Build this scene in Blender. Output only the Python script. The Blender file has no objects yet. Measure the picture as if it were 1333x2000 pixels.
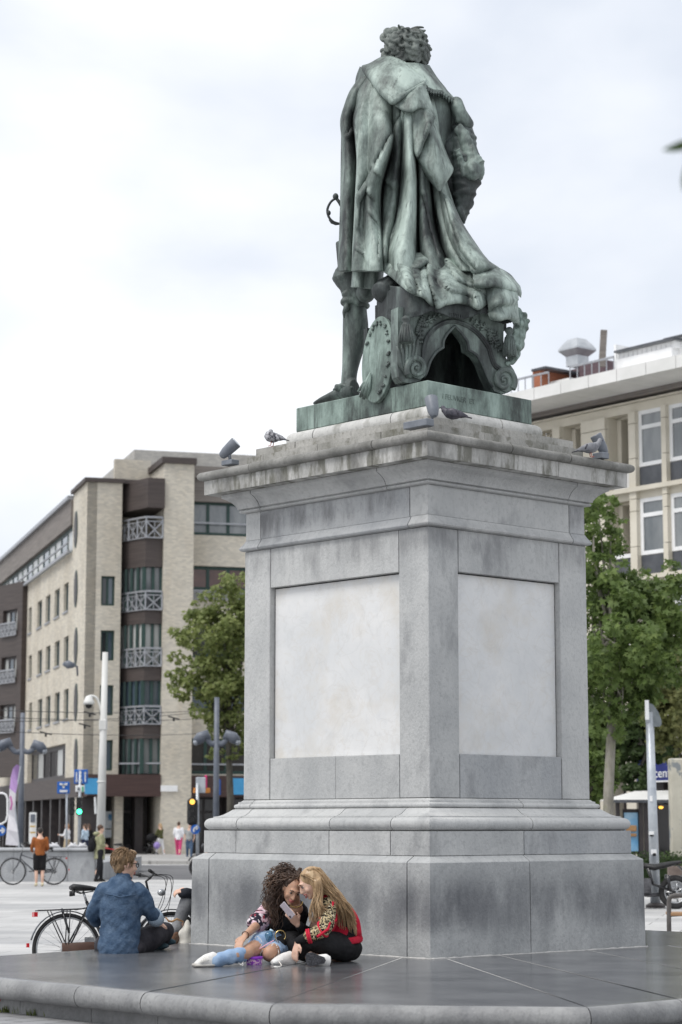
import bpy, bmesh, math, random
import numpy as np
from mathutils import Vector, Matrix
from mathutils.noise import noise as pnoise
random.seed(7)
R = math.radians
PI = math.pi
SC = bpy.context.scene
COL = SC.collection

# ------------------------------------------------------------------ camera
FPX, CAM_Z = 4200.0, 1.55                      # focal length in pixels of a 1333 x 2000 frame, eye height in metres
PITCH = math.atan(610 / FPX)
cam_data = bpy.data.cameras.new('camera')
cam_data.sensor_fit = 'VERTICAL'
cam_data.sensor_height = 36.0
cam_data.lens = 36.0 * FPX / 2000.0
cam_data.clip_end = 3000
cam_data.dof.use_dof = True
cam_data.dof.focus_distance = 19.6
cam_data.dof.aperture_fstop = 3.2
cam = bpy.data.objects.new('camera', cam_data)
cam.location = (0, 0, CAM_Z)
cam.rotation_euler = (PI / 2 + PITCH, 0, 0)
COL.objects.link(cam)
SC.camera = cam

# ------------------------------------------------------------------ sky and sun (overcast)
SUN_EL, SUN_AZ = R(58), R(-125)                 # azimuth from +Y, clockwise; the soft sun stands behind the camera, to the left
world = bpy.data.worlds.new('World')
SC.world = world
world.use_nodes = True
wn, wl = world.node_tree.nodes, world.node_tree.links
wn.clear()
w_out = wn.new('ShaderNodeOutputWorld')
w_mix = wn.new('ShaderNodeMixShader')
w_sky = wn.new('ShaderNodeTexSky')
w_sky.sky_type = 'NISHITA'
w_sky.sun_disc = False
w_sky.sun_elevation = SUN_EL
w_sky.sun_rotation = SUN_AZ
w_sky.air_density = 1.0
w_sky.dust_density = 3.0
w_bg = wn.new('ShaderNodeBackground')
w_bg.inputs['Strength'].default_value = 0.11
wl.new(w_sky.outputs[0], w_bg.inputs[0])
w_tc = wn.new('ShaderNodeTexCoord')
w_map = wn.new('ShaderNodeMapping')
w_map.inputs['Scale'].default_value = (1, 1, 2.2)
wl.new(w_tc.outputs['Generated'], w_map.inputs[0])
w_n = wn.new('ShaderNodeTexNoise')
w_n.inputs['Scale'].default_value = 3.2
w_n.inputs['Detail'].default_value = 6
w_n.inputs['Roughness'].default_value = 0.46
w_n.inputs['Distortion'].default_value = 0.3
w_map.inputs['Location'].default_value = (4.25, 2.4, 0.25)
wl.new(w_map.outputs[0], w_n.inputs['Vector'])
w_r = wn.new('ShaderNodeValToRGB')
w_r.color_ramp.elements[0].position = 0.38
w_r.color_ramp.elements[0].color = (0.54, 0.575, 0.635, 1)
w_r.color_ramp.elements[1].position = 0.58
w_r.color_ramp.elements[1].color = (0.735, 0.745, 0.765, 1)
wl.new(w_n.outputs[0], w_r.inputs[0])
w_cl = wn.new('ShaderNodeBackground')
w_cl.inputs['Strength'].default_value = 1.0
wl.new(w_r.outputs[0], w_cl.inputs[0])
w_mix.inputs[0].default_value = 0.93            # a closed cloud layer with a little blue left in it
wl.new(w_bg.outputs[0], w_mix.inputs[1])
wl.new(w_cl.outputs[0], w_mix.inputs[2])
wl.new(w_mix.outputs[0], w_out.inputs[0])

sun_data = bpy.data.lights.new('sun', 'SUN')
sun_data.energy = 1.5
sun_data.angle = R(28)
sun_data.color = (1.0, 0.97, 0.93)
sun = bpy.data.objects.new('sun', sun_data)
sd = Vector((math.sin(SUN_AZ) * math.cos(SUN_EL), math.cos(SUN_AZ) * math.cos(SUN_EL), math.sin(SUN_EL)))
sun.rotation_euler = (-sd).to_track_quat('-Z', 'Y').to_euler()
sun.location = sd * 60
COL.objects.link(sun)

SC.view_settings.view_transform = 'Standard'
SC.view_settings.look = 'None'
SC.view_settings.gamma = 1
SC.view_settings.exposure = 0.62
SC.cycles.max_bounces = 6
SC.cycles.diffuse_bounces = 3
SC.cycles.glossy_bounces = 3
SC.cycles.transmission_bounces = 4
SC.cycles.transparent_max_bounces = 6

# ------------------------------------------------------------------ measuring the photograph: a pixel and a distance give a point
_c, _s = math.cos(PITCH), math.sin(PITCH)
def ray(px, py):
    x, y = (px - 666.5) / FPX, (1000 - py) / FPX
    return Vector((x, _c - y * _s, _s + y * _c))
def atY(px, py, Y):
    r = ray(px, py)
    return Vector((r.x * Y / r.y, Y, CAM_Z + r.z * Y / r.y))
def atZ(px, py, Z):
    r = ray(px, py)
    t = (Z - CAM_Z) / r.z
    return Vector((r.x * t, r.y * t, Z))
def on_plane(px, py, p0, n):
    r = ray(px, py)
    o = Vector((0, 0, CAM_Z))
    t = (Vector(p0) - o).dot(n) / r.dot(n)
    return o + r * t

# ------------------------------------------------------------------ materials
MATS = {}
def _ramp(nt, stops):
    r = nt.nodes.new('ShaderNodeValToRGB')
    el = r.color_ramp.elements
    while len(el) < len(stops):
        el.new(0.5)
    for e, (p, c) in zip(el, stops):
        e.position = p
        e.color = (*c, 1)
    return r
def pm(name, c1, c2=None, scale=8.0, rough=0.7, bump=0.0, metallic=0.0, stretch=(1, 1, 1), lo=0.35, hi=0.65, detail=5.0,
       spec=0.4, bscale=None, coat=0.0, alpha=None, emit=None, transmission=0.0, sheen=0.0):
    """a principled material whose colour wanders between c1 and c2 with noise"""
    if name in MATS:
        return MATS[name]
    m = bpy.data.materials.new(name)
    m.use_nodes = True
    nt = m.node_tree
    b = nt.nodes['Principled BSDF']
    b.inputs['Roughness'].default_value = rough
    b.inputs['Metallic'].default_value = metallic
    b.inputs['Specular IOR Level'].default_value = spec
    if coat: b.inputs['Coat Weight'].default_value = coat
    if sheen: b.inputs['Sheen Weight'].default_value = sheen
    if transmission: b.inputs['Transmission Weight'].default_value = transmission
    if alpha is not None: b.inputs['Alpha'].default_value = alpha
    if emit:
        b.inputs['Emission Color'].default_value = (*emit[0], 1)
        b.inputs['Emission Strength'].default_value = emit[1]
    tc = nt.nodes.new('ShaderNodeTexCoord')
    mp = nt.nodes.new('ShaderNodeMapping')
    mp.inputs['Scale'].default_value = stretch
    nt.links.new(tc.outputs['Object'], mp.inputs[0])
    n = nt.nodes.new('ShaderNodeTexNoise')
    n.inputs['Scale'].default_value = scale
    n.inputs['Detail'].default_value = detail
    n.inputs['Roughness'].default_value = 0.6
    nt.links.new(mp.outputs[0], n.inputs['Vector'])
    if c2 is None:
        c2 = tuple(min(1, x * 1.18) for x in c1)
        c1 = tuple(x * 0.86 for x in c1)
    r = _ramp(nt, [(lo, c1), (hi, c2)])
    nt.links.new(n.outputs[0], r.inputs[0])
    nt.links.new(r.outputs[0], b.inputs['Base Color'])
    if bump:
        n2 = nt.nodes.new('ShaderNodeTexNoise')
        n2.inputs['Scale'].default_value = bscale or scale * 4
        n2.inputs['Detail'].default_value = 4
        nt.links.new(mp.outputs[0], n2.inputs['Vector'])
        bp = nt.nodes.new('ShaderNodeBump')
        bp.inputs['Strength'].default_value = bump
        bp.inputs['Distance'].default_value = 0.02
        nt.links.new(n2.outputs[0], bp.inputs['Height'])
        nt.links.new(bp.outputs[0], b.inputs['Normal'])
    m['ramp'] = r.name
    MATS[name] = m
    return m
def overlay(m, col, scale, lo, hi, amount=1.0, stretch=(1, 1, 1), detail=6.0, seed=0.0, rough=None):
    """lay noise-shaped stains of another colour over a pm() material"""
    nt = m.node_tree
    b = nt.nodes['Principled BSDF']
    src = b.inputs['Base Color'].links[0].from_socket
    tc = nt.nodes.new('ShaderNodeTexCoord')
    mp = nt.nodes.new('ShaderNodeMapping')
    mp.inputs['Scale'].default_value = stretch
    mp.inputs['Location'].default_value = (seed, seed * 1.7, seed * 0.6)
    nt.links.new(tc.outputs['Object'], mp.inputs[0])
    n = nt.nodes.new('ShaderNodeTexNoise')
    n.inputs['Scale'].default_value = scale
    n.inputs['Detail'].default_value = detail
    n.inputs['Roughness'].default_value = 0.62
    nt.links.new(mp.outputs[0], n.inputs['Vector'])
    r = _ramp(nt, [(lo, (0, 0, 0)), (hi, (amount,) * 3)])
    nt.links.new(n.outputs[0], r.inputs[0])
    mx = nt.nodes.new('ShaderNodeMix')
    mx.data_type = 'RGBA'
    nt.links.new(r.outputs[0], mx.inputs['Factor'])
    nt.links.new(src, mx.inputs[6])
    mx.inputs[7].default_value = (*col, 1)
    nt.links.new(mx.outputs[2], b.inputs['Base Color'])
    return m
def zone(m, col, axis, a0, a1, a2, a3, scale=6.0, amount=1.0, stretch=(1, 1, 1), wob=0.25, seed=0.0):
    """a stain that lives in a band of one object axis (soft from a0 to a1, full, soft from a2 to a3), broken up by noise"""
    nt = m.node_tree
    b = nt.nodes['Principled BSDF']
    src = b.inputs['Base Color'].links[0].from_socket
    tc = nt.nodes.new('ShaderNodeTexCoord')
    sx = nt.nodes.new('ShaderNodeSeparateXYZ')
    nt.links.new(tc.outputs['Object'], sx.inputs[0])
    mp = nt.nodes.new('ShaderNodeMapping')
    mp.inputs['Scale'].default_value = stretch
    mp.inputs['Location'].default_value = (seed, seed * 1.3, seed * 0.7)
    nt.links.new(tc.outputs['Object'], mp.inputs[0])
    n = nt.nodes.new('ShaderNodeTexNoise')
    n.inputs['Scale'].default_value = scale
    n.inputs['Detail'].default_value = 6
    n.inputs['Roughness'].default_value = 0.65
    nt.links.new(mp.outputs[0], n.inputs['Vector'])
    ad = nt.nodes.new('ShaderNodeMath'); ad.operation = 'MULTIPLY_ADD'
    nt.links.new(n.outputs[0], ad.inputs[0]); ad.inputs[1].default_value = wob
    nt.links.new(sx.outputs[axis], ad.inputs[2])
    m1 = nt.nodes.new('ShaderNodeMapRange'); m1.interpolation_type = 'SMOOTHSTEP'
    m1.inputs[1].default_value = a0 + wob / 2; m1.inputs[2].default_value = a1 + wob / 2
    nt.links.new(ad.outputs[0], m1.inputs[0])
    m2 = nt.nodes.new('ShaderNodeMapRange'); m2.interpolation_type = 'SMOOTHSTEP'
    m2.inputs[1].default_value = a3 + wob / 2; m2.inputs[2].default_value = a2 + wob / 2
    nt.links.new(ad.outputs[0], m2.inputs[0])
    mu = nt.nodes.new('ShaderNodeMath'); mu.operation = 'MULTIPLY'
    nt.links.new(m1.outputs[0], mu.inputs[0]); nt.links.new(m2.outputs[0], mu.inputs[1])
    r = _ramp(nt, [(0.38, (0, 0, 0)), (0.62, (amount,) * 3)])
    nt.links.new(n.outputs[0], r.inputs[0])
    mu2 = nt.nodes.new('ShaderNodeMath'); mu2.operation = 'MULTIPLY'
    nt.links.new(mu.outputs[0], mu2.inputs[0]); nt.links.new(r.outputs[0], mu2.inputs[1])
    mx = nt.nodes.new('ShaderNodeMix'); mx.data_type = 'RGBA'
    nt.links.new(mu2.outputs[0], mx.inputs['Factor'])
    nt.links.new(src, mx.inputs[6])
    mx.inputs[7].default_value = (*col, 1)
    nt.links.new(mx.outputs[2], b.inputs['Base Color'])
    return m
def plain(name, c, rough=0.6, **k):
    return pm(name, c, None, scale=k.pop('scale', 14), rough=rough, **k)

# ------------------------------------------------------------------ objects
WM = {}                                         # world matrices of the things, for parts given in world coordinates
def tag(o, label=None, cat=None, group=None, kind=None):
    if label: o['label'] = label
    if cat: o['category'] = cat
    if group: o['group'] = group
    if kind: o['kind'] = kind
    return o
def thing(name, label, cat, loc=(0, 0, 0), rotz=0.0, group=None):
    o = bpy.data.objects.new(name, None)
    COL.objects.link(o)
    o.empty_display_size = 0.2
    o.location = loc
    o.rotation_euler = (0, 0, rotz)
    WM[o] = Matrix.Translation(Vector(loc)) @ Matrix.Rotation(rotz, 4, 'Z')
    return tag(o, label, cat, group)
def link(name, me, parent=None):
    o = bpy.data.objects.new(name, me)
    COL.objects.link(o)
    if parent is not None:
        o.parent = parent
        WM[o] = WM.get(parent, Matrix.Identity(4))
    else:
        WM[o] = Matrix.Identity(4)
    return o
def copy_tree(o, parent=None):
    c = o.copy()
    COL.objects.link(c)
    c.parent = parent
    if parent is None: WM[c] = Matrix.Identity(4)
    for ch in o.children:
        copy_tree(ch, c)
    return c

class MB:
    """collects shapes; build() links them as one mesh object"""
    def __init__(self):
        self.v, self.f = [], []
    def add(self, vs, fs):
        n = len(self.v)
        self.v += [tuple(p) for p in vs]
        self.f += [tuple(i + n for i in f) for f in fs]
        return self
    def box(self, lo, hi, M=None):
        x0, y0, z0 = lo; x1, y1, z1 = hi
        vs = [(x0, y0, z0), (x1, y0, z0), (x1, y1, z0), (x0, y1, z0), (x0, y0, z1), (x1, y0, z1), (x1, y1, z1), (x0, y1, z1)]
        if M is not None: vs = [M @ Vector(p) for p in vs]
        return self.add(vs, [(0, 3, 2, 1), (4, 5, 6, 7), (0, 1, 5, 4), (1, 2, 6, 5), (2, 3, 7, 6), (3, 0, 4, 7)])
    def cbox(self, c, s, M=None):
        return self.box([c[i] - s[i] / 2 for i in range(3)], [c[i] + s[i] / 2 for i in range(3)], M)
    def bar(self, p, q, w, h=None, up=(0, 0, 1)):
        p, q = Vector(p), Vector(q)
        d = (q - p).normalized()
        u = Vector(up)
        if abs(d.dot(u)) > 0.97: u = Vector((0, 1, 0)) if abs(d.y) < 0.9 else Vector((1, 0, 0))
        s = d.cross(u).normalized(); t = s.cross(d)
        h = h or w
        vs = [b + s * (i * w / 2) + t * (j * h / 2) for b in (p, q) for i, j in ((-1, -1), (1, -1), (1, 1), (-1, 1))]
        return self.add(vs, [(0, 3, 2, 1), (4, 5, 6, 7), (0, 1, 5, 4), (1, 2, 6, 5), (2, 3, 7, 6), (3, 0, 4, 7)])
    def tube(self, pts, rad, n=10, cap=True, flat=1.0, up=None):
        """a tapering tube along pts; rad a number or a list; flat squeezes it along its second axis"""
        pts = [Vector(p) for p in pts]
        if not hasattr(rad, '__len__'): rad = [rad] * len(pts)
        vs, fs = [], []
        prev = Vector(up) if up is not None else None
        for i, p in enumerate(pts):
            d = (pts[min(i + 1, len(pts) - 1)] - pts[max(i - 1, 0)])
            d = d.normalized() if d.length > 1e-9 else Vector((0, 0, 1))
            if prev is None:
                prev = Vector((0, 0, 1)) if abs(d.z) < 0.9 else Vector((0, 1, 0))
            s = prev - d * prev.dot(d)
            if s.length < 1e-5:
                s = d.orthogonal()
            s.normalize()
            prev = s
            t = d.cross(s)
            rr = rad[i]
            rs, rt = (rr if not hasattr(rr, '__len__') else rr[0]), (rr * flat if not hasattr(rr, '__len__') else rr[1])
            for k in range(n):
                a = 2 * PI * k / n
                vs.append(p + s * (math.cos(a) * rs) + t * (math.sin(a) * rt))
        m = len(pts)
        for i in range(m - 1):
            for k in range(n):
                k2 = (k + 1) % n
                fs.append((i * n + k, i * n + k2, (i + 1) * n + k2, (i + 1) * n + k))
        if cap:
            fs.append(tuple(range(n - 1, -1, -1)))
            fs.append(tuple((m - 1) * n + k for k in range(n)))
        return self.add(vs, fs)
    def lathe(self, prof, c=(0, 0, 0), n=16, M=None, cap=True):
        vs, fs = [], []
        for r, z in prof:
            for k in range(n):
                a = 2 * PI * k / n
                p = Vector((c[0] + r * math.cos(a), c[1] + r * math.sin(a), c[2] + z))
                vs.append(M @ p if M is not None else p)
        for i in range(len(prof) - 1):
            for k in range(n):
                k2 = (k + 1) % n
                fs.append((i * n + k, i * n + k2, (i + 1) * n + k2, (i + 1) * n + k))
        if cap:
            fs.append(tuple(range(n - 1, -1, -1)))
            fs.append(tuple((len(prof) - 1) * n + k for k in range(n)))
        return self.add(vs, fs)
    def ball(self, c, r, n=12, m=8, M=None):
        r = (r, r, r) if not hasattr(r, '__len__') else r
        vs, fs = [], []
        for i in range(m + 1):
            th = PI * i / m
            for k in range(n):
                a = 2 * PI * k / n
                p = Vector((r[0] * math.sin(th) * math.cos(a), r[1] * math.sin(th) * math.sin(a), -r[2] * math.cos(th)))
                if M is not None: p = M @ p
                vs.append(p + Vector(c))
        for i in range(m):
            for k in range(n):
                k2 = (k + 1) % n
                fs.append((i * n + k, i * n + k2, (i + 1) * n + k2, (i + 1) * n + k))
        return self.add(vs, fs)
    def prism(self, poly, off, holes=None):
        """a flat polygon of 3D points given thickness by the vector off (triangulated as needed)"""
        from mathutils.geometry import tessellate_polygon
        loops = [[Vector(p) for p in poly]] + [[Vector(p) for p in h] for h in (holes or [])]
        flat = [p for l in loops for p in l]
        tri = tessellate_polygon(loops)
        n = len(flat); off = Vector(off)
        vs = flat + [p + off for p in flat]
        fs = [tuple(t) for t in tri] + [tuple(i + n for i in reversed(t)) for t in tri]
        b = 0
        for l in loops:
            k = len(l)
            for i in range(k):
                j = (i + 1) % k
                fs.append((b + i, b + j, b + j + n, b + i + n))
            b += k
        return self.add(vs, fs)
    def ring(self, c, r, t, axis=(0, 1, 0), n=40, m=8, a0=0.0, a1=2 * PI):
        ax = Vector(axis).normalized(); u = ax.orthogonal().normalized()
        if abs(ax.z) < 0.9: u = Vector((0, 0, 1)); u = (u - ax * u.dot(ax)).normalized()
        w = ax.cross(u)
        full = abs(a1 - a0 - 2 * PI) < 1e-6
        pts = [Vector(c) + u * (math.cos(a0 + (a1 - a0) * i / n) * r) + w * (math.sin(a0 + (a1 - a0) * i / n) * r) for i in range(n if full else n + 1)]
        if full:
            vs, fs = [], []
            for i, p in enumerate(pts):
                d = (p - Vector(c)).normalized()
                for k in range(m):
                    a = 2 * PI * k / m
                    vs.append(p + d * (math.cos(a) * t) + ax * (math.sin(a) * t))
            for i in range(n):
                for k in range(m):
                    fs.append((i * m + k, ((i + 1) % n) * m + k, ((i + 1) % n) * m + (k + 1) % m, i * m + (k + 1) % m))
            return self.add(vs, fs)
        return self.tube(pts, t, m)
    def mesh(self, name, smooth=False, fix=True):
        me = bpy.data.meshes.new(name)
        me.from_pydata([tuple(p) for p in self.v], [], self.f)
        if fix:
            bm = bmesh.new(); bm.from_mesh(me)
            bmesh.ops.recalc_face_normals(bm, faces=bm.faces)
            bm.to_mesh(me); bm.free()
        if smooth == 'auto':
            me.shade_smooth()
            me.set_sharp_from_angle(angle=R(38))
        elif smooth:
            me.shade_smooth()
        return me
    def build(self, name, mat, parent=None, smooth=False, world=True, bevel=0.0, fix=True):
        if parent is not None and world:
            Mi = WM.get(parent, Matrix.Identity(4)).inverted()
            self.v = [tuple(Mi @ Vector(p)) for p in self.v]
        me = self.mesh(name, smooth, fix)
        me.materials.append(mat)
        o = link(name, me, parent)
        if bevel:
            md = o.modifiers.new('bevel', 'BEVEL'); md.width = bevel; md.segments = 1; md.limit_method = 'ANGLE'; md.angle_limit = R(35)
        return o
def catmull(pts, k=6):
    """smooth curve through points (any dimension)"""
    P = [np.array(p, float) for p in pts]
    out = []
    for i in range(len(P) - 1):
        p0, p1, p2, p3 = P[max(i - 1, 0)], P[i], P[i + 1], P[min(i + 2, len(P) - 1)]
        for j in range(k):
            t = j / k
            out.append(0.5 * (2 * p1 + (p2 - p0) * t + (2 * p0 - 5 * p1 + 4 * p2 - p3) * t * t + (3 * p1 - p0 - 3 * p2 + p3) * t ** 3))
    out.append(P[-1])
    return out
def grid_surface(rows, ku=4, kv=4):
    """rows of control points (same count each) -> dense smooth grid of points (list of rows)"""
    r2 = [catmull(r, ku) for r in rows]
    cols = list(zip(*r2))
    c2 = [catmull(c, kv) for c in cols]
    return [list(r) for r in zip(*c2)]
def grid_faces(nr, nc):
    return [(i * nc + j, i * nc + j + 1, (i + 1) * nc + j + 1, (i + 1) * nc + j) for i in range(nr - 1) for j in range(nc - 1)]
TMP = bpy.data.scenes.new('workbench')              # a scratch scene where shapes are welded; removed at the end
def evaluated(o):
    vl = TMP.view_layers[0]
    vl.update()
    return bpy.data.meshes.new_from_object(o.evaluated_get(vl.depsgraph))
def voxel(mb, size, smooth=4, factor=0.5, decimate=None):
    """weld everything in mb into one continuous skin (voxel remesh + smoothing); returns a mesh"""
    me = mb.mesh('tmp')
    o = bpy.data.objects.new('tmp', me); TMP.collection.objects.link(o)
    m = o.modifiers.new('r', 'REMESH'); m.mode = 'VOXEL'; m.voxel_size = size
    if smooth:
        s = o.modifiers.new('s', 'SMOOTH'); s.iterations = smooth; s.factor = factor
    if decimate:
        d = o.modifiers.new('d', 'DECIMATE'); d.ratio = decimate
    out = evaluated(o)
    bpy.data.objects.remove(o); bpy.data.meshes.remove(me)
    return out
def skin(name, mb, mat, parent, size=0.012, smooth=4, factor=0.5, decimate=None, world=True):
    if world and parent is not None:
        Mi = WM.get(parent, Matrix.Identity(4)).inverted()
        mb.v = [tuple(Mi @ Vector(p)) for p in mb.v]
    me = voxel(mb, size, smooth, factor, decimate)
    me.shade_smooth()
    me.materials.clear(); me.materials.append(mat)
    me.name = name
    return link(name, me, parent)
def disp(me_obj, amp, scale, seed=0.0, st=(1, 1, 1), shear=0.0):
    """push a mesh in and out along its normals with noise"""
    me = me_obj.data
    n = len(me.vertices)
    co = np.empty(n * 3, dtype=np.float32); me.vertices.foreach_get('co', co); co = co.reshape(-1, 3)
    nr = np.empty(n * 3, dtype=np.float32); me.vertex_normals.foreach_get('vector', nr); nr = nr.reshape(-1, 3)
    d = np.array([pnoise(Vector((p[0] * scale * st[0] + seed, p[1] * scale * st[1] + seed, (p[2] + shear * p[0]) * scale * st[2] + seed))) for p in co.tolist()], dtype=np.float32) * amp
    me.vertices.foreach_set('co', (co + nr * d[:, None]).ravel())
    me.update()
# ================================================================== THE MONUMENT: pedestal
PC = Vector((0.7041, 20.7228, 0.0))             # centre of the pedestal on the ground
PROT = R(42.3)
PL, PW = 2.559, 2.126                           # long side (left face), short side (right face)
PM = Matrix.Translation(PC) @ Matrix.Rotation(PROT, 4, 'Z')

def stone_mat(name, c1, c2, dark=(0.11, 0.115, 0.125), dlo=0.56, dhi=0.72, damt=0.6, seed=0.0, rough=0.62):
    m = pm(name, c1, c2, scale=2.2, rough=rough, bump=0.3, bscale=50, stretch=(1, 1, 0.7), lo=0.3, hi=0.7, spec=0.3)
    overlay(m, dark, 1.5, dlo, dhi, damt, stretch=(1.6, 1.6, 0.8), seed=seed)            # old water stains
    overlay(m, tuple(x * 0.8 for x in c1), 7.0, 0.54, 0.78, 0.35, stretch=(2.6, 2.6, 0.25), seed=seed + 4)   # runs
    overlay(m, tuple(x * 0.72 for x in c1), 26.0, 0.50, 0.72, 0.5, seed=seed + 2)          # grain
    overlay(m, (0.07, 0.072, 0.078), 42.0, 0.67, 0.74, 0.7, seed=seed + 9)              # pits
    overlay(m, (0.62, 0.63, 0.64), 34.0, 0.72, 0.8, 0.6, seed=seed + 15)                # lime specks
    return m
M_STONE = stone_mat('bluestone', (0.36, 0.368, 0.37), (0.475, 0.48, 0.475), seed=1)
M_STONE2 = stone_mat('bluestone_pale', (0.405, 0.412, 0.412), (0.51, 0.513, 0.505), damt=0.35, seed=5)
M_STONE3 = stone_mat('bluestone_blue', (0.31, 0.322, 0.335), (0.425, 0.432, 0.435), damt=0.55, seed=8)
M_BASE = stone_mat('bluestone_base', (0.31, 0.32, 0.325), (0.44, 0.447, 0.445), dlo=0.52, dhi=0.78, damt=0.4, seed=12)
zone(M_BASE, (0.115, 0.12, 0.13), 2, 0.60, 0.85, 0.95, 1.25, scale=1.5, amount=0.95, stretch=(1.1, 1.1, 0.5), wob=0.3, seed=3.1)
zone(M_BASE, (0.16, 0.165, 0.175), 2, 0.55, 0.75, 0.85, 1.1, scale=2.4, amount=0.7, stretch=(1.6, 1.6, 0.25), wob=0.2, seed=7.7)
zone(M_STONE2, (0.12, 0.12, 0.125), 2, 3.85, 4.12, 4.18, 4.3, scale=2.6, amount=0.5, stretch=(1.8, 1.8, 0.4), wob=0.3)
zone(M_STONE, (0.12, 0.12, 0.125), 2, 3.9, 4.12, 4.18, 4.3, scale=2.6, amount=0.5, stretch=(1.8, 1.8, 0.4), wob=0.3)
zone(M_STONE3, (0.10, 0.10, 0.105), 2, 4.3, 4.45, 4.55, 4.62, scale=3, amount=0.7, stretch=(1.6, 1.6, 0.4), wob=0.25)
M_CORN = stone_mat('bluestone_cornice', (0.35, 0.355, 0.355), (0.47, 0.475, 0.47), seed=17, damt=0.4)
M_SLABC = stone_mat('bluestone_lichen', (0.36, 0.358, 0.345), (0.52, 0.515, 0.495), dark=(0.075, 0.074, 0.066), dlo=0.49, dhi=0.68, damt=0.8, seed=21, rough=0.8)
overlay(M_SLABC, (0.115, 0.113, 0.09), 5.5, 0.49, 0.62, 0.8, stretch=(1.6, 1.6, 0.4), seed=33)
M_ROLL = stone_mat('bluestone_weathered', (0.15, 0.15, 0.14), (0.31, 0.305, 0.29), dark=(0.07, 0.07, 0.06), dlo=0.48, dhi=0.68, damt=0.7, seed=27, rough=0.85)
M_STEP = stone_mat('bluestone_step', (0.30, 0.295, 0.275), (0.46, 0.45, 0.425), dark=(0.07, 0.072, 0.045), dlo=0.49, dhi=0.68, damt=0.75, seed=39, rough=0.85)
overlay(M_STEP, (0.12, 0.115, 0.085), 8, 0.54, 0.64, 0.6, stretch=(1, 1, 0.8), seed=44)
M_TORUS = stone_mat('bluestone_torus', (0.44, 0.44, 0.425), (0.60, 0.595, 0.575), dark=(0.10, 0.10, 0.07), dlo=0.54, dhi=0.68, damt=0.75, seed=51, rough=0.8)
M_JOINT = pm('old_mortar', (0.045, 0.045, 0.047), (0.10, 0.10, 0.10), scale=20, rough=0.9)
M_MARBLE = pm('white_marble', (0.60, 0.61, 0.615), (0.69, 0.69, 0.685), scale=1.6, rough=0.42, bump=0.03, bscale=60, spec=0.35)
overlay(M_MARBLE, (0.56, 0.515, 0.44), 1.6, 0.5, 0.70, 0.6, seed=3)
overlay(M_MARBLE, (0.53, 0.54, 0.55), 9, 0.52, 0.74, 0.4, seed=5)
overlay(M_MARBLE, (0.52, 0.54, 0.55), 4.2, 0.487, 0.5, 0.0, seed=6)
def veins(m, col, scale, amount, seed):
    nt = m.node_tree; b = nt.nodes['Principled BSDF']; src = b.inputs['Base Color'].links[0].from_socket
    tc = nt.nodes.new('ShaderNodeTexCoord'); mp = nt.nodes.new('ShaderNodeMapping')
    mp.inputs['Location'].default_value = (seed, seed, seed); nt.links.new(tc.outputs['Object'], mp.inputs[0])
    n = nt.nodes.new('ShaderNodeTexNoise'); n.inputs['Scale'].default_value = scale; n.inputs['Detail'].default_value = 9
    n.inputs['Distortion'].default_value = 1.2
    nt.links.new(mp.outputs[0], n.inputs['Vector'])
    r = _ramp(nt, [(0.478, (0, 0, 0)), (0.5, (amount,) * 3), (0.522, (0, 0, 0))]); nt.links.new(n.outputs[0], r.inputs[0])
    mx = nt.nodes.new('ShaderNodeMix'); mx.data_type = 'RGBA'; nt.links.new(r.outputs[0], mx.inputs['Factor'])
    nt.links.new(src, mx.inputs[6]); mx.inputs[7].default_value = (*col, 1); nt.links.new(mx.outputs[2], b.inputs['Base Color'])
veins(M_MARBLE, (0.47, 0.465, 0.45), 1.9, 0.2, 2.0)
veins(M_MARBLE, (0.50, 0.45, 0.38), 3.3, 0.18, 7.0)

ped = thing('monument_pedestal', 'tall grey bluestone pedestal with white marble panels under the bronze statue', 'pedestal', PC, PROT)

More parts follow.
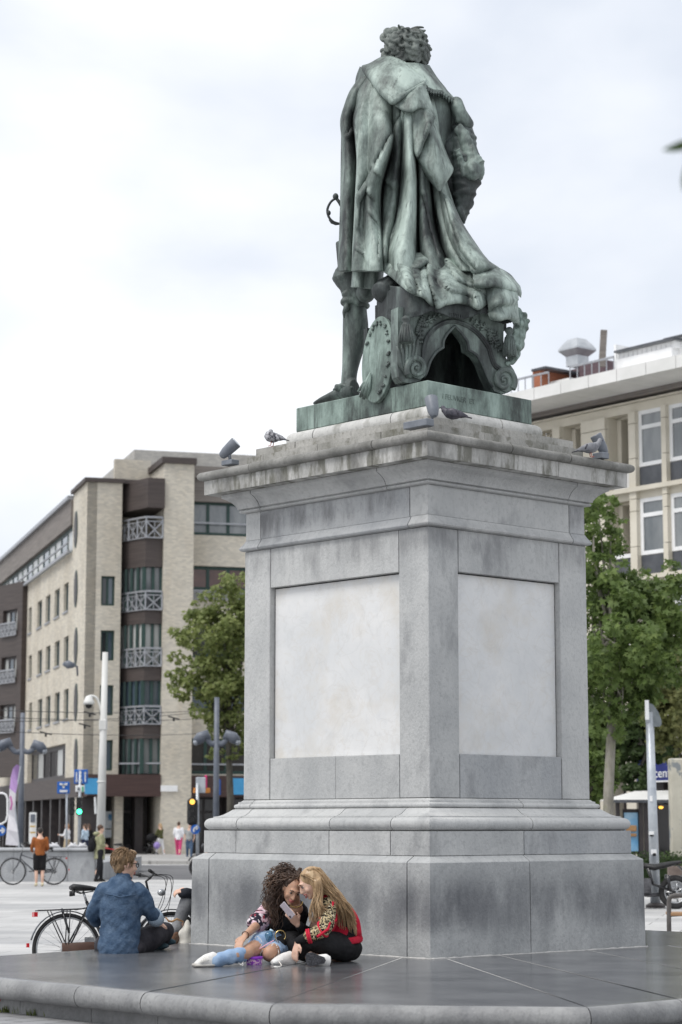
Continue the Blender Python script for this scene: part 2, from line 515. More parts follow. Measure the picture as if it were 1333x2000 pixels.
def course(name, prof, oref, joints, mat, gap=0.011, inner=-0.45, jit=0.0015, smooth=False, mats=None):
    """a ring of stones: the profile (offset from the shaft face, z) runs round the pedestal and is cut at the joints"""
    hx, hy = PW / 2 + oref, PL / 2 + oref
    cor = [Vector((-hx, hy)), Vector((-hx, -hy)), Vector((hx, -hy)), Vector((hx, hy))]
    nor = [Vector((-1, 0)), Vector((0, -1)), Vector((1, 0)), Vector((0, 1))]
    ln = [2 * hy, 2 * hx, 2 * hy, 2 * hx]
    cuts = []
    for s in range(4):
        for d in joints.get(s, []):
            cuts.append((s, ln[s] - d if s == 0 else d))
    cuts.sort()
    if not cuts: cuts = [(2, ln[2] * 0.5)]
    pr = [(inner, prof[0][1])] + list(prof) + [(inner, prof[-1][1])]
    def straight(s, t):
        d = (cor[(s + 1) % 4] - cor[s]).normalized()
        return [(*(cor[s] + d * t + nor[s] * (o - oref)), z) for o, z in pr]
    def corner(s, off):
        n2 = nor[s] + nor[(s - 1) % 4]
        return [(*(cor[s] + n2 * (o - oref)), z) for o, z in pr]
    objs = []
    for i, (s0, t0) in enumerate(cuts):
        s1, t1 = cuts[(i + 1) % len(cuts)]
        secs = [straight(s0, t0 + gap / 2)]
        s = s0
        first = True
        while first and (s != s1 or t1 <= t0 and len(cuts) >= 1 and (s1, t1) <= (s0, t0)) or (not first and s != s1):
            first = False
            s = (s + 1) % 4
            secs.append(corner(s, 0))
        secs.append(straight(s1, t1 - gap / 2))
        m = MB(); k = len(pr)
        vs = [p for sec in secs for p in sec]
        fs = []
        for a in range(len(secs) - 1):
            for b in range(k):
                b2 = (b + 1) % k
                fs.append((a * k + b, a * k + b2, (a + 1) * k + b2, (a + 1) * k + b))
        fs += [tuple(range(k)), tuple((len(secs) - 1) * k + b for b in reversed(range(k)))]
        m.add(vs, fs)
        o = m.build(name, (mats[i % len(mats)] if mats else mat), ped, world=False, smooth='auto' if smooth else False)
        o.location = (random.uniform(-jit, jit), random.uniform(-jit, jit), 0)
        objs.append(o)
    return objs

def arc(co, cz, r0, a0, a1, n=7, rz=None):
    rz = rz or r0
    return [(co + r0 * math.cos(R(a0 + (a1 - a0) * i / n)), cz + rz * math.sin(R(a0 + (a1 - a0) * i / n))) for i in range(n + 1)]

course('base_block', [(0.350, 0.42), (0.346, 1.222), (0.340, 1.230), (0.264, 1.2785)], 0.350,
       {0: [0.2835, 2.999], 1: [1.2547], 2: [1.6], 3: [1.4]}, M_BASE, gap=0.011)
course('plinth_block', [(0.262, 1.281), (0.268, 1.284), (0.268, 1.491)], 0.268,
       {0: [2.612, 1.292, 0.488], 1: [1.187], 2: [1.3], 3: [1.2]}, M_STONE, mats=[M_STONE, M_STONE2, M_STONE, M_STONE3, M_STONE2])
course('base_moulding', [(0.235, 1.4935)] + arc(0.212, 1.5525, 0.056, -85, 85, 8, 0.058) + [(0.205, 1.6115), (0.205, 1.6225)] +
       [(0.172, 1.627), (0.140, 1.640), (0.105, 1.664), (0.075, 1.688), (0.050, 1.6955)], 0.268,
       {0: [2.612, 1.292, 0.488], 1: [1.31], 2: [1.3], 3: [1.2]}, M_STONE2, smooth=True, mats=[M_STONE2, M_STONE, M_STONE2])
course('shaft_moulding', [(0.045, 1.698)] + arc(0.043, 1.7185, 0.022, -85, 85, 6) + [(0.036, 1.743), (0.034, 1.760), (0.018, 1.763), (0.004, 1.775), (-0.002, 1.779)], 0.065,
       {0: [2.45], 1: [1.2], 2: [1.0], 3: [1.1]}, M_STONE2, smooth=True)
# the shaft: four corner posts, and between them sill stones, a marble panel set back, a lintel stone
ZB, ZS, ZL, ZT = 1.783, 2.172, 3.812, 4.192
PWD = 0.38
for sx, sy in ((-1, -1), (-1, 1), (1, -1), (1, 1)):
    x0, x1 = sorted((sx * PW / 2, sx * (PW / 2 - PWD)))
    y0, y1 = sorted((sy * PL / 2, sy * (PL / 2 - PWD)))
    MB().box((x0, y0, ZB), (x1, y1, ZT)).build('corner_post', M_STONE2 if sx * sy < 0 else M_STONE, ped, world=False, bevel=0.006)
def face_blocks(axis, sgn, half, along, cuts_sill):
    """stones between the posts of one face"""
    def blk(name, a0, a1, z0, z1, back, mat, bev=0.003):
        f = sgn * (half - back); g = sgn * (half - 0.34)
        lo, hi = min(f, g), max(f, g)
        if axis == 0: MB().box((lo, a0, z0), (hi, a1, z1)).build(name, mat, ped, world=False, bevel=bev)
        else: MB().box((a0, lo, z0), (a1, hi, z1)).build(name, mat, ped, world=False, bevel=bev)
    A0, A1 = -along + PWD + 0.009, along - PWD - 0.009
    cs = [A0] + cuts_sill + [A1]
    for i in range(len(cs) - 1):
        blk('sill_block', cs[i] + (0.002 if i else 0), cs[i + 1] - 0.002, ZB, ZS - 0.002, 0.004 + 0.001 * i, M_STONE if axis == 0 else M_STONE3)
    blk('marble_panel', A0 + 0.004, A1 - 0.004, ZS + 0.001, ZL - 0.012, 0.062, M_MARBLE, 0.002)
    blk('lintel_block', A0, A1, ZL, ZT, 0.003, M_STONE2 if axis == 0 else M_STONE)
face_blocks(0, -1, PW / 2, PL / 2, [-PL / 2 + 1.238])
face_blocks(1, -1, PL / 2, PW / 2, [])
face_blocks(0, 1, PW / 2, PL / 2, [0.1])
face_blocks(1, 1, PL / 2, PW / 2, [])
course('string_course', [(-0.004, 4.1945), (0.020, 4.198), (0.036, 4.205)] + arc(0.030, 4.222, 0.014, -60, 60, 5) + [(0.034, 4.240), (0.020, 4.258), (0.006, 4.280), (-0.004, 4.300)], 0.045,
       {0: [0.265, 2.36], 1: [1.95], 2: [1.4], 3: [1.2]}, M_STONE2, smooth=True, mats=[M_STONE3, M_STONE2])
course('frieze_block', [(-0.007, 4.303), (-0.007, 4.572)], 0.0, {0: [0.239, 2.334], 1: [1.90], 2: [1.4], 3: [1.2]}, M_STONE, mats=[M_STONE3, M_STONE, M_STONE3])
course('cornice_moulding', [(0.012, 4.575)] + arc(0.018, 4.592, 0.026, -60, 70, 5, 0.016) + [(0.040, 4.612), (0.052, 4.616), (0.055, 4.630), (0.068, 4.652), (0.092, 4.680), (0.125, 4.706), (0.160, 4.724), (0.166, 4.728), (0.166, 4.759)], 0.166,
       {0: [0.66, 2.45], 1: [2.0], 2: [1.3], 3: [1.2]}, M_CORN, smooth=True, gap=0.009)
course('cornice_slab', [(0.150, 4.762), (0.288, 4.762), (0.288, 4.900)], 0.288, {0: [0.712, 2.406], 1: [0.95, 1.72], 2: [1.0, 2.0], 3: [1.3]}, M_SLABC, gap=0.006)
course('cornice_rim', [(0.292, 4.9015)] + arc(0.305, 4.945, 0.038, -85, 100, 8, 0.042) + [(0.26, 4.992), (0.10, 5.0)], 0.343, {0: [0.72, 2.45], 1: [1.1, 1.9], 2: [1.0, 2.0], 3: [1.3]}, M_ROLL, smooth=True)
course('top_step', [(-0.008, 4.985), (-0.008, 5.134)], 0.0, {0: [0.62, 1.5, 2.3], 1: [0.75, 1.55], 2: [1.2], 3: [1.0]}, M_STEP, gap=0.006, inner=-0.6)
course('top_step', [(-0.074, 5.136), (-0.074, 5.218)], 0.0, {0: [1.1, 1.9], 1: [1.15], 2: [1.2], 3: [1.0]}, M_STEP, gap=0.006, inner=-0.7)
course('top_moulding', [(-0.33, 5.219)] + arc(-0.345, 5.302, 0.062, -80, 88, 9, 0.078) + [(-0.39, 5.384)], -0.282, {0: [0.5, 1.6], 1: [1.0], 2: [1.2], 3: [0.8]}, M_TORUS, smooth=True, inner=-0.75)
m = MB()
m.box((-PW / 2 - 0.2, -PL / 2 - 0.2, 0.43), (PW / 2 + 0.2, PL / 2 + 0.2, 1.6))
m.box((-PW / 2 + 0.07, -PL / 2 + 0.07, 1.6), (PW / 2 - 0.07, PL / 2 - 0.07, 5.0))
m.box((-PW / 2 + 0.5, -PL / 2 + 0.5, 5.0), (PW / 2 - 0.5, PL / 2 - 0.5, 5.382))
m.build('core', M_JOINT, ped, world=False)

# ================================================================== the platform of bluestone slabs with a rounded edge
M_PLAT = pm('honed_bluestone', (0.062, 0.065, 0.072), (0.13, 0.134, 0.142), scale=1.8, rough=0.21, bump=0.04, bscale=30, spec=0.5)
overlay(M_PLAT, (0.17, 0.173, 0.178), 5.0, 0.54, 0.74, 0.55, seed=3)
overlay(M_PLAT, (0.50, 0.50, 0.49), 18, 0.715, 0.745, 0.8, seed=8)
overlay(M_PLAT, (0.22, 0.222, 0.225), 40, 0.60, 0.72, 0.5, seed=12)
M_EDGE = stone_mat('bluestone_nosing', (0.17, 0.172, 0.175), (0.32, 0.322, 0.32), seed=44, rough=0.5)
M_GROUT = pm('pale_grout', (0.38, 0.38, 0.37), (0.52, 0.51, 0.49), scale=25, rough=0.9)
plat = thing('monument_platform', 'low dark polished stone platform with rounded edge round the pedestal', 'platform', PC, PROT)
ZP = 0.42
xi, yi, xo, yo = -1.40, -1.62, -5.42, -5.76      # base block faces, outer edges
SK_R = Vector((-2.07, -3.26)) / 3.26             # slant of the joints per metre of depth, right of the corner
SK_L = Vector((-1.72, -0.98)) / 1.72
def r_pair(xc):                                  # a joint starting on the right base face at xc
    d = SK_R * (yi - yo)
    return Vector((xc, yi)), Vector((xc + d.x, yo))
def l_pair(yc):
    d = SK_L * (xi - xo)
    return Vector((xi, yc)), Vector((xo, yc + d.y))
cA = (Vector((-1.40, -1.28)), Vector((-5.42, -4.25)))
cB = (Vector((-1.22, -1.62)), Vector((-4.10, -5.76)))
strips = []
NCH = Vector((cB[1].y - cA[1].y, -(cB[1].x - cA[1].x))).normalized()
L_ = [cA, l_pair(-0.62), l_pair(0.15), (Vector((-1.40, 0.95)), Vector((-5.42, -0.35))), (Vector((-1.40, 1.72)), Vector((-5.42, 0.93)))]
R_ = [cB, r_pair(-0.56), r_pair(0.60), r_pair(1.75), (Vector((2.9, yi)), Vector((1.4, yo))), (Vector((4.2, yi)), Vector((3.2, yo)))]
strips += [(L_[i + 1], L_[i]) for i in range(len(L_) - 1)]
strips += [((cA[0], cA[1]), (cB[0], cB[1]))]
strips += [(R_[i], R_[i + 1]) for i in range(len(R_) - 1)]
grout = MB(); riser_pts = []
for idx, (sa, sb) in enumerate(strips):
    (i0, o0), (i1, o1) = sa, sb
    e = (o1 - o0).normalized(); nrm = Vector((e.y, -e.x))
    if nrm.dot((o0 + o1) / 2 - (i0 + i1) / 2) < 0: nrm = -nrm
    g = 0.010
    n0 = n1 = nrm
    if sb is cA or (sa[1] - cA[1]).length < 1e-6 or (sb[1] - cA[1]).length < 1e-6 or (sa[1] - cB[1]).length < 1e-6 or (sb[1] - cB[1]).length < 1e-6:
        for which, (oa, ob) in enumerate((sa, sb)):
            for cc, nn in ((cA[1], (Vector((-1, 0)), NCH)), (cB[1], (NCH, Vector((0, -1))))):
                if (ob - cc).length < 1e-6:
                    h = (nn[0] + nn[1]).normalized(); h = h / h.dot(nn[0])
                    if which == 0: n0 = h
                    else: n1 = h
    i0s, i1s = i0 + (i1 - i0).normalized() * g if (i1 - i0).length > 0.05 else i0, i1 - (i1 - i0).normalized() * g if (i1 - i0).length > 0.05 else i1
    o0s, o1s = o0 + e * 0.0035, o1 - e * 0.0035
    prof = [(0, 0, ZP), (0.35, 0, ZP), (0.7, 0, ZP), (0.965, 0, ZP)]
    rr = 0.075
    for k in range(9):
        a = R(90 - 180 * k / 8)
        prof.append((1.0, -rr * 0.55 + rr * 0.85 * math.cos(a), ZP - rr + rr * math.sin(a)))
    prof += [(0.95, 0, ZP - 2 * rr), (0, 0, ZP - 2 * rr)]
    n = len(prof)
    m = MB(); vs = []
    NS = 6
    for q in range(NS + 1):
        u = q / NS
        ii = i0s.lerp(i1s, u); oo = o0s.lerp(o1s, u)
        for t, out, z in prof:
            p = ii.lerp(oo, t) + n0.lerp(n1, u) * out
            vs.append((p.x, p.y, z))
    fs = [(q * n + k, q * n + (k + 1) % n, (q + 1) * n + (k + 1) % n, (q + 1) * n + k) for q in range(NS) for k in range(n)]
    fs += [tuple(range(n)), tuple(NS * n + k for k in reversed(range(n)))]
    m.add(vs, fs)
    sl = m.build('slab', M_PLAT, plat, world=False, smooth='auto')
    sl.data.materials.append(M_EDGE)
    for p in sl.data.polygons:
        tt = min((sum((sl.data.vertices[v].co.x for v in p.vertices)) / len(p.vertices), 0), (1, 1))
        if all(sl.data.vertices[v].co.z < ZP - 0.0008 or 1 for v in p.vertices) and min(sl.data.vertices[v].co.z for v in p.vertices) < ZP - 0.0005 and len(p.vertices) == 4:
            p.material_index = 1
    sl.location.z = random.uniform(-0.0015, 0.0015)
    grout.add([(*i0, ZP - 0.0022), (*o0.lerp(i0, 0.02), ZP - 0.0022), (*o1.lerp(i1, 0.02), ZP - 0.0022), (*i1, ZP - 0.0022),
               (*i0, ZP - 0.1), (*o0.lerp(i0, 0.02), ZP - 0.1), (*o1.lerp(i1, 0.02), ZP - 0.1), (*i1, ZP - 0.1)],
              [(0, 1, 2, 3), (7, 6, 5, 4), (0, 4, 5, 1), (1, 5, 6, 2), (2, 6, 7, 3)])
    ri0, ri1 = o0 - n0 * 0.13, o1 - n1 * 0.13
    L0 = (ri1 - ri0).length; k = max(1, round(L0 / 1.1))
    for q in range(k):
        a_, b_ = ri0.lerp(ri1, q / k), ri0.lerp(ri1, (q + 1) / k)
        a_ = a_ + e * 0.003; b_ = b_ - e * 0.003
        c_, d_ = b_ - nrm * 0.3, a_ - nrm * 0.3
        MB().add([(*p, z) for z in (0.0, ZP - 2 * rr - 0.002) for p in (a_, b_, c_, d_)],
                 [(0, 3, 2, 1), (4, 5, 6, 7), (0, 1, 5, 4), (1, 2, 6, 5), (2, 3, 7, 6), (3, 0, 4, 7)]).build('riser_block', M_EDGE, plat, world=False)
grout.build('grout', M_GROUT, plat, world=False)
m = MB(); m.box((-1.39, -1.61, 0.0), (4.0, 3.4, 0.412)); m.build('infill', M_PLAT, plat, world=False)
m = MB(); m.box((xi + 0.002, yi - 0.03, 0.405), (-1.2, -1.2, 0.424)); 
# old mortar fillet where the pedestal meets the slabs
mf = MB()
for (a_, b_) in (((-1.413 - 0.022, 1.63), (-1.413 - 0.022, -1.63 - 0.022)), ((-1.413 - 0.022, -1.63 - 0.022), (1.413, -1.63 - 0.022))):
    pts = []
    for i in range(41):
        t = i / 40
        pts.append((a_[0] + (b_[0] - a_[0]) * t + random.uniform(-.006, .006), a_[1] + (b_[1] - a_[1]) * t + random.uniform(-.006, .006), ZP + 0.0))
    mf.tube(pts, [random.uniform(0.004, 0.013) for _ in pts], 6, flat=0.8)
mf.build('mortar_fillet', M_GROUT, plat, world=False, smooth=True)
# ================================================================== GROUND
def paving_mat(name, c1, c2, cj, bw, bh, ang=0.0, off=0.5, mort=0.012):
    m = pm(name, c1, c2, scale=0.35, rough=0.75, bump=0.05, bscale=30, detail=8)
    nt = m.node_tree; b = nt.nodes['Principled BSDF']; src = b.inputs['Base Color'].links[0].from_socket
    tc = nt.nodes.new('ShaderNodeTexCoord'); mp = nt.nodes.new('ShaderNodeMapping')
    mp.inputs['Rotation'].default_value = (0, 0, ang); nt.links.new(tc.outputs['Object'], mp.inputs[0])
    br = nt.nodes.new('ShaderNodeTexBrick')
    br.offset = off; br.inputs['Scale'].default_value = 1.0; br.inputs['Brick Width'].default_value = bw; br.inputs['Row Height'].default_value = bh
    br.inputs['Mortar Size'].default_value = mort; br.inputs['Mortar Smooth'].default_value = 0.3
    br.inputs['Color1'].default_value = (0.86, 0.86, 0.86, 1); br.inputs['Color2'].default_value = (1.06, 1.06, 1.06, 1); br.inputs['Mortar'].default_value = (*cj, 1)
    nt.links.new(mp.outputs[0], br.inputs['Vector'])
    mx = nt.nodes.new('ShaderNodeMix'); mx.data_type = 'RGBA'; mx.blend_type = 'MULTIPLY'; mx.inputs['Factor'].default_value = 1
    nt.links.new(src, mx.inputs[6]); nt.links.new(br.outputs[0], mx.inputs[7]); nt.links.new(mx.outputs[2], b.inputs['Base Color'])
    return m
M_PAVE = paving_mat('plaza_paving', (0.40, 0.40, 0.395), (0.52, 0.515, 0.505), (0.45, 0.45, 0.45), 1.2, 0.8, R(12))
overlay(M_PAVE, (0.27, 0.275, 0.285), 0.22, 0.52, 0.62, 0.6, stretch=(0.3, 1.6, 1), seed=3)
overlay(M_PAVE, (0.2, 0.2, 0.2), 9, 0.66, 0.74, 0.5, seed=6)
M_ROAD = pm('asphalt', (0.10, 0.10, 0.105), (0.16, 0.16, 0.165), scale=0.5, rough=0.8, bump=0.1, bscale=60)
M_SIDEW = paving_mat('sidewalk_paving', (0.30, 0.295, 0.285), (0.40, 0.39, 0.375), (0.5, 0.5, 0.5), 0.6, 0.6)
M_APRON = paving_mat('apron_setts', (0.22, 0.225, 0.235), (0.32, 0.32, 0.325), (0.45, 0.44, 0.42), 0.42, 0.22, R(-48))
def sheet(name, pts, z, mat, kind='structure'):
    o = MB().add([(x, y, z) for x, y in pts], [tuple(range(len(pts)))]).build(name, mat, fix=False)
    if o.data.polygons[0].normal.z < 0: o.data.flip_normals()
    return tag(o, kind=kind)
sheet('ground', [(-1500, -60), (1500, -60), (1500, 2500), (-1500, 2500)], 0.0, M_PAVE)
sheet('road', [(-80, 66), (60, 58), (60, 72), (-80, 96)], 0.004, M_ROAD)
def slabbox(name, pts, z0, z1, mat):
    n = len(pts)
    m = MB().add([(x, y, z0) for x, y in pts] + [(x, y, z1) for x, y in pts],
                 [tuple(range(n, 2 * n))] + [(i, (i + 1) % n, (i + 1) % n + n, i + n) for i in range(n)])
    return tag(m.build(name, mat), kind='structure')
slabbox('sidewalk', [(-90, 98.5), (62, 74), (70, 200), (-90, 200)], 0.0, 0.13, M_SIDEW)
# the strip of small setts that runs round the foot of the platform, a little above the square
def pl(x, y):
    p = PM @ Vector((x, y, 0)); return (p.x, p.y)
slabbox('pavement', [pl(-6.7, 0.6), pl(-6.7, -4.8), pl(-4.7, -7.2), pl(3.5, -7.2), pl(3.5, -5.5), pl(-3.9, -5.5), pl(-5.25, -4.0), pl(-5.25, 0.6)], 0.0, 0.165, M_APRON)
# ================================================================== THE STATUE (bronze, seen from behind)
def bronze(name, dark, mid, pale, lo=0.36, mi=0.5, hi=0.66, rough=0.6, seed=0.0, streak=1.0, metal=0.08):
    m = pm(name, mid, mid, scale=3, rough=rough, metallic=metal, bump=0.35, bscale=16, spec=0.45)
    nt = m.node_tree; b = nt.nodes['Principled BSDF']
    tc = nt.nodes.new('ShaderNodeTexCoord'); mp = nt.nodes.new('ShaderNodeMapping')
    mp.inputs['Scale'].default_value = (1.5, 1.5, 0.55); mp.inputs['Location'].default_value = (seed, seed, seed)
    nt.links.new(tc.outputs['Object'], mp.inputs[0])
    n = nt.nodes.new('ShaderNodeTexNoise'); n.inputs['Scale'].default_value = 2.2; n.inputs['Detail'].default_value = 9; n.inputs['Roughness'].default_value = 0.66
    nt.links.new(mp.outputs[0], n.inputs['Vector'])
    at = nt.nodes.new('ShaderNodeAttribute'); at.attribute_name = 'patina_shade'         # patina and painted fold shade together: black-brown valleys to pale green ridges
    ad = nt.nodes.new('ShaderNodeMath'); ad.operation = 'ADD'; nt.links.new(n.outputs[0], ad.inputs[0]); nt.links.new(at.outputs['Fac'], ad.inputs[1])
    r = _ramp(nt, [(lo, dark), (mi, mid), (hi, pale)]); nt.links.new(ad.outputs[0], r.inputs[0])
    nt.links.new(r.outputs[0], b.inputs['Base Color'])
    overlay(m, dark, 9.0, 0.56, 0.72, 0.75 * streak, stretch=(2.6, 2.6, 0.16), seed=seed + 3)
    overlay(m, pale, 11.0, 0.62, 0.8, 0.35, stretch=(2, 2, 0.5), seed=seed + 5)
    return m
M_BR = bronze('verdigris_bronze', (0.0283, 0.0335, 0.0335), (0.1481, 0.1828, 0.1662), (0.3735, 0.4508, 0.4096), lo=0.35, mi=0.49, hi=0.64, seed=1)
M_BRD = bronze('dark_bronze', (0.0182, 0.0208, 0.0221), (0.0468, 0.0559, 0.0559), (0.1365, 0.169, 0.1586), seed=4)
M_BRM = bronze('brown_green_bronze', (0.0319, 0.0366, 0.0366), (0.0925, 0.1132, 0.1069), (0.2631, 0.3318, 0.2999), seed=7)
M_BRI = bronze('worn_letter_bronze', (0.05, 0.06, 0.056), (0.105, 0.14, 0.125), (0.20, 0.26, 0.235), seed=9)
M_BRP = bronze('streaked_green_bronze', (0.045, 0.056, 0.052), (0.155, 0.205, 0.183), (0.33, 0.42, 0.38), lo=0.36, mi=0.48, hi=0.66, seed=9, streak=1.2)
M_BRH = bronze('head_bronze', (0.0403, 0.0448, 0.0425), (0.1092, 0.1265, 0.1173), (0.253, 0.2818, 0.2553), lo=0.36, mi=0.5, hi=0.7, seed=12)

ZPL = 5.628
st = thing('bronze_statue', 'weathered green bronze statue of a cloaked man seen from behind on the pedestal', 'statue', PM @ Vector((0, 0, 5.386)), PROT)
# the bronze plinth
hx, hy = PW / 2 - 0.352, PL / 2 - 0.352
pb = [PM @ Vector((sx * hx, sy * hy, 5.386)) for sx, sy in ((-1, -1), (1, -1), (1, 1), (-1, 1))]
m = MB(); m.add([p for p in pb] + [p + Vector((0, 0, ZPL - 5.386)) for p in pb], [(0, 1, 2, 3), (4, 5, 6, 7), (0, 1, 5, 4), (1, 2, 6, 5), (2, 3, 7, 6), (3, 0, 4, 7)])
plinth = m.build('plinth', M_BRP, st, bevel=0.008)
# the worn inscription on its right face: mostly illegible
A_V = Vector((-math.sin(PROT), math.cos(PROT), 0)); B_V = Vector((math.cos(PROT), math.sin(PROT), 0))
N_R = -A_V                                        # outward normal of the right face
N_L = -B_V
def text_obj(name, body, size, loc, xdir, zdir, mat, parent, extrude=0.004, align='LEFT', font_scale=1.0):
    cu = bpy.data.curves.new(name, 'FONT')
    cu.body = body; cu.size = size; cu.extrude = extrude; cu.align_x = align; cu.align_y = 'CENTER'; cu.resolution_u = 2
    cu.space_character = font_scale
    t = bpy.data.objects.new('t', cu); TMP.collection.objects.link(t)
    me = evaluated(t)
    bpy.data.objects.remove(t)
    x = Vector(xdir).normalized(); z = Vector(zdir).normalized(); y = x.cross(z)
    M = Matrix((( x.x, z.x, -y.x * -1, loc[0]), (x.y, z.y, -y.y * -1, loc[1]), (x.z, z.z, -y.z * -1, loc[2]), (0, 0, 0, 1)))
    M = (WM.get(parent, Matrix.Identity(4)).inverted() if parent is not None else Matrix.Identity(4)) @ M
    me.transform(M)
    me.materials.clear(); me.materials.append(mat)
    return link(name, me, parent)
p = PM @ Vector((-hx + 0.19, -hy, 5.50)) + N_R * 0.002
tag(text_obj('inscription', 'I FEUVKER  ET', 0.07, p, B_V, (0, 0, 1), M_BRI, plinth, extrude=0.0015), kind='stuff')

def seg_dist(px, py, poly):
    """signed distance (pixels of the photograph) from a crease line; positive on its left when walking along it"""
    best = (1e9, 0)
    for (x0, y0), (x1, y1) in zip(poly[:-1], poly[1:]):
        dx, dy = x1 - x0, y1 - y0
        L2 = dx * dx + dy * dy
        t = max(0, min(1, ((px - x0) * dx + (py - y0) * dy) / L2))
        qx, qy = px - x0 - t * dx, py - y0 - t * dy
        d = math.hypot(qx, qy)
        if d < best[0]: best = (d, (dy * qx - dx * qy))
    return best[0] if best[1] >= 0 else -best[0]
def cloth(name, rows, mat, parent, ku=5, kv=5, thick=0.03, wr=0.010, wscale=(9, 9, 2.2), seed=0.0, creases=()):
    """rows of (px, py, distance) control points -> a smooth draped sheet with noise wrinkles and sharp creases (line, height, width)"""
    g = grid_surface([[tuple(p) for p in r] for r in rows], ku, kv)
    nr, nc = len(g), len(g[0])
    vs, tones = [], []
    for i in range(nr):
        for j in range(nc):
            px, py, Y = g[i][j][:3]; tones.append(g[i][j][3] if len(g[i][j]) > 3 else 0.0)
            for line, amp, w in creases:
                d = seg_dist(px, py, line)
                if 0 <= d < 3 * w: Y -= amp * math.exp(-(d / w) ** 2) * min(1, d / 2.5)
                elif -w * 0.7 < d < 0: Y += amp * 0.45 * math.exp(-(d / (w * 0.3)) ** 2)
            p = atY(px, py, Y)
            d = pnoise(Vector((p[0] * wscale[0] + seed, p[1] * wscale[1], p[2] * wscale[2]))) * wr
            d += pnoise(Vector((p[0] * 5 + seed, p[1] * 5, p[2] * 5 + p[0] * 6))) * wr * 1.2
            d += pnoise(Vector((p[0] * 17 + seed, p[1] * 17, p[2] * 11 - p[0] * 9))) * wr * 0.35
            vs.append((p[0], p[1] - d, p[2]))
    m = MB().add(vs, grid_faces(nr, nc))
    o = m.build(name, mat, parent, smooth=True, fix=False)
    o.data.attributes.new('patina_shade', 'FLOAT', 'POINT').data.foreach_set('value', tones)
    md = o.modifiers.new('thick', 'SOLIDIFY'); md.thickness = thick; md.offset = 0
    return o

# ---- main cloak hanging from the shoulders
CW = [(150, 778, 74, 20.95, .30, 0.0, [712,706,712,722,730,745,760,772,780,788,795,805,815,825,835,842,848,845]),
      (178, 770, 86, 20.93, .34, .15, [706,687,694,702,712,728,750,769,778,786,793,803,813,823,833,842,850,846]),
      (205, 765, 92, 20.92, .38, .4, [695,676,684,697,706,724,750,767,777,785,791,802,812,822,833,844,852,848]),
      (235, 762, 96, 20.90, .42, .8, [690,668,676,690,703,722,752,766,776,784,790,801,812,822,835,846,855,850]),
      (270, 764, 96, 20.88, .44, 1., [690,670,679,694,703,722,758,769,777,784,790,801,813,823,836,848,858,852]),
      (310, 767, 98, 20.86, .45, 1.1, [690,671,682,698,702,721,746,762,775,783,790,803,814,824,839,851,864,856]),
      (350, 768, 100, 20.85, .46, 1.1, [690,669,682,697,701,719,732,750,770,782,790,804,816,826,842,856,870,860]),
      (390, 774, 106, 20.84, .47, 1.1, [690,668,680,695,699,714,724,746,766,779,787,802,817,827,845,866,882,870]),
      (430, 780, 114, 20.82, .50, 1.1, [690,667,679,693,698,712,726,746,760,772,781,799,817,829,849,877,897,884]),
      (465, 790, 126, 20.80, .54, 1.0, [689,666,678,691,696,713,734,746,754,762,770,793,817,834,856,892,915,902]),
      (495, 800, 138, 20.76, .58, 1.0, [688,665,677,690,694,715,738,747,752,757,764,788,818,841,866,909,940,925]),
      (530, 815, 152, 20.72, .60, .9, [686,664,676,689,692,715,741,749,754,759,768,790,820,848,882,930,970,955])]
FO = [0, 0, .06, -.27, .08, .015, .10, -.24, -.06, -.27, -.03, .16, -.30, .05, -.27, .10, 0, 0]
TN = [-.1, -.05, -.10, -.16, .06, .06, .03, -.14, -.04, -.17, .0, .09, -.14, -.08, -.14, .08, .03, 0]  # tone per fold column: bronze patina plus shade painted into the valleys
rows = []
for py, cx, hw, Yc, A, k, pxs in CW:
    r = []
    for j, px in enumerate(pxs):
        s = max(-0.985, min(0.985, (px - cx) / hw))
        d = A * math.sqrt(1 - s * s) + k * FO[j]
        if j in (0, len(pxs) - 1): d = -0.22
        if j <= 3: d -= 0.10 * min(1, k)
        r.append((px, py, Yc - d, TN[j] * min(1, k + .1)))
    # rounded ridges, narrow valleys: a shoulder point between each ridge and valley
    r2 = [r[0]]
    for p, q in zip(r[:-1], r[1:]):
        hi, lo_ = (p, q) if p[2] < q[2] else (q, p)
        if abs(p[2] - q[2]) > 0.02 and 0 < len(r2) < 34:
            r2.append((hi[0] + (lo_[0] - hi[0]) * 0.6, py, hi[2] + (lo_[2] - hi[2]) * 0.28, hi[3]))
        else:
            r2.append(((p[0] + q[0]) / 2, py, (p[2] + q[2]) / 2, (p[3] + q[3]) / 2))
        r2.append(q)
    rows.append(r2)
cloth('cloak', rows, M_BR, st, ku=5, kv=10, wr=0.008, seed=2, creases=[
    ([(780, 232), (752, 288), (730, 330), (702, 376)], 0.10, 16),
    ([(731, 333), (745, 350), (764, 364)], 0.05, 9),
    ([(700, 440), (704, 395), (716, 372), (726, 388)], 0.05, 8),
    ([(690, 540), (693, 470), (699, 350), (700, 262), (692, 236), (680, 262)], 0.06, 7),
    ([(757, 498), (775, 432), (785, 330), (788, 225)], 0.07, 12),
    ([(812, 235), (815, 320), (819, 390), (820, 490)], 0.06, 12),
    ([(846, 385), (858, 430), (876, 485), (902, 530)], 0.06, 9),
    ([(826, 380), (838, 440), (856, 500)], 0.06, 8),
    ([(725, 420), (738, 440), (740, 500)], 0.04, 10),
    ([(700, 490), (712, 500), (722, 520)], 0.03, 8)])
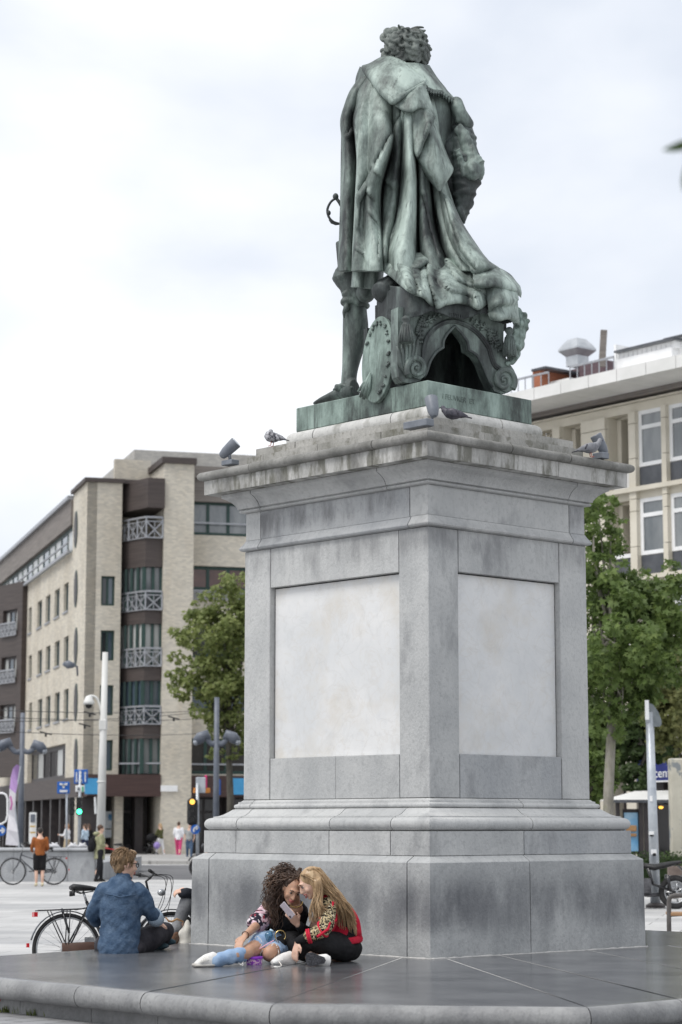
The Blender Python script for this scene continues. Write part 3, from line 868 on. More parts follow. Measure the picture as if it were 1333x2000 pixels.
# the left part of the cloak reaches down to the knee
rows = []
for py, k in ((500, 1), (528, 1), (548, 1), (561, 1)):
    lf = 694 - (py - 500) * 0.09
    r = []
    for px, f in ((lf + 6, -.35), (lf, -.12), (lf + 10, .03), (lf + 24, .0), (lf + 40, .05), (lf + 50, -.01), (lf + 56, -.2)):
        pyy = py + (px - lf) * (0.10 if py > 540 else 0) - (6 if px > lf + 50 and py > 540 else 0)
        r.append((px, pyy, 20.52 - f))
    rows.append(r)
cloth('cloak_hem', rows, M_BR, st, seed=5)
# sleeve-like fold that hides the left arm, with its rolled end
m = MB()
pts = [(683, 245, 20.95), (682, 300, 20.97), (681, 380, 20.98), (679, 450, 20.98), (677, 500, 20.98), (676, 527, 20.98)]
m.tube([atY(*p) for p in catmull(pts, 4)], [0.085] * 21, 14)
m.tube([atY(663, 523, 20.9), atY(676, 528, 20.88), atY(690, 526, 20.9)], 0.022, 8)
m.build('hanging_sleeve', M_BRM, st, smooth=True)
# ---- turned-down collar of the cloak
def patch(name, ctrl, mat, seed=0.0, thick=0.035, wr=0.010, ku=7, kv=7, parent=None, creases=()):
    return cloth(name, ctrl, mat, parent or st, ku, kv, thick, wr, seed=seed, creases=creases)
patch('collar', [
    [(722, 127, 20.95), (750, 112, 20.80), (773, 114, 20.70), (793, 124, 20.66), (815, 136, 20.68), (830, 150, 20.76)],
    [(708, 131, 20.88), (740, 133, 20.66), (765, 140, 20.55), (788, 147, 20.50), (812, 151, 20.53), (832, 156, 20.62)],
    [(712, 140, 20.80), (737, 155, 20.55), (762, 168, 20.44), (785, 172, 20.40), (808, 167, 20.44), (831, 160, 20.55)],
    [(720, 150, 20.74), (740, 176, 20.48), (757, 191, 20.37), (771, 199, 20.34), (800, 178, 20.40), (830, 163, 20.52)],
    [(722, 150, 20.80), (742, 178, 20.56), (758, 193, 20.46), (772, 200, 20.43), (801, 180, 20.48), (830, 165, 20.60)]], M_BR, seed=3, thick=0.03, creases=[([(834, 158), (800, 176), (770, 194), (746, 172)], 0.02, 6)])
patch('shoulder_fold', [(lambda r: r)(r) for r in (
    [(706, 131, 20.92), (714, 140, 20.80), (722, 152, 20.74), (728, 160, 20.72)],
    [(699, 150, 20.95), (706, 158, 20.84), (714, 166, 20.78), (724, 176, 20.70)],
    [(696, 172, 20.98), (700, 180, 20.90), (706, 186, 20.84), (716, 194, 20.76)])], M_BRM, seed=8)
patch('lapel_fold', [
    [(800, 178, 20.46), (812, 172, 20.44), (822, 167, 20.46), (830, 163, 20.55)],
    [(786, 192, 20.42), (803, 190, 20.36), (820, 186, 20.38), (836, 186, 20.52)],
    [(774, 203, 20.38), (797, 214, 20.30), (820, 206, 20.33), (844, 208, 20.48)],
    [(778, 207, 20.42), (799, 218, 20.33), (824, 210, 20.36), (851, 230, 20.46)],
    [(782, 206, 20.50), (801, 217, 20.42), (825, 209, 20.44), (849, 229, 20.54)]], M_BR, seed=4, thick=0.025)
patch('hanging_lapel', [
    [(802, 214, 20.46), (812, 210, 20.38), (824, 206, 20.38), (836, 214, 20.42), (850, 229, 20.56)],
    [(801, 250, 20.45), (808, 250, 20.36), (822, 252, 20.36), (840, 250, 20.34), (856, 256, 20.54)],
    [(806, 285, 20.44), (812, 288, 20.34), (826, 285, 20.34), (850, 284, 20.30), (867, 290, 20.52)],
    [(815, 306, 20.42), (822, 312, 20.32), (838, 316, 20.28), (858, 314, 20.30), (879, 318, 20.48)],
    [(826, 330, 20.42), (836, 334, 20.32), (850, 338, 20.28), (866, 336, 20.32), (884, 332, 20.46)],
    [(840, 350, 20.42), (848, 354, 20.34), (856, 356, 20.31), (866, 354, 20.34), (875, 348, 20.45)],
    [(856, 371, 20.42), (857, 372, 20.38), (858, 373, 20.36), (859, 372, 20.38), (861, 369, 20.44)]], M_BR, seed=6, thick=0.025, creases=[([(818, 304), (830, 275), (848, 234)], 0.09, 14)])
# ---- doublet, lace collar, right arm
m = MB()
secs = [(150, 812, 42, 20.98, .22), (175, 805, 72, 20.98, .30), (205, 800, 92, 20.98, .34), (245, 800, 93, 20.98, .34), (290, 800, 82, 20.98, .32), (340, 798, 74, 20.98, .30), (400, 798, 84, 21.0, .34), (460, 790, 92, 21.0, .36)]
ring_n = 28; vs = []
for py, cx, hw, Y, dp in secs:
    c = atY(cx, py, Y); w = hw * Y / FPX
    vs += [(c.x + w * math.cos(2 * PI * k / ring_n), c.y + dp * math.sin(2 * PI * k / ring_n), c.z) for k in range(ring_n)]
fs = [(i * ring_n + k, i * ring_n + (k + 1) % ring_n, (i + 1) * ring_n + (k + 1) % ring_n, (i + 1) * ring_n + k) for i in range(len(secs) - 1) for k in range(ring_n)]
m.add(vs, fs + [tuple(range(ring_n)), tuple((len(secs) - 1) * ring_n + k for k in range(ring_n))])
o = m.build('doublet', M_BRM, st, smooth=True)
md = o.modifiers.new('s', 'SUBSURF'); md.levels = md.render_levels = 1
lc = [[(793, 124, 20.66), (812, 124, 20.70), (838, 128, 20.88)],
      [(812, 140, 20.60), (830, 144, 20.64), (852, 150, 20.86)],
      [(828, 160, 20.58), (848, 164, 20.64), (872, 176, 20.86)],
      [(836, 172, 20.58), (862, 182, 20.66), (891, 196, 20.90)]]
lace = patch('lace_collar', lc, M_BR, seed=9, thick=0.02)
m = MB()
for i in range(13):                                # lace points along the edge
    t = i / 12
    x, y = 832 + 60 * t, 170 + 25 * t + 3 * math.sin(t * 9)
    Y = 20.54 + 0.33 * t * t
    a, b, c = atY(x - 4, y - 4, Y), atY(x + 4, y - 3, Y), atY(x + 0.5, y + 8 + (i % 2) * 2, Y - 0.01)
    m.add([a, b, c] + [p + Vector((0, 0.04, 0)) for p in (a, b, c)], [(0, 1, 2), (3, 5, 4), (0, 3, 4, 1), (1, 4, 5, 2), (2, 5, 3, 0)])
    m.ball(atY(x, y + 3, Y - 0.012), 0.014, 6, 4)
m.build('lace_edge', M_BRM, lace, smooth=False)
m = MB()
arm = [(893, 225, 20.96, .10), (902, 245, 20.92, .105), (906, 280, 20.86, .125), (911, 315, 20.82, .135), (912, 345, 20.80, .14), (909, 372, 20.80, .115), (906, 395, 20.82, .09), (904, 415, 20.84, .065), (903, 436, 20.86, .03)]
m.tube([atY(*p[:3]) for p in arm], [p[3] for p in arm], 18)
for k in range(16):                                # creases round the sleeve
    t = k / 15; i = min(int(t * 6), 5); f = t * 6 - i
    a, b = arm[i + 1], arm[min(i + 2, 8)]
    px, py, Y, r = [a[q] + (b[q] - a[q]) * f for q in range(4)]
    c = atY(px, py, Y)
    m.ring(c + Vector((0, 0, 0)), r * 0.99, 0.014 + 0.006 * (k % 3), (0.35 * math.sin(k * 1.7), 0.3 * math.cos(k), 1), 20, 6)
for q in ((880, 290, .10), (882, 330, .13), (884, 365, .13), (888, 398, .10), (897, 418, .06)):
    m.ball(atY(q[0], q[1], 20.90), (q[2], .10, .17), 12, 8)
m.tube([atY(895, 405, 20.75), atY(905, 425, 20.75), atY(908, 437, 20.76)], [.045, .03, .006], 8)
sl_ = skin('sleeve', m, M_BRD, st, 0.013, 2); disp(sl_, .012, 9, 3)
m = MB()
strip = [(893, 248), (905, 262), (915, 290), (925, 312), (934, 325)]
m.tube([atY(x, y, 20.74 - 0.02 * i) for i, (x, y) in enumerate(strip)], [(.05, .025), (.065, .03), (.07, .035), (.075, .04), (.09, .05)], 12)
m.ball(atY(924, 332, 20.66), (.085, .08, .11), 12, 8)
m.ball(atY(936, 331, 20.74), (.06, .09, .12), 12, 8)
m.tube([atY(897, 300, 20.70), atY(903, 322, 20.67), atY(908, 345, 20.67)], [.03, .035, .03], 8)
for k in range(7):
    m.tube([atY(888 + k * 2.4, 296 + k * 8, 20.68), atY(899 + k * 2.4, 292 + k * 8, 20.64)], .016, 6)
sl_ = skin('sleeve_strip', m, M_BRM, st, 0.011, 2); disp(sl_, .010, 20, 7)
m = MB()
for k in range(9):                                 # shoulder roll of the sleeve
    a = k / 8 * PI
    c = atY(899 + 13 * math.cos(a) * (1 if k < 5 else 0.6), 222 - 20 * math.sin(a - PI / 2), 20.86 - 0.06 * math.sin(a))
    m.ball(c, (.075, .09, .07), 10, 7)
m.ball(atY(901, 236, 20.80), (.07, .07, .045), 10, 7)
m.ball(atY(893, 212, 20.80), (.06, .09, .06), 10, 7)
skin('shoulder_roll', m, M_BRM, st, 0.018, 3)
# ---- head: skull, neck, curls
m = MB()
HC = atY(795, 100, 20.93)
m.ball(HC, (.205, .235, .222), 24, 16)
m.ball(HC + Vector((-.06, .10, -.07)), (.16, .17, .19), 20, 14)       # the face, turned away to the left
m.tube([atY(797, 105, 20.95), atY(800, 135, 20.97), atY(803, 160, 21.0)], [.15, .14, .19], 18)
m.ball(HC + Vector((-.045, -.185, -.045)), (.03, .03, .055), 10, 8)  # ear
m.tube([HC + Vector((-.245, .04, -.03)), HC + Vector((-.24, .02, -.07)), HC + Vector((-.225, .02, -.11))], [.02, .03, .03], 8)
random.seed(11)
def curl(base, nrm, down, length, rad, turn):
    """one lock: a comma that lies on the head and curls up at its end"""
    nrm = nrm.normalized(); d = (down - nrm * down.dot(nrm)).normalized(); s = d.cross(nrm)
    pts, rr = [], []
    for i in range(9):
        t = i / 8
        ang = turn * t * t * 2.6
        step = d * math.cos(ang) + s * math.sin(ang) + nrm * (0.25 * math.sin(PI * t))
        pts.append((pts[-1] + step * (length / 8)) if pts else base)
        rr.append(rad * (0.55 + 0.6 * math.sin(PI * min(1, 0.15 + t * 0.8))))
    m.tube(pts, rr, 8)
for ring_i, (th, cnt) in enumerate(((0.25, 6), (0.5, 11), (0.75, 15), (1.0, 18), (1.25, 21), (1.5, 22), (1.72, 22), (1.92, 20), (2.1, 16))):
    for k in range(cnt):
        a = 2 * PI * (k + 0.5 * (ring_i % 2)) / cnt + random.uniform(-.12, .12)
        n = Vector((math.sin(th) * math.cos(a), math.sin(th) * math.sin(a), math.cos(th)))
        face = n.x < -0.3 and n.y > 0.2 and th > 1.2
        if face: continue
        p = HC + Vector((n.x * .203, n.y * .235, n.z * .218))
        lat = random.choice((-1, 1))
        down = Vector((-0.2, 0, -1)) if th > 0.5 else Vector((n.x, n.y, -0.4))
        curl(p, n, down, random.uniform(.11, .17) * (0.8 + 0.3 * (ring_i < 3)), random.uniform(.013, .018) if ring_i < 4 else random.uniform(.016, .026), lat * random.uniform(.5, 1.3) * (0.5 if ring_i < 2 else 1.0))
for (px, py, Y, r) in ((752, 74, 20.86, .055), (760, 66, 20.84, .06), (771, 62, 20.84, .055), (783, 61, 20.84, .05), (762, 82, 20.76, .055), (772, 76, 20.74, .06), (768, 92, 20.74, .045), (757, 98, 20.80, .04), (752, 107, 20.85, .04), (748, 100, 20.92, .03), (756, 115, 20.82, .035)):
    m.ball(atY(px, py, Y), (r, r, r * .85), 10, 8)
    q = atY(px, py, Y)
    m.ring(q + Vector((0, -r * .5, 0)), r * .75, r * .3, (random.uniform(-.4, .4), 1, random.uniform(-.5, .5)), 16, 6)
skin('head', m, M_BRH, st, 0.007, 1, 0.4)
# ---- sword hilt beside the left hip
m = MB()
m.ball(atY(656, 384, 20.98), (.030, .030, .036), 10, 8)
m.ball(atY(656, 379.5, 20.98), .012, 8, 6)
m.tube([atY(658, 388, 20.98), atY(663, 395, 20.98), atY(668, 404, 21.0)], .017, 8)
m.tube([atY(*p, 20.98) for p in catmull([(655, 388), (647, 394), (641, 405), (640, 415), (644, 426), (653, 434), (668, 438)], 3)], .0125, 8)
m.ball(atY(642.5, 416, 20.98), (.022, .022, .028), 8, 6)
m.tube([atY(*p, 20.98) for p in ((643, 429), (648, 435), (656, 438), (666, 437))], [.006, .011, .011, .010], 6)
m.build('sword_hilt', M_BRD, st, smooth=True)
# ---- left leg: breeches, knee ribbon, calf, shoe
m = MB()
for k in range(12):
    a = 2 * PI * k / 12
    c = atY(675, 544, 21.2)
    m.tube([c + Vector((.07 * math.cos(a), .08 * math.sin(a), .09)), c + Vector((.10 * math.cos(a), .11 * math.sin(a), .0)), c + Vector((.055 * math.cos(a), .06 * math.sin(a), -.09))], [.035, .042, .025], 8)
m.ball(c, (.09, .1, .12), 12, 8)
m.tube([atY(682, 470, 21.15), atY(690, 560, 21.2), atY(697, 585, 21.22)], [.14, .14, .13], 14)
m.ball(atY(715, 572, 21.0), (.10, .16, .10), 14, 10)
skin('breeches', m, M_BRM, st, 0.016, 2)
m = MB()
lg = [(696, 568, 21.25, .125), (694, 590, 21.24, .118), (694, 615, 21.25, .125), (695, 640, 21.27, .132), (693, 665, 21.28, .124), (688, 695, 21.28, .100), (684, 722, 21.27, .082), (682, 742, 21.26, .080), (683, 756, 21.26, .090)]
lgs = catmull([(p[0], p[1], p[2], p[3]) for p in lg], 3)
m.tube([atY(p[0], p[1], p[2]) for p in lgs], [p[3] for p in lgs], 18)
ft = [(694, 758, 21.16, .075, .10), (683, 762, 21.22, .085, .095), (668, 768, 21.30, .08, .07), (650, 775, 21.36, .078, .05), (630, 783, 21.42, .07, .035), (613, 789, 21.46, .03, .015)]
ap = [atY(*p[:3]) for p in ft]
ap = [Vector((p.x, p.y, max(p.z, ZPL + f[4] * 0.9))) for p, f in zip(ap, ft)]
m.tube(ap, [(f[4], f[3]) for f in ft], 14, up=(0, 0, 1))
skin('leg', m, M_BRM, st, 0.014, 3)
m = MB()
for (px, py, rx, rz) in ((680, 575, .07, .05), (692, 571, .07, .045), (676, 588, .06, .035), (690, 586, .06, .04), (700, 592, .05, .04), (683, 566, .05, .04), (706, 580, .07, .06), (678, 600, .03, .05)):
    m.ball(atY(px, py, 21.13), (rx, .05, rz), 10, 7)
m.ring(atY(694, 594, 21.24), .125, .03, (0.15, 0, 1), 24, 8)
m.tube([atY(676, 595, 21.12), atY(672, 610, 21.12), atY(673, 622, 21.13)], [.02, .022, .012], 6)
skin('knee_ribbon', m, M_BRM, st, 0.014, 2)
m = MB()
for k in range(5):
    m.ball(atY(663 + 4 * math.cos(k * 1.3) * 1.5, 757 + 4 * math.sin(k * 1.3), 21.22), (.03, .03, .025), 8, 6)
m.tube([atY(652, 762, 21.3), atY(668, 752, 21.2), atY(690, 758, 21.12)], [.018, .028, .018], 8)
skin('shoe_rosette', m, M_BRM, st, 0.012, 2)
# ---- the carved seat under the cloak: front panel with an ogee opening between two scrolls
def plinth_edge(px, side):                        # a point on the plinth's top edge at that column of the photograph
    base = PM @ Vector((-hx, -hy, ZPL)); n = N_L if side == 'L' else N_R
    return on_plane(px, 760, base, n)
cp0 = plinth_edge(795, 'L') + B_V * 0.02
cp1 = plinth_edge(992, 'R') + A_V * 0.05
cp0.z = cp1.z = ZPL
CH_D = (cp1 - cp0).normalized(); CH_N = Vector((CH_D.y, -CH_D.x, 0))   # along the panel, out of the panel
def cpt(px, py, out=0.0):
    p = on_plane(px, py, cp0 + CH_N * out, CH_N)
    return Vector((p.x, p.y, max(p.z, ZPL - 0.001)))
def chY(px, py):
    return cpt(max(px, 800), py).y + (max(0, 800 - px)) * 0.014
outer = [(778, 600), (778, 679), (777, 712), (780, 735), (787, 746), (800, 748), (813, 746), (821, 743)]
opening = [(828, 737), (833, 729), (841, 705), (847, 695), (853, 687), (860, 682), (866, 679), (866, 668), (869, 660), (874, 652), (881, 644), (889, 637),
           (897, 645), (905, 655), (911, 663), (914, 668), (916, 684), (924, 688), (932, 694), (942, 710), (949, 729), (955, 742), (962, 757)]
right = [(966, 764), (979, 769), (993, 767), (1004, 760), (1011, 748), (1010, 735), (1004, 722), (992, 705), (984, 690), (984, 600)]
panel = [cpt(*p) for p in outer + opening + right]
m = MB(); m.prism(panel, -CH_N * 0.13)
ch = m.build('seat_panel', M_BRM, st)
m = MB()                                           # raised mouldings round the opening
archpts = [(822, 716), (826, 697), (828, 676), (837, 652), (858, 633), (884, 626), (913, 634), (937, 652), (955, 676), (962, 698), (968, 712), (978, 720)]
cs = catmull(archpts, 4)
m.tube([cpt(p[0], p[1], 0.012) for p in cs], 0.017, 8)
m.tube([cpt(p[0] + (2.5 if p[0] < 889 else -2.5), p[1] + 3, 0.004) for p in cs], 0.013, 8)
m.tube([cpt(*p, 0.006) for p in opening], 0.016, 6)
m.build('arch_moulding', M_BRD, ch, smooth=True)
for (cx, cy, r0, sgn, a0) in ((814, 719, 22, 1, 150), (985, 743, 24, -1, 40)):     # scrolls
    m = MB(); pts = []; rr = []
    for i in range(46):
        t = i / 45
        a = R(a0) + sgn * t * 3.6 * PI
        r = r0 * (1 - t) ** 1.1 + 2
        pts.append(cpt(cx + r * math.cos(a) * 0.86, cy + r * math.sin(a), 0.03)); rr.append((0.03, 0.034 * (1 - 0.6 * t)))
    m.tube(pts, [0.030 * (1 - 0.62 * i / 45) for i in range(46)], 8)
    c = cpt(cx, cy, 0)
    m.ball(cpt(cx, cy, 0.04), 0.018, 8, 6)
    Mt = Matrix(((CH_D.x, CH_N.x, 0, c.x), (CH_D.y, CH_N.y, 0, c.y), (0, 0, 1, c.z), (0, 0, 0, 1)))
    vs = []; n = 28
    for yy in (-0.16, 0.025):
        vs += [Mt @ Vector((math.cos(2 * PI * k / n) * r0 * 0.0046, yy, math.sin(2 * PI * k / n) * r0 * 0.0048)) for k in range(n)]
    m.add(vs, [(k, (k + 1) % n, (k + 1) % n + n, k + n) for k in range(n)] + [tuple(range(n)), tuple(range(2 * n - 1, n - 1, -1))])
    m.build('scroll', M_BRM, ch, smooth='auto')
def leafspray(c, dirs, name='carved_leaf'):
    m = MB()
    for (dx, dy, ln) in dirs:
        n = math.hypot(dx, dy); dx, dy = dx / n, dy / n
        for k in range(4):
            t = 0.2 + k * 0.24
            bx, by = c[0] + dx * ln * t, c[1] + dy * ln * t
            for s in (-1, 1):
                ex, ey = bx + (dx * 0.6 - dy * s * 0.8) * ln * 0.26 * (1.2 - t * 0.7), by + (dy * 0.6 + dx * s * 0.8) * ln * 0.26 * (1.2 - t * 0.7)
                m.tube([cpt(bx, by, 0.012), cpt((bx + ex) / 2, (by + ey) / 2, 0.022), cpt(ex, ey, 0.010)], [0.010, 0.013, 0.004], 6)
        m.tube([cpt(*c, 0.012), cpt(c[0] + dx * ln * .5, c[1] + dy * ln * .5, 0.02), cpt(c[0] + dx * ln, c[1] + dy * ln, 0.008)], [0.014, 0.010, 0.003], 6)
    m.ball(cpt(*c, 0.015), 0.02, 8, 6)
    return m.build(name, M_BRM, ch, smooth=True)
leafspray((819, 634), [(1, -.45, 46), (.1, 1, 36), (.5, -1, 22), (-.3, .9, 18), (1, .1, 20)])
leafspray((955, 645), [(-1, -.6, 40), (.55, 1, 46), (.2, 1, 26), (.9, .3, 18)])
m = MB()                                           # acanthus on the scroll's flank
for k in range(6):
    x = 780 + k * 5.5
    m.tube([cpt(*q, 0.01) for q in ((796 + k * 1.5, 738), (x + 2, 712 - k * 2), (x - 1 + k * 1.8, 686 - k * 3), (x - 4 + k * 3.2, 676 - k * 4))], [0.012, 0.022, 0.018, 0.006], 8)
m.build('acanthus', M_BRM, ch, smooth=True)
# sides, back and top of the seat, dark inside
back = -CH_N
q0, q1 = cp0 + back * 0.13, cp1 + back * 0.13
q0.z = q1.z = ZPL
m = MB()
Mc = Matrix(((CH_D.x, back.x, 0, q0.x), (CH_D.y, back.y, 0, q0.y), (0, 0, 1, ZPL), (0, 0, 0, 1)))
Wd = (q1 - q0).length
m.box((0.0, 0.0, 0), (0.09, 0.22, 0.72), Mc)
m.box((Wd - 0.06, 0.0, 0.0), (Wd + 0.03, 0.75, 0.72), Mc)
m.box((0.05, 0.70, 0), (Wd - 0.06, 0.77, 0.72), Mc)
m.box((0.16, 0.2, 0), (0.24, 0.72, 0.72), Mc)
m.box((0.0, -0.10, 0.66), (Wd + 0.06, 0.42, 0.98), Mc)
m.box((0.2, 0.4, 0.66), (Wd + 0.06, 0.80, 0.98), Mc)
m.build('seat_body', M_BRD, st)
def tassel(px, py0, py1, w, out):
    top, bot = cpt(px, py0, out), cpt(px, py1, out)
    h = top.z - bot.z
    m = MB()
    m.lathe([(0.3 * w, -0.02 * h), (0.62 * w, -0.08 * h), (0.7 * w, -0.17 * h), (0.42 * w, -0.26 * h), (0.55 * w, -0.30 * h), (0.62 * w, -0.36 * h), (0.8 * w, -0.5 * h), (0.98 * w, -0.8 * h), (1.02 * w, -0.98 * h), (0.8 * w, -h)], top, 20)
    for k in range(14):
        a = 2 * PI * k / 14
        m.tube([top + Vector((.6 * w * math.cos(a), .6 * w * math.sin(a), -.36 * h)), top + Vector((w * math.cos(a), w * math.sin(a), -.78 * h)), top + Vector((w * 1.02 * math.cos(a), w * 1.02 * math.sin(a), -1.01 * h))], 0.009, 5)
    m.build('tassel', M_BRM, ch, smooth=True)
tassel(794, 616, 669, 0.066, 0.09)
tassel(995, 638, 695, 0.060, 0.09)
# the carved head at the far right corner of the seat
m = MB(); random.seed(5)
for (px, py, r) in ((1014, 625, .07), (1017, 640, .075), (1012, 655, .08), (1010, 672, .08), (1004, 690, .07), (1000, 702, .05), (1022, 634, .05), (1020, 652, .04), (1024, 618, .035), (1009, 612, .06)):
    m.ball(atY(px, py, 20.45), (r, .12, r), 10, 8)
    for k in range(5):
        m.ball(atY(px + random.uniform(-9, 7), py + random.uniform(-10, 10), 20.36 + random.uniform(-.03, .05)), random.uniform(.02, .035), 8, 6)
skin('carved_head', m, M_BRP, st, 0.012, 1)
# ---- fringed cloth on the seat and the bolster
cols = [(738, 588, 600), (748, 586, 606), (762, 584, 612), (778, 586, 618), (792, 590, 620), (806, 590, 619), (822, 592, 616), (838, 596, 608), (846, 598, 606), (862, 596, 612), (880, 594, 619), (904, 594, 622), (922, 596, 618), (938, 600, 612), (948, 604, 610), (962, 612, 624), (985, 616, 632), (1003, 610, 628)]
rows = []
for t in (0.0, 0.45, 0.8, 1.0):
    r = []
    for i, (px, y0, y1) in enumerate(cols):
        y0 = y0 - 26
        py = y0 + (y1 - y0) * t
        r.append((px, py, chY(px, 620) - (0.10 if px > 800 else 0.10 + (800 - px) * .003) - 0.03 * t - 0.022 * math.sin(i * 2.2)))
    rows.append(r)
cloth('fringed_cloth', rows, M_BRD, st, thick=0.02, wr=0.008)
m = MB()
for i in range(110):                               # the fringe: fine cords along the lower edge
    t = i / 109 * (len(cols) - 1); k = min(int(t), len(cols) - 2); f = t - k
    px = cols[k][0] + (cols[k + 1][0] - cols[k][0]) * f; y1 = cols[k][2] + (cols[k + 1][2] - cols[k][2]) * f
    Y = chY(px, 620) - (0.145 if px > 800 else 0.145 + (800 - px) * .003)
    m.tube([atY(px, y1 - 9, Y), atY(px + random.uniform(-.5, .5), y1 + random.uniform(0, 2), Y)], 0.006, 5)
m.build('fringe', M_BRD, st)
m = MB()
ax0, ax1 = atY(744, 572, 20.15), atY(786, 548, 20.45)
m.tube([ax0 + (ax0 - ax1).normalized() * .03, ax0, ax0.lerp(ax1, .4), ax1], [.05, .105, .11, .11], 20)
for k in range(12):
    a = 2 * PI * k / 12; d = (ax1 - ax0).normalized(); u = d.cross(Vector((0, 0, 1))).normalized(); w = d.cross(u)
    m.tube([ax0 + (u * math.cos(a) + w * math.sin(a)) * .09 - d * .005, ax0.lerp(ax1, .3) + (u * math.cos(a) + w * math.sin(a)) * .112, ax1 + (u * math.cos(a) + w * math.sin(a)) * .11], [.012, .014, .012], 5)
skin('bolster', m, M_BRD, st, 0.014, 2)
# ---- cloak spread over the seat
HP = [747, 762, 778, 795, 812, 830, 850, 872, 895, 915, 935, 955, 975, 995, 1010]
H0 = [516, 508, 502, 506, 512, 510, 503, 506, 514, 522, 528, 524, 526, 538, 556]
H1 = [520, 512, 516, 524, 534, 538, 532, 530, 534, 542, 546, 538, 538, 548, 564]
H2 = [523, 526, 536, 546, 556, 564, 568, 560, 562, 568, 572, 562, 558, 564, 572]
H3 = [527, 536, 550, 564, 574, 580, 599, 592, 589, 593, 601, 588, 584, 586, 579]
F_ = [0, .03, -.04, .05, -.05, .06, -.05, .02, .03, -.03, .04, -.04, .03, -.02, 0]
rows = []
for ri, (hp, back_, sc_) in enumerate(((H0, .62, .3), (H1, .30, .8), (H2, .06, 1.0), (H3, -.02, .9), ([y - 3 for y in H3], .10, .4))):
    r = []
    for j, px in enumerate(HP):
        Y = chY(px, 620) - 0.16 + back_ * (0.5 if px < 790 else 1) - F_[j] * sc_
        r.append((px, hp[j], Y, max(-.15, min(.09, F_[j] * 2.6 + .02))))  # tone follows the folds: valleys painted darker, ridges paler, over the patina
    rows.append(r)
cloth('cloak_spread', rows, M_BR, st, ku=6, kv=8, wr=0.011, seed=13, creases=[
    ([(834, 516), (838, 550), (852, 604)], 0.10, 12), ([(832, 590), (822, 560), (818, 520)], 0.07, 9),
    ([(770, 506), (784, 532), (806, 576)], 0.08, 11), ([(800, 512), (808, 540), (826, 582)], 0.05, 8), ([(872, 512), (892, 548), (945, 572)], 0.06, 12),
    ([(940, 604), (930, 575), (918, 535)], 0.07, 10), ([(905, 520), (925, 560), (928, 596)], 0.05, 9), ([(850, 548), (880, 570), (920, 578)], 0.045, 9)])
# rolled upper edge with a deep fold, and the end of the cloak lying over the right corner
patch('cloak_roll', [
    [(752, 505, 20.55), (768, 500, 20.42), (786, 494, 20.32), (806, 496, 20.26), (830, 497, 20.26), (851, 500, 20.36)],
    [(757, 508, 20.42), (772, 508, 20.28), (792, 512, 20.14), (810, 518, 20.08), (832, 506, 20.14), (852, 503, 20.30)],
    [(760, 511, 20.44), (776, 515, 20.28), (796, 522, 20.12), (812, 526, 20.06), (833, 512, 20.12), (853, 506, 20.32)],
    [(762, 510, 20.56), (778, 514, 20.42), (797, 521, 20.26), (812, 525, 20.20), (833, 511, 20.26), (853, 506, 20.44)]], M_BR, seed=15)
patch('cloak_end', [
    [(926, 530, 20.22), (945, 528, 20.20), (965, 524, 20.26), (985, 536, 20.34), (1004, 550, 20.44), (1014, 560, 20.56)],
    [(925, 543, 20.04), (945, 542, 20.00), (965, 541, 20.05), (985, 548, 20.12), (1003, 558, 20.24), (1015, 566, 20.44)],
    [(927, 556, 19.98), (946, 556, 19.94), (966, 556, 19.99), (984, 561, 20.06), (1003, 565, 20.18), (1016, 572, 20.40)],
    [(930, 560, 20.04), (947, 560, 20.01), (967, 558, 20.06), (985, 564, 20.12), (1004, 566, 20.24), (1016, 580, 20.46)]], M_BR, seed=17)
patch('cloak_underfold', [
    [(950, 560, 20.10), (968, 560, 20.06), (988, 564, 20.12), (1008, 568, 20.26)],
    [(952, 580, 20.04), (972, 582, 20.00), (990, 578, 20.06), (1011, 586, 20.22)],
    [(956, 602, 20.02), (972, 592, 19.97), (992, 590, 20.05), (1009, 588, 20.20)],
    [(954, 612, 20.06), (968, 600, 20.03), (990, 600, 20.10), (1010, 600, 20.24)],
    [(958, 620, 20.05), (974, 622, 20.00), (992, 618, 20.06), (1012, 622, 20.22)],
    [(962, 622, 20.12), (976, 624, 20.08), (993, 620, 20.14), (1015, 634, 20.30)]], M_BR, seed=19)
patch('cloak_flare', [
    [(860, 372, 20.50), (868, 380, 20.44), (878, 392, 20.46), (886, 405, 20.60)],
    [(868, 420, 20.40), (880, 425, 20.32), (892, 430, 20.36), (903, 440, 20.55)],
    [(878, 460, 20.32), (895, 462, 20.22), (912, 465, 20.26), (926, 475, 20.50)],
    [(895, 495, 20.24), (914, 496, 20.12), (934, 498, 20.16), (950, 508, 20.44)],
    [(918, 522, 20.16), (936, 520, 20.06), (954, 518, 20.12), (972, 524, 20.40)],
    [(926, 538, 20.12), (940, 531, 20.10), (958, 524, 20.16), (973, 526, 20.42)]], M_BR, seed=23, wr=0.009, creases=[([(872, 395), (884, 440), (902, 490), (930, 525)], 0.05, 7), ([(880, 500), (905, 520), (928, 534)], 0.05, 8)])
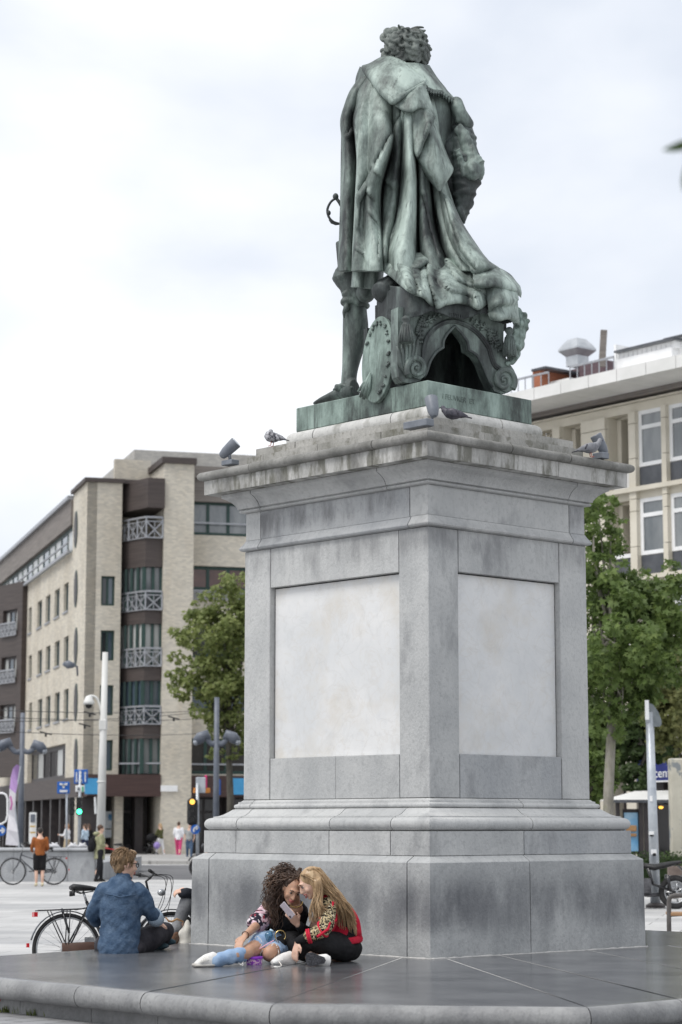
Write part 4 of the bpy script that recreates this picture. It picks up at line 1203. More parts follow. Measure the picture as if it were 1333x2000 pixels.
# ---- palette leaning against the seat, with brushes
vv = (Vector((0, 0, 1)) + B_V * 0.10 + A_V * 0.02).normalized()
hv_n = -A_V
pn = hv_n.cross(vv).normalized()
if pn.dot(N_L) < 0: pn = -pn
pb0 = on_plane(735, 780, PM @ Vector((-hx - 0.055, 0, 5.6)), N_L)
pc = pb0 + vv * 0.40 + A_V * 0.02
pts = []
for k in range(40):
    a = 2 * PI * k / 40
    pts.append(pc + hv_n * (0.215 * math.cos(a)) + vv * (0.43 * math.sin(a)))
m = MB(); m.prism(pts, -pn * 0.045)
pal = m.build('palette', M_BRP, st, bevel=0.012)
m = MB()
for k in range(13):
    a = R(150 - k * 18)
    c = pc + hv_n * (0.17 * math.cos(a)) + vv * (0.36 * math.sin(a)) + pn * 0.01
    for q in range(3):
        m.ball(c + hv_n * random.uniform(-.015, .015) + vv * random.uniform(-.02, .02), random.uniform(.010, .018), 7, 5)
tag(m.build('paint_dabs', M_BRM, pal, smooth=True), kind='stuff')
m = MB()
for k, (x1, y1, r) in enumerate(((703, 776, .026), (710, 780, .028), (718, 779, .026), (700, 765, .02))):
    m.tube([atY(724, 728 + k * 3, 20.06), atY((724 + x1) / 2, (732 + y1) / 2, 20.06), atY(x1, y1, 20.10)], [.010, r, r * .55], 8)
m.build('brushes', M_BRP, st, smooth=True)
# ================================================================== BUILDINGS
def brickmat(name, c1, c2, cm, scale=1.0):
    m = pm(name, c1, c2, scale=0.5, rough=0.85, detail=8, stretch=(1, 1, 0.6))
    nt = m.node_tree; b = nt.nodes['Principled BSDF']; src = b.inputs['Base Color'].links[0].from_socket
    tc = nt.nodes.new('ShaderNodeTexCoord'); sx = nt.nodes.new('ShaderNodeSeparateXYZ'); nt.links.new(tc.outputs['Object'], sx.inputs[0])
    ad = nt.nodes.new('ShaderNodeMath'); ad.operation = 'ADD'; nt.links.new(sx.outputs[0], ad.inputs[0]); nt.links.new(sx.outputs[1], ad.inputs[1])
    cb = nt.nodes.new('ShaderNodeCombineXYZ'); nt.links.new(ad.outputs[0], cb.inputs[0]); nt.links.new(sx.outputs[2], cb.inputs[1])
    br = nt.nodes.new('ShaderNodeTexBrick'); br.inputs['Scale'].default_value = scale
    br.inputs['Brick Width'].default_value = 0.26; br.inputs['Row Height'].default_value = 0.085; br.inputs['Mortar Size'].default_value = 0.010
    br.inputs['Color1'].default_value = (0.80, 0.80, 0.80, 1); br.inputs['Color2'].default_value = (1.12, 1.10, 1.06, 1); br.inputs['Mortar'].default_value = (*cm, 1)
    nt.links.new(cb.outputs[0], br.inputs['Vector'])
    mx = nt.nodes.new('ShaderNodeMix'); mx.data_type = 'RGBA'; mx.blend_type = 'MULTIPLY'; mx.inputs['Factor'].default_value = 0.9
    nt.links.new(src, mx.inputs[6]); nt.links.new(br.outputs[0], mx.inputs[7]); nt.links.new(mx.outputs[2], b.inputs['Base Color'])
    return m
M_BRICK = brickmat('buff_brick', (0.50, 0.46, 0.39), (0.60, 0.565, 0.495), (0.92, 0.92, 0.9))
overlay(M_BRICK, (0.40, 0.32, 0.22), 0.9, 0.58, 0.74, 0.4, stretch=(1.5, 1.5, 0.25), seed=3)
M_GBRICK = brickmat('grey_brick', (0.36, 0.35, 0.33), (0.47, 0.46, 0.44), (0.8, 0.8, 0.8))
M_CLAD = pm('dark_wood_cladding', (0.045, 0.036, 0.034), (0.085, 0.068, 0.062), scale=6, rough=0.6, stretch=(0.1, 0.1, 6))
M_CLADG = pm('weathered_cladding', (0.13, 0.115, 0.105), (0.24, 0.215, 0.195), scale=5, rough=0.7, stretch=(0.1, 0.1, 6))
M_GREEN = pm('dark_green_frame', (0.014, 0.04, 0.034), (0.022, 0.055, 0.046), rough=0.45)
M_RAIL = pm('pale_metal', (0.27, 0.28, 0.305), (0.36, 0.37, 0.39), rough=0.45, metallic=0.3)
M_DARKF = pm('dark_fascia', (0.03, 0.026, 0.028), (0.05, 0.042, 0.042), rough=0.5, scale=3)
M_MAROON = pm('maroon_boarding', (0.045, 0.024, 0.022), (0.075, 0.042, 0.036), rough=0.55, scale=4, stretch=(0.2, 0.2, 6))
M_GLASS = pm('window_glass', (0.018, 0.024, 0.028), (0.03, 0.036, 0.04), rough=0.04, spec=0.8, scale=0.6)
M_GLASSB = pm('blue_glass', (0.05, 0.075, 0.10), (0.09, 0.12, 0.15), rough=0.04, spec=0.9, scale=0.6)
M_GLASSR = pm('grey_room_glass', (0.09, 0.105, 0.115), (0.22, 0.235, 0.24), rough=0.05, spec=0.9, scale=0.9, stretch=(1, 1, .4))
M_CURT = pm('pale_curtain', (0.34, 0.35, 0.34), (0.55, 0.56, 0.54), rough=0.25, scale=3, stretch=(5, 5, 0.1), spec=0.8)
M_REDG = pm('reddish_glass', (0.05, 0.018, 0.015), (0.10, 0.045, 0.035), rough=0.08, spec=0.7, scale=1.2)
M_SHOP = pm('shop_glass', (0.012, 0.012, 0.013), (0.035, 0.033, 0.033), rough=0.08, spec=0.5, scale=0.7)
M_LTAN = pm('limestone_panel', (0.56, 0.52, 0.43), (0.65, 0.61, 0.52), scale=0.8, rough=0.75, detail=7)
M_CONC = pm('white_render', (0.62, 0.62, 0.60), (0.74, 0.735, 0.72), scale=0.7, rough=0.7)
M_WHITE = pm('white_paint', (0.74, 0.75, 0.75), (0.82, 0.82, 0.82), scale=2, rough=0.5)
M_SPAND = pm('slate_spandrel', (0.05, 0.055, 0.065), (0.09, 0.095, 0.105), scale=2, rough=0.3)
M_REDBR = brickmat('red_brick', (0.30, 0.11, 0.065), (0.40, 0.16, 0.09), (0.9, 0.9, 0.9), 2.0)
M_PURPLE = pm('purple_roof_boarding', (0.085, 0.055, 0.065), (0.13, 0.085, 0.095), scale=5, rough=0.6, stretch=(0.1, 0.1, 6))
M_ZINC = pm('zinc', (0.40, 0.42, 0.44), (0.55, 0.57, 0.59), rough=0.35, metallic=0.5, scale=2)

class Facade:
    """a vertical plane in the scene; u runs along it, d out of it"""
    def __init__(self, p0, az):
        self.p = Vector((p0[0], p0[1], 0))
        self.u = Vector((math.sin(az), math.cos(az), 0))
        self.n = Vector((self.u.y, -self.u.x, 0))
        if self.n.dot(-self.p) < 0: self.n = -self.n
    def uz(self, px, py, d=0.0):
        q = on_plane(px, py, self.p + self.n * d, self.n)
        return (q - self.p).dot(self.u), q.z
    def pt(self, u, z, d=0.0):
        return self.p + self.u * u + self.n * d + Vector((0, 0, z))
    def rect(self, x0, y0, x1, y1, d=0.0):
        xm, ym = (x0 + x1) / 2, (y0 + y1) / 2
        ua, ub = self.uz(x0, ym, d)[0], self.uz(x1, ym, d)[0]
        return (min(ua, ub), max(ua, ub), self.uz(xm, y1, d)[1], self.uz(xm, y0, d)[1])
    def box(self, mb, u0, u1, z0, z1, d0, d1):
        vs = [self.pt(u, z, d) for d in (d0, d1) for u, z in ((u0, z0), (u1, z0), (u1, z1), (u0, z1))]
        mb.add(vs, [(0, 1, 2, 3), (7, 6, 5, 4), (0, 4, 5, 1), (1, 5, 6, 2), (2, 6, 7, 3), (3, 7, 4, 0)])
        return mb
    def wall(self, mb, u0, u1, z0, z1, holes, d0=-0.4, d1=0.0):
        """a wall with true openings: boxes between the openings"""
        us = sorted({u0, u1} | {max(u0, min(u1, h[k])) for h in holes for k in (0, 1)})
        for a, b in zip(us[:-1], us[1:]):
            if b - a < 1e-4: continue
            mid = (a + b) / 2
            iv = sorted((max(z0, h[2]), min(z1, h[3])) for h in holes if h[0] < mid < h[1] and h[3] > z0 and h[2] < z1)
            z = z0
            for p, q in iv:
                if p > z + 1e-4: self.box(mb, a, b, z, p, d0, d1)
                z = max(z, q)
            if z < z1 - 1e-4: self.box(mb, a, b, z, z1, d0, d1)
        return mb
    def window(self, rc, parent, fmat, gmat, nx=1, nz=1, rec=0.18, fw=0.09, sill=None, name='window', fz=None):
        u0, u1, z0, z1 = rc
        m = MB()
        self.box(m, u0, u0 + fw, z0, z1, -rec - .06, -rec); self.box(m, u1 - fw, u1, z0, z1, -rec - .06, -rec)
        self.box(m, u0 + fw, u1 - fw, z0, z0 + fw, -rec - .06, -rec); self.box(m, u0 + fw, u1 - fw, z1 - fw, z1, -rec - .06, -rec)
        xs = [u0 + (u1 - u0) * k / nx for k in range(nx + 1)]
        zs = fz and [z0 + (z1 - z0) * t for t in (0, *fz, 1)] or [z0 + (z1 - z0) * k / nz for k in range(nz + 1)]
        for x in xs[1:-1]: self.box(m, x - fw / 2, x + fw / 2, z0 + fw, z1 - fw, -rec - .062, -rec + .003)
        for z in zs[1:-1]: self.box(m, u0 + fw, u1 - fw, z - fw / 2, z + fw / 2, -rec - .064, -rec - .002)
        w = m.build(name, fmat, parent)
        k = 0
        for a, b in zip(xs[:-1], xs[1:]):
            for c, d in zip(zs[:-1], zs[1:]):
                g = gmat[k % len(gmat)] if isinstance(gmat, (list, tuple)) else gmat
                k += 1
                self.box(MB(), a + .02, b - .02, c + .02, d - .02, -rec - .05, -rec - .035).build('pane', g, w)
        if sill:
            self.box(MB(), u0 - .06, u1 + .06, z0 - .10, z0 - .005, -rec, 0.06).build('sill', sill, w)
        return w
    def xrail(self, rc, parent, mat, d=0.0, bay=0.62, t=0.045, name='railing'):
        u0, u1, z0, z1 = rc
        m = MB(); n = max(1, round(abs(u1 - u0) / bay))
        for z, tt in ((z0 + .02, t), (z1, t * 1.6), (z1 - (z1 - z0) * .2, t * .8)): m.bar(self.pt(u0, z, d), self.pt(u1, z, d), tt * 1.2, tt)
        for k in range(n + 1):
            u = u0 + (u1 - u0) * k / n
            m.bar(self.pt(u, z0, d), self.pt(u, z1, d), t * 1.2)
        for k in range(n):
            a, b = u0 + (u1 - u0) * k / n, u0 + (u1 - u0) * (k + 1) / n
            zt = z1 - (z1 - z0) * .2
            m.bar(self.pt(a, z0, d), self.pt(b, zt, d), t); m.bar(self.pt(a, zt, d), self.pt(b, z0, d), t)
            m.bar(self.pt((a + b) / 2, z0, d), self.pt((a + b) / 2, zt, d), t * .6)
        return m.build(name, mat, parent)

# ---------------------------------------------------------------- the brick apartment block at the left
AZF, AZL = R(73.8), R(-16.2)
k0 = atY(160, 1612, 105)
FF = Facade(k0, AZF)                               # the front, seen face on
FS = Facade(k0, AZL)                               # the long side, running away to the left
lb = thing('apartment_block', 'buff brick apartment block with dark bays and balconies across the street', 'building', (k0.x, k0.y, 0))
# tower at the corner
ut, zt = FF.uz(236, 1200)[0], FF.uz(200, 942)[1]
win_px = [(198, 1125, 225, 1183), (197, 1231, 224, 1290), (195, 1338, 222, 1397), (193, 1445, 221, 1505)]
holes = [FF.rect(*w) for w in win_px]
zg = FF.uz(230, 1516)[1]
m = MB(); FF.wall(m, 0.0, ut, zg, zt, holes)
wS = FS.uz(140, 1200)[0]
ov = []
for y in (1034, 1150, 1262, 1372, 1480):
    u, z = FS.uz(149, y); ov.append((u, z))
FS.box(m, 0.0, wS, 3.4, zt - .002, -0.5, -0.002)
tower = m.build('tower_wall', M_BRICK, lb)
for h in holes: FF.window(h, lb, M_GREEN, [M_GLASS, M_GLASSB], 2, 1, fw=.10)
for u, z in ov:                                    # oval windows with a brick-edge ring
    m = MB(); n = 20
    vs = [FS.pt(u + 0.55 * math.cos(2 * PI * k / n), z + 0.95 * math.sin(2 * PI * k / n), d) for d in (-.05, 0.03) for k in range(n)]
    m.add(vs, [(k, (k + 1) % n, (k + 1) % n + n, k + n) for k in range(n)] + [tuple(range(n, 2 * n))])
    w = m.build('oval_window', M_GREEN, lb)
    m = MB(); vs = [FS.pt(u + 0.45 * math.cos(2 * PI * k / n), z + 0.84 * math.sin(2 * PI * k / n), d) for d in (-.05, 0.042) for k in range(n)]
    m.add(vs, [(k, (k + 1) % n, (k + 1) % n + n, k + n) for k in range(n)] + [tuple(range(n, 2 * n))]); m.build('pane', M_DARKF, w)
m = MB(); FF.box(m, -0.15, ut + .1, zt, zt + .2, -3.0, .14); FS.box(m, .0, wS + .1, zt + .003, zt + .197, -3.0, .14); m.build('tower_coping', M_CLAD, lb)
# recess with the stacked bays
uc0, uc1 = FF.uz(307, 1300)[0], FF.uz(365, 1300)[0]
m = MB(); FF.box(m, ut, uc0, 3.4, FF.uz(270, 1000)[1] + 3, -2.6, -2.2); m.build('recess_wall', M_BRICK, lb)
def bay(y0, y1, mat, name, out=1.15, inset=0.0):
    """a wedge-shaped storey of the bay between two pixel rows: left cheek oblique, right part parallel to the front"""
    z0, z1 = FF.uz(290, y1)[1], FF.uz(290, y0)[1]
    um = FF.uz(273, 1300)[0]
    pl_ = [(ut + .02 + inset, -2.2), (ut + .02 + inset, -0.9), (um, out - inset), (uc0 - .02, out - inset), (uc0 - .02, -2.2)]
    m = MB(); n = len(pl_)
    m.add([FF.pt(u, z, d) for z in (z0, z1) for u, d in pl_], [tuple(range(n)), tuple(range(2 * n - 1, n - 1, -1))] + [(i, (i + 1) % n, (i + 1) % n + n, i + n) for i in range(n)])
    return m.build(name, mat, lb), z0, z1, um, out
bay(943, 1000, M_CLAD, 'bay_parapet', 1.6)
bands = [(1057, 1112), (1196, 1222), (1305, 1332), (1417, 1444)]
glz = [(1112, 1196), (1222, 1305), (1332, 1417), (1444, 1512)]
for y0, y1 in bands: bay(y0, y1, M_CLAD, 'bay_cladding')
for i, (y0, y1) in enumerate(glz):
    o, z0, z1, um, out = bay(y0, y1, (M_GLASSR, M_CURT, M_GLASSB, M_GLASSR)[i], 'bay_glazing', 1.0, 0.12)
    m = MB()
    for t in (0.02, 0.28, 0.5, 0.75, 0.98):        # mullions of the oblique cheek
        u, d = ut + .08 + (um - ut - .08) * t, -.9 + (out - .12 + .9) * t
        m.bar(FF.pt(u - .02, z0, d + .10), FF.pt(u - .02, z1, d + .10), .13)
    for t in (0.02, 0.5, 0.97):
        u = um + (uc0 - um) * t
        m.bar(FF.pt(u, z0, out - .05), FF.pt(u, z1, out - .05), .14)
    m.build('bay_frame', M_GREEN, o)
for y0, y1 in ((1017, 1057), (1160, 1196), (1270, 1305), (1382, 1417)):    # balcony rails in front of the bays
    z0, z1 = FF.uz(290, y1)[1], FF.uz(290, y0)[1]
    um = FF.uz(273, 1300)[0]
    FF.xrail((um, uc0 - .05, z0, z1), lb, M_RAIL, d=1.28, bay=1.5, t=.06)
    pa, pb_ = FF.pt(ut + .05, 0, -.75), FF.pt(um, 0, 1.28)
    fc = Facade((pa.x, pa.y), math.atan2(pb_.x - pa.x, pb_.y - pa.y))
    fc.xrail((0, (pb_ - pa).length, z0, z1), lb, M_RAIL, d=0, bay=.75, t=.055)
z0, z1 = FF.uz(290, 1508)[1], FF.uz(290, 1492)[1]
m = MB(); m.bar(FF.pt(ut, z1, .2), FF.pt(uc0, z1, 1.3), .07); m.build('railing', M_RAIL, lb)
# brick column that rises past the roof, and the wing to its right
zc = FF.uz(336, 914)[1]
m = MB(); FF.box(m, uc0, uc1, 0.13, zc, -2.6, 1.35); col = m.build('brick_column', M_BRICK, lb)
m = MB(); FF.box(m, uc0 - .15, uc1 + .1, zc, zc + .3, -2.6, 1.5); m.build('column_coping', M_CLAD, lb)
ur = FF.uz(540, 1300)[0]
zr = FF.uz(420, 913)[1]
wins = [(368, 980, 478, 1046), (368, 1106, 478, 1153), (368, 1222, 478, 1285), (368, 1332, 478, 1390), (362, 1442, 478, 1512)]
holes = []
for w in wins:
    r = FF.rect(*w); holes.append((r[0], ur - .4, r[2], r[3]))
m = MB(); FF.wall(m, uc1, ur, 3.4, FF.uz(420, 983)[1], holes, -.4, 0); m.build('wing_wall', M_BRICK, lb)
m = MB(); FF.box(m, uc1, ur, FF.uz(420, 981)[1], zr - .6, -.4, .05); m.build('wing_cladding', M_CLADG, lb)
m = MB(); FF.box(m, uc1, ur, zr - .6, zr, -.5, .25); m.build('wing_eaves', M_CLADG, lb)
for i, h in enumerate(holes):
    FF.window(h, lb, M_GREEN, [M_GLASSR, M_REDG, M_GLASS, M_GLASSB, M_SHOP][i], 4, 1, fw=.16)
z0 = FF.uz(420, 1172)[1]; FF.xrail((uc1 + .1, ur - .4, z0, FF.uz(420, 1155)[1]), lb, M_RAIL, d=.12, bay=.5, t=.05)
for yy in (1023, 1493):
    MB().bar(FF.pt(uc1, FF.uz(420, yy)[1], .15), FF.pt(ur, FF.uz(420, yy)[1], .15), .08).build('guard_rail', M_RAIL, lb)
zt2_ = FS.uz(137, 982)[1]
# penthouse of grey brick set back on the roof
u0, z0 = FF.uz(262, 940, -5); u1, z1 = FF.uz(490, 881, -5)
m = MB(); FF.box(m, u0, u1 + 2, zt2_ - 1.0, FF.uz(262, 878, -5)[1], -16, -5); m.build('penthouse', M_GBRICK, lb)
q = FF.pt(u0, 0, -5); fs2 = Facade((q.x, q.y), AZL)
a, zz0 = fs2.uz(252, 938); b, _ = fs2.uz(228, 938)
fs2.window((a, b, fs2.uz(240, 938)[1], fs2.uz(240, 920)[1]), lb, M_GREEN, M_GLASSB, 2, 1, rec=-.08, fw=.14, name='penthouse_window')

# ---- long side
zt2 = FS.uz(137, 982)[1]; zb2 = FS.uz(137, 1030)[1]; zw0 = FS.uz(137, 1081)[1]
wE = FS.uz(-90, 1300)[0]
rows_ = [(1139, 1194), (1243, 1293), (1346, 1404)]
cols_ = [(125, 134), (107, 117), (90, 99), (74, 83), (57, 63)]
holes = []
for y0, y1 in rows_:
    rz = FS.rect(125, y0, 134, y1)
    for x0, x1 in cols_:
        ru = FS.rect(x0, y0, x1, y1)
        holes.append((ru[0], ru[1], rz[2], rz[3]))
big = FS.rect(54, 1455, 128, 1522); bz = FS.rect(100, 1455, 128, 1522)
holes.append((big[0], big[1], bz[2], bz[3]))
wD = FS.uz(52, 1300)[0]
m = MB(); FS.wall(m, wS, wE, 3.4, zw0, holes, -.4, 0); m.build('side_wall', M_BRICK, lb)
for h in holes[:-1]: FS.window(h, lb, M_GREEN, [M_CURT, M_GLASSB], 2, 1, rec=.14, fw=.09, sill=M_RAIL)
FS.window(holes[-1], lb, M_DARKF, [M_GLASS, M_CURT, M_GLASS], 6, 1, rec=.25, fw=.22)
m = MB(); FS.box(m, wS, wE, zb2, zt2, -.4, .12); m.build('side_cladding', M_CLADG, lb)
m = MB(); FS.box(m, wS, wE, zt2, zt2 + .2, -.6, .3); m.build('side_eaves', M_RAIL, lb)
FS.window((wS + .2, wE, zw0, zb2), lb, M_GREEN, [M_CURT, M_GLASSB, M_CURT], 26, 1, rec=.1, fw=.16, name='ribbon_window')
m = MB(); zz = zw0 + (zb2 - zw0) * .33; m.bar(FS.pt(wS, zz, .25), FS.pt(wE, zz, .25), .08); m.build('guard_rail', M_RAIL, lb)
MB().bar(FS.pt(wS, zw0, .2), FS.pt(wE, zw0, .2), .16).build('ribbon_sill', M_RAIL, lb)
m = MB(); FS.box(m, FS.uz(110, 1300)[0], FS.uz(72, 1300)[0], zt2 - .1, zt2 + 2.6, -9, -3.5); m.build('roof_house', M_GBRICK, lb)
m = MB(); FS.box(m, 2.8, wE, 3.4, zt2 - .1, -ur + 1, -.6); m.build('core_block', M_GBRICK, lb)
# dark oblique block at the far left
kd = FS.pt(wD, 0, 0.3)
FD = Facade((kd.x, kd.y), R(-34))
dw = FD.uz(-60, 1300)[0]
zdt = FD.uz(50, 1134)[1]
wp = [(6, 1191, 34, 1236), (3, 1283, 32, 1328), (0, 1376, 30, 1425)]
hz = [FD.rect(*w) for w in wp]
m = MB(); FD.wall(m, 0, dw, FD.uz(50, 1516)[1], zdt, hz, -.5, 0.0); m.build('dark_wall', M_CLAD, lb)
for h in hz:
    FD.window(h, lb, M_DARKF, [M_CURT, M_GLASSB], 3, 1, fw=.14)
    FD.xrail((h[0] - .05, h[1] + .05, h[2] - .2, h[2] + .55), lb, M_RAIL, d=.12, bay=.55, t=.06)
# ground floors: boarding band, piers and shop windows
for fc, u0, u1, nm in ((FS, -.0, wE, 's'), (FF, 0.0, uc0 - .01, 'f'), (FF, uc1 + .01, ur, 'r')):
    zb0, zb1 = (fc.uz(120, 1560)[1], fc.uz(120, 1522)[1]) if nm == 's' else (FF.uz(280, 1556)[1], FF.uz(280, 1514)[1])
    m = MB(); fc.box(m, u0 + (.0 if nm != 's' else .02), u1, zb0, zb1, -1.2, 1.4 if nm == 'f' else .25); m.build('boarding', M_CLAD if nm == 's' else M_MAROON, lb)
    n = max(2, round(abs(u1 - u0) / 3.2))
    for k in range(n):
        a, b = u0 + (u1 - u0) * k / n, u0 + (u1 - u0) * (k + 1) / n
        fc.window((min(a, b) + .2, max(a, b) - .2, .45, zb0), lb, M_DARKF, M_SHOP, 2, 1, rec=1.0, fw=.12, fz=(.7,), name='shop_window')
        m = MB(); fc.box(m, min(a, b) - .22, min(a, b) + .2, .13, zb0, -.9, .1); m.build('pier', M_DARKF if nm != 'f' else M_BRICK, lb)
    m = MB(); fc.box(m, u0, u1, .13, zb0, -3.0, -2.6); m.build('shop_back', M_DARKF, lb)
    m = MB(); fc.box(m, u0, u1, .13, .45, -1.1, -.75); m.build('stall_riser', M_DARKF, lb)
# signs on the shop fronts
M_SBLUE = pm('light_blue_sign', (0.05, 0.27, 0.52), (0.07, 0.33, 0.60), rough=0.4, scale=2)
M_POST = pm('poster_white', (0.55, 0.62, 0.68), (0.75, 0.78, 0.8), rough=0.5, scale=4)
def sign_on(fc, px0, py0, px1, py1, d, mat, name, parent=lb, t=.06):
    r = fc.rect(px0, py0, px1, py1, d); m = MB(); fc.box(m, *r, d, d + t); return m.build(name, mat, parent), r
sign_on(FF, 166, 1520, 191, 1551, 1.42, M_SBLUE, 'shop_sign')
sign_on(FF, 453, 1520, 482, 1552, .28, M_SBLUE, 'shop_sign')
sign_on(FF, 426, 1522, 431, 1553, .28, pm('dark_blue_sign', (0.02, 0.08, 0.30), rough=.4), 'shop_sign')
o, r = sign_on(FF, 314, 1534, 347, 1546, 1.36, M_WHITE, 'street_name_sign')
for k, (y0, y1) in enumerate(((1585, 1618), (1620, 1636))):
    sign_on(FF, 206, y0, 230, y1, -.7, M_POST, 'poster')
sign_on(FF, 212, 1590, 228, 1602, -.62, pm('blue_poster', (0.05, 0.2, 0.4), (0.3, 0.45, 0.6), scale=5), 'poster', t=.02)
# hidden rear volume of the wing
m = MB(); FF.box(m, uc1, ur, 0.13, zr - .6, -9, -2.7); m.build('core_block', M_GBRICK, lb)

# ---------------------------------------------------------------- the limestone office building at the right
kr = atY(1400, 1612, 62)
FR = Facade(kr, R(-38.3))                          # u grows to the left, away
rb = thing('stone_office_building', 'beige stone office building with white framed windows and flat overhanging roof', 'building', (kr.x, kr.y, 0))
uL = FR.uz(985, 1000)[0]
zro0, zro1 = FR.uz(1333, 716, 1.6)[1], FR.uz(1333, 691, 1.6)[1]
zfr = FR.uz(1290, 775)[1]                          # underside of the frieze
zw = lambda px, y: FR.uz(px, y)[1]
# opening grid
UW = [FR.rect(1301, 800, 1351, 810)[:2], FR.rect(1241, 800, 1291, 810)[:2], FR.rect(1182, 800, 1227, 810)[:2], FR.rect(1094, 840, 1135, 850)[:2], FR.rect(1045, 850, 1079, 860)[:2]]
UW = [(-1.2, -1.2 + (UW[0][1] - UW[0][0]))] [:0] + UW
ZW = []
za1, za0 = zw(1268, 797), zw(1268, 946)
zb1_, zb0_ = zw(1268, 970), zw(1268, 1120)
pitch = za1 - zb1_
holes = []
NF = 5
ztop_w = za1
for f in range(NF):
    z1 = za1 - f * pitch; z0 = za0 - f * pitch
    if z0 < 5.0: break
    for (a, b) in UW: holes.append((a, b, z0, z1))
m = MB(); FR.wall(m, -1.2, uL, 5.0, zfr, holes, -.5, -.12); m.build('wall', M_LTAN, rb)
# stone facing: frieze panels and pilaster panels, each its own piece with open joints
zfm = (zfr, zro0 - .25)
n = 22
for k in range(n):
    a, b = -1.2 + (uL + 1.2) * k / n, -1.2 + (uL + 1.2) * (k + 1) / n
    FR.box(MB(), a + .012, b - .012, zfm[0] + .01, zfm[1], -.119, random.uniform(-.004, .004)).build('frieze_panel', M_LTAN, rb)
edges = sorted([(b, a) for a, b in UW])
edges = sorted(UW)
gaps = [(-1.2, edges[0][0])] + [(edges[i][1], edges[i + 1][0]) for i in range(len(edges) - 1)] + [(edges[-1][1], uL)]
gaps = [g for g in gaps if g[1] - g[0] > .15]
for g in gaps:
    nn = max(1, round((g[1] - g[0]) / 1.4))
    for f in range(len(holes) // len(UW)):
        z1 = za1 - f * pitch; z0 = z1 - pitch
        for k in range(nn):
            a, b = g[0] + (g[1] - g[0]) * k / nn, g[0] + (g[1] - g[0]) * (k + 1) / nn
            for t0, t1 in ((0, .46), (.46, .86), (.86, 1)):
                FR.box(MB(), a + .01, b - .01, z0 + (z1 - z0) * t0 + .01, z0 + (z1 - z0) * t1 - .01, -.119, random.uniform(-.004, .004) + .02).build('facing_panel', M_LTAN, rb)
for f in range(len(holes) // len(UW)):
    for c, (a, b) in enumerate(UW):
        z1, z0 = za1 - f * pitch, za0 - f * pitch
        sp = z0 + (z1 - z0) * .26
        if c in (0, 1):
            FR.window((a, b, sp, z1), rb, M_WHITE, [M_GLASSR, M_GLASSR], 1, 2, rec=.13, fw=.12, fz=(.70,))
            FR.box(MB(), a + .02, b - .02, z0, sp - .02, -.30, -.13).build('spandrel', M_SPAND, rb)
            if (f + c) % 2 == 0:
                FR.box(MB(), a + .15, b - .15, z1 - (z1 - sp) * .62, z1 - .15, -.27, -.255).build('roller_blind', M_CURT, rb)
        else:                                       # loggia: a deep opening with a panel and a rail
            FR.box(MB(), a, b, z0, z1, -2.6, -2.5).build('loggia_back', M_LTAN if f % 2 else M_CURT, rb)
            FR.box(MB(), a, a + .18, z0, z1, -2.5, -.51).build('loggia_cheek', M_LTAN, rb)
            FR.box(MB(), b - .18, b, z0, z1, -2.5, -.51).build('loggia_cheek', M_LTAN, rb)
            FR.box(MB(), a, b, z1 - .05, z1 + .1, -2.5, -.51).build('loggia_ceiling', M_LTAN, rb)
            FR.box(MB(), a + .03, b - .03, z0 + .05, sp, -.36, -.30).build('balustrade_panel', M_SPAND if f else M_CONC, rb)
            FR.box(MB(), a, b, sp, sp + .12, -.42, -.24).build('handrail', M_WHITE, rb)
            if c == 3 or f == 1:
                FR.window((a + .5, b - .3, z0 + .3, z1 - .9), rb, M_WHITE, M_GLASS, 1, 1, rec=2.35, fw=.14)
    FR.box(MB(), -1.2, uL, za0 - f * pitch - .16, za0 - f * pitch - .02, -.12, .10).build('sill_course', M_LTAN, rb)
# roof slab with a deep overhang, in lengths
n = 9
for k in range(n):
    a, b = -1.5 + (uL + 1.9) * k / n, -1.5 + (uL + 1.9) * (k + 1) / n
    FR.box(MB(), a + .01, b - .01, zro0, zro1, -6, 1.6).build('roof_slab', M_CONC, rb)
FR.box(MB(), -1.2, uL, zro0 - .16, zro0 - .003, -.5, .08).build('gutter_band', M_CLADG, rb)
m = MB(); FR.box(m, -1.2, uL, 4.8, zro0, -12, -3.0); m.build('core_block', M_LTAN, rb)
# things on the roof
def roofbox(px0, py0, px1, py1, d, depth, mat, name, parent=rb):
    r = FR.rect(px0, py0, px1, py1, d); m = MB(); FR.box(m, r[0], r[1], r[2] if 'cap' in name else min(r[2], zro1 - .01), r[3], d - depth, d); return m.build(name, mat, parent), r
roofbox(1041, 722, 1056, 775, -1.0, 1.4, M_REDBR, 'brick_chimney'); roofbox(1038, 718, 1066, 722.5, -.9, 1.6, M_SPAND, 'chimney_cap')
roofbox(1132, 708, 1182, 760, -2.2, 3, M_PURPLE, 'roof_house'); roofbox(1052, 728, 1131, 775, -2.4, 3, M_PURPLE, 'roof_house')
roofbox(1072, 742, 1114, 768, -1.4, .5, M_CONC, 'roof_parapet')
c = FR.uz(1128, 700, -3.2); cc = FR.pt(c[0], 0, -3.2)
zz = [FR.uz(1128, y, -3.2)[1] for y in (716, 697, 686, 673, 663)]
m = MB()
for (ra, za), (rb_, zb_) in zip(((.38, zz[0]), (.38, zz[1]), (.64, zz[2]), (.64, zz[2] + .06), (.50, zz[3]), (.30, zz[4])), ((.38, zz[1]), (.64, zz[2]), (.64, zz[2] + .06), (.50, zz[3]), (.30, zz[4]), (.02, zz[4] + .02))):
    m.lathe([(ra, za), (rb_, zb_)], (cc.x, cc.y, 0), 4, Matrix.Translation(cc) @ Matrix.Rotation(R(45) - R(-38.3), 4, 'Z') @ Matrix.Translation(-cc), cap=False)
m.build('vent_hood', M_ZINC, rb)
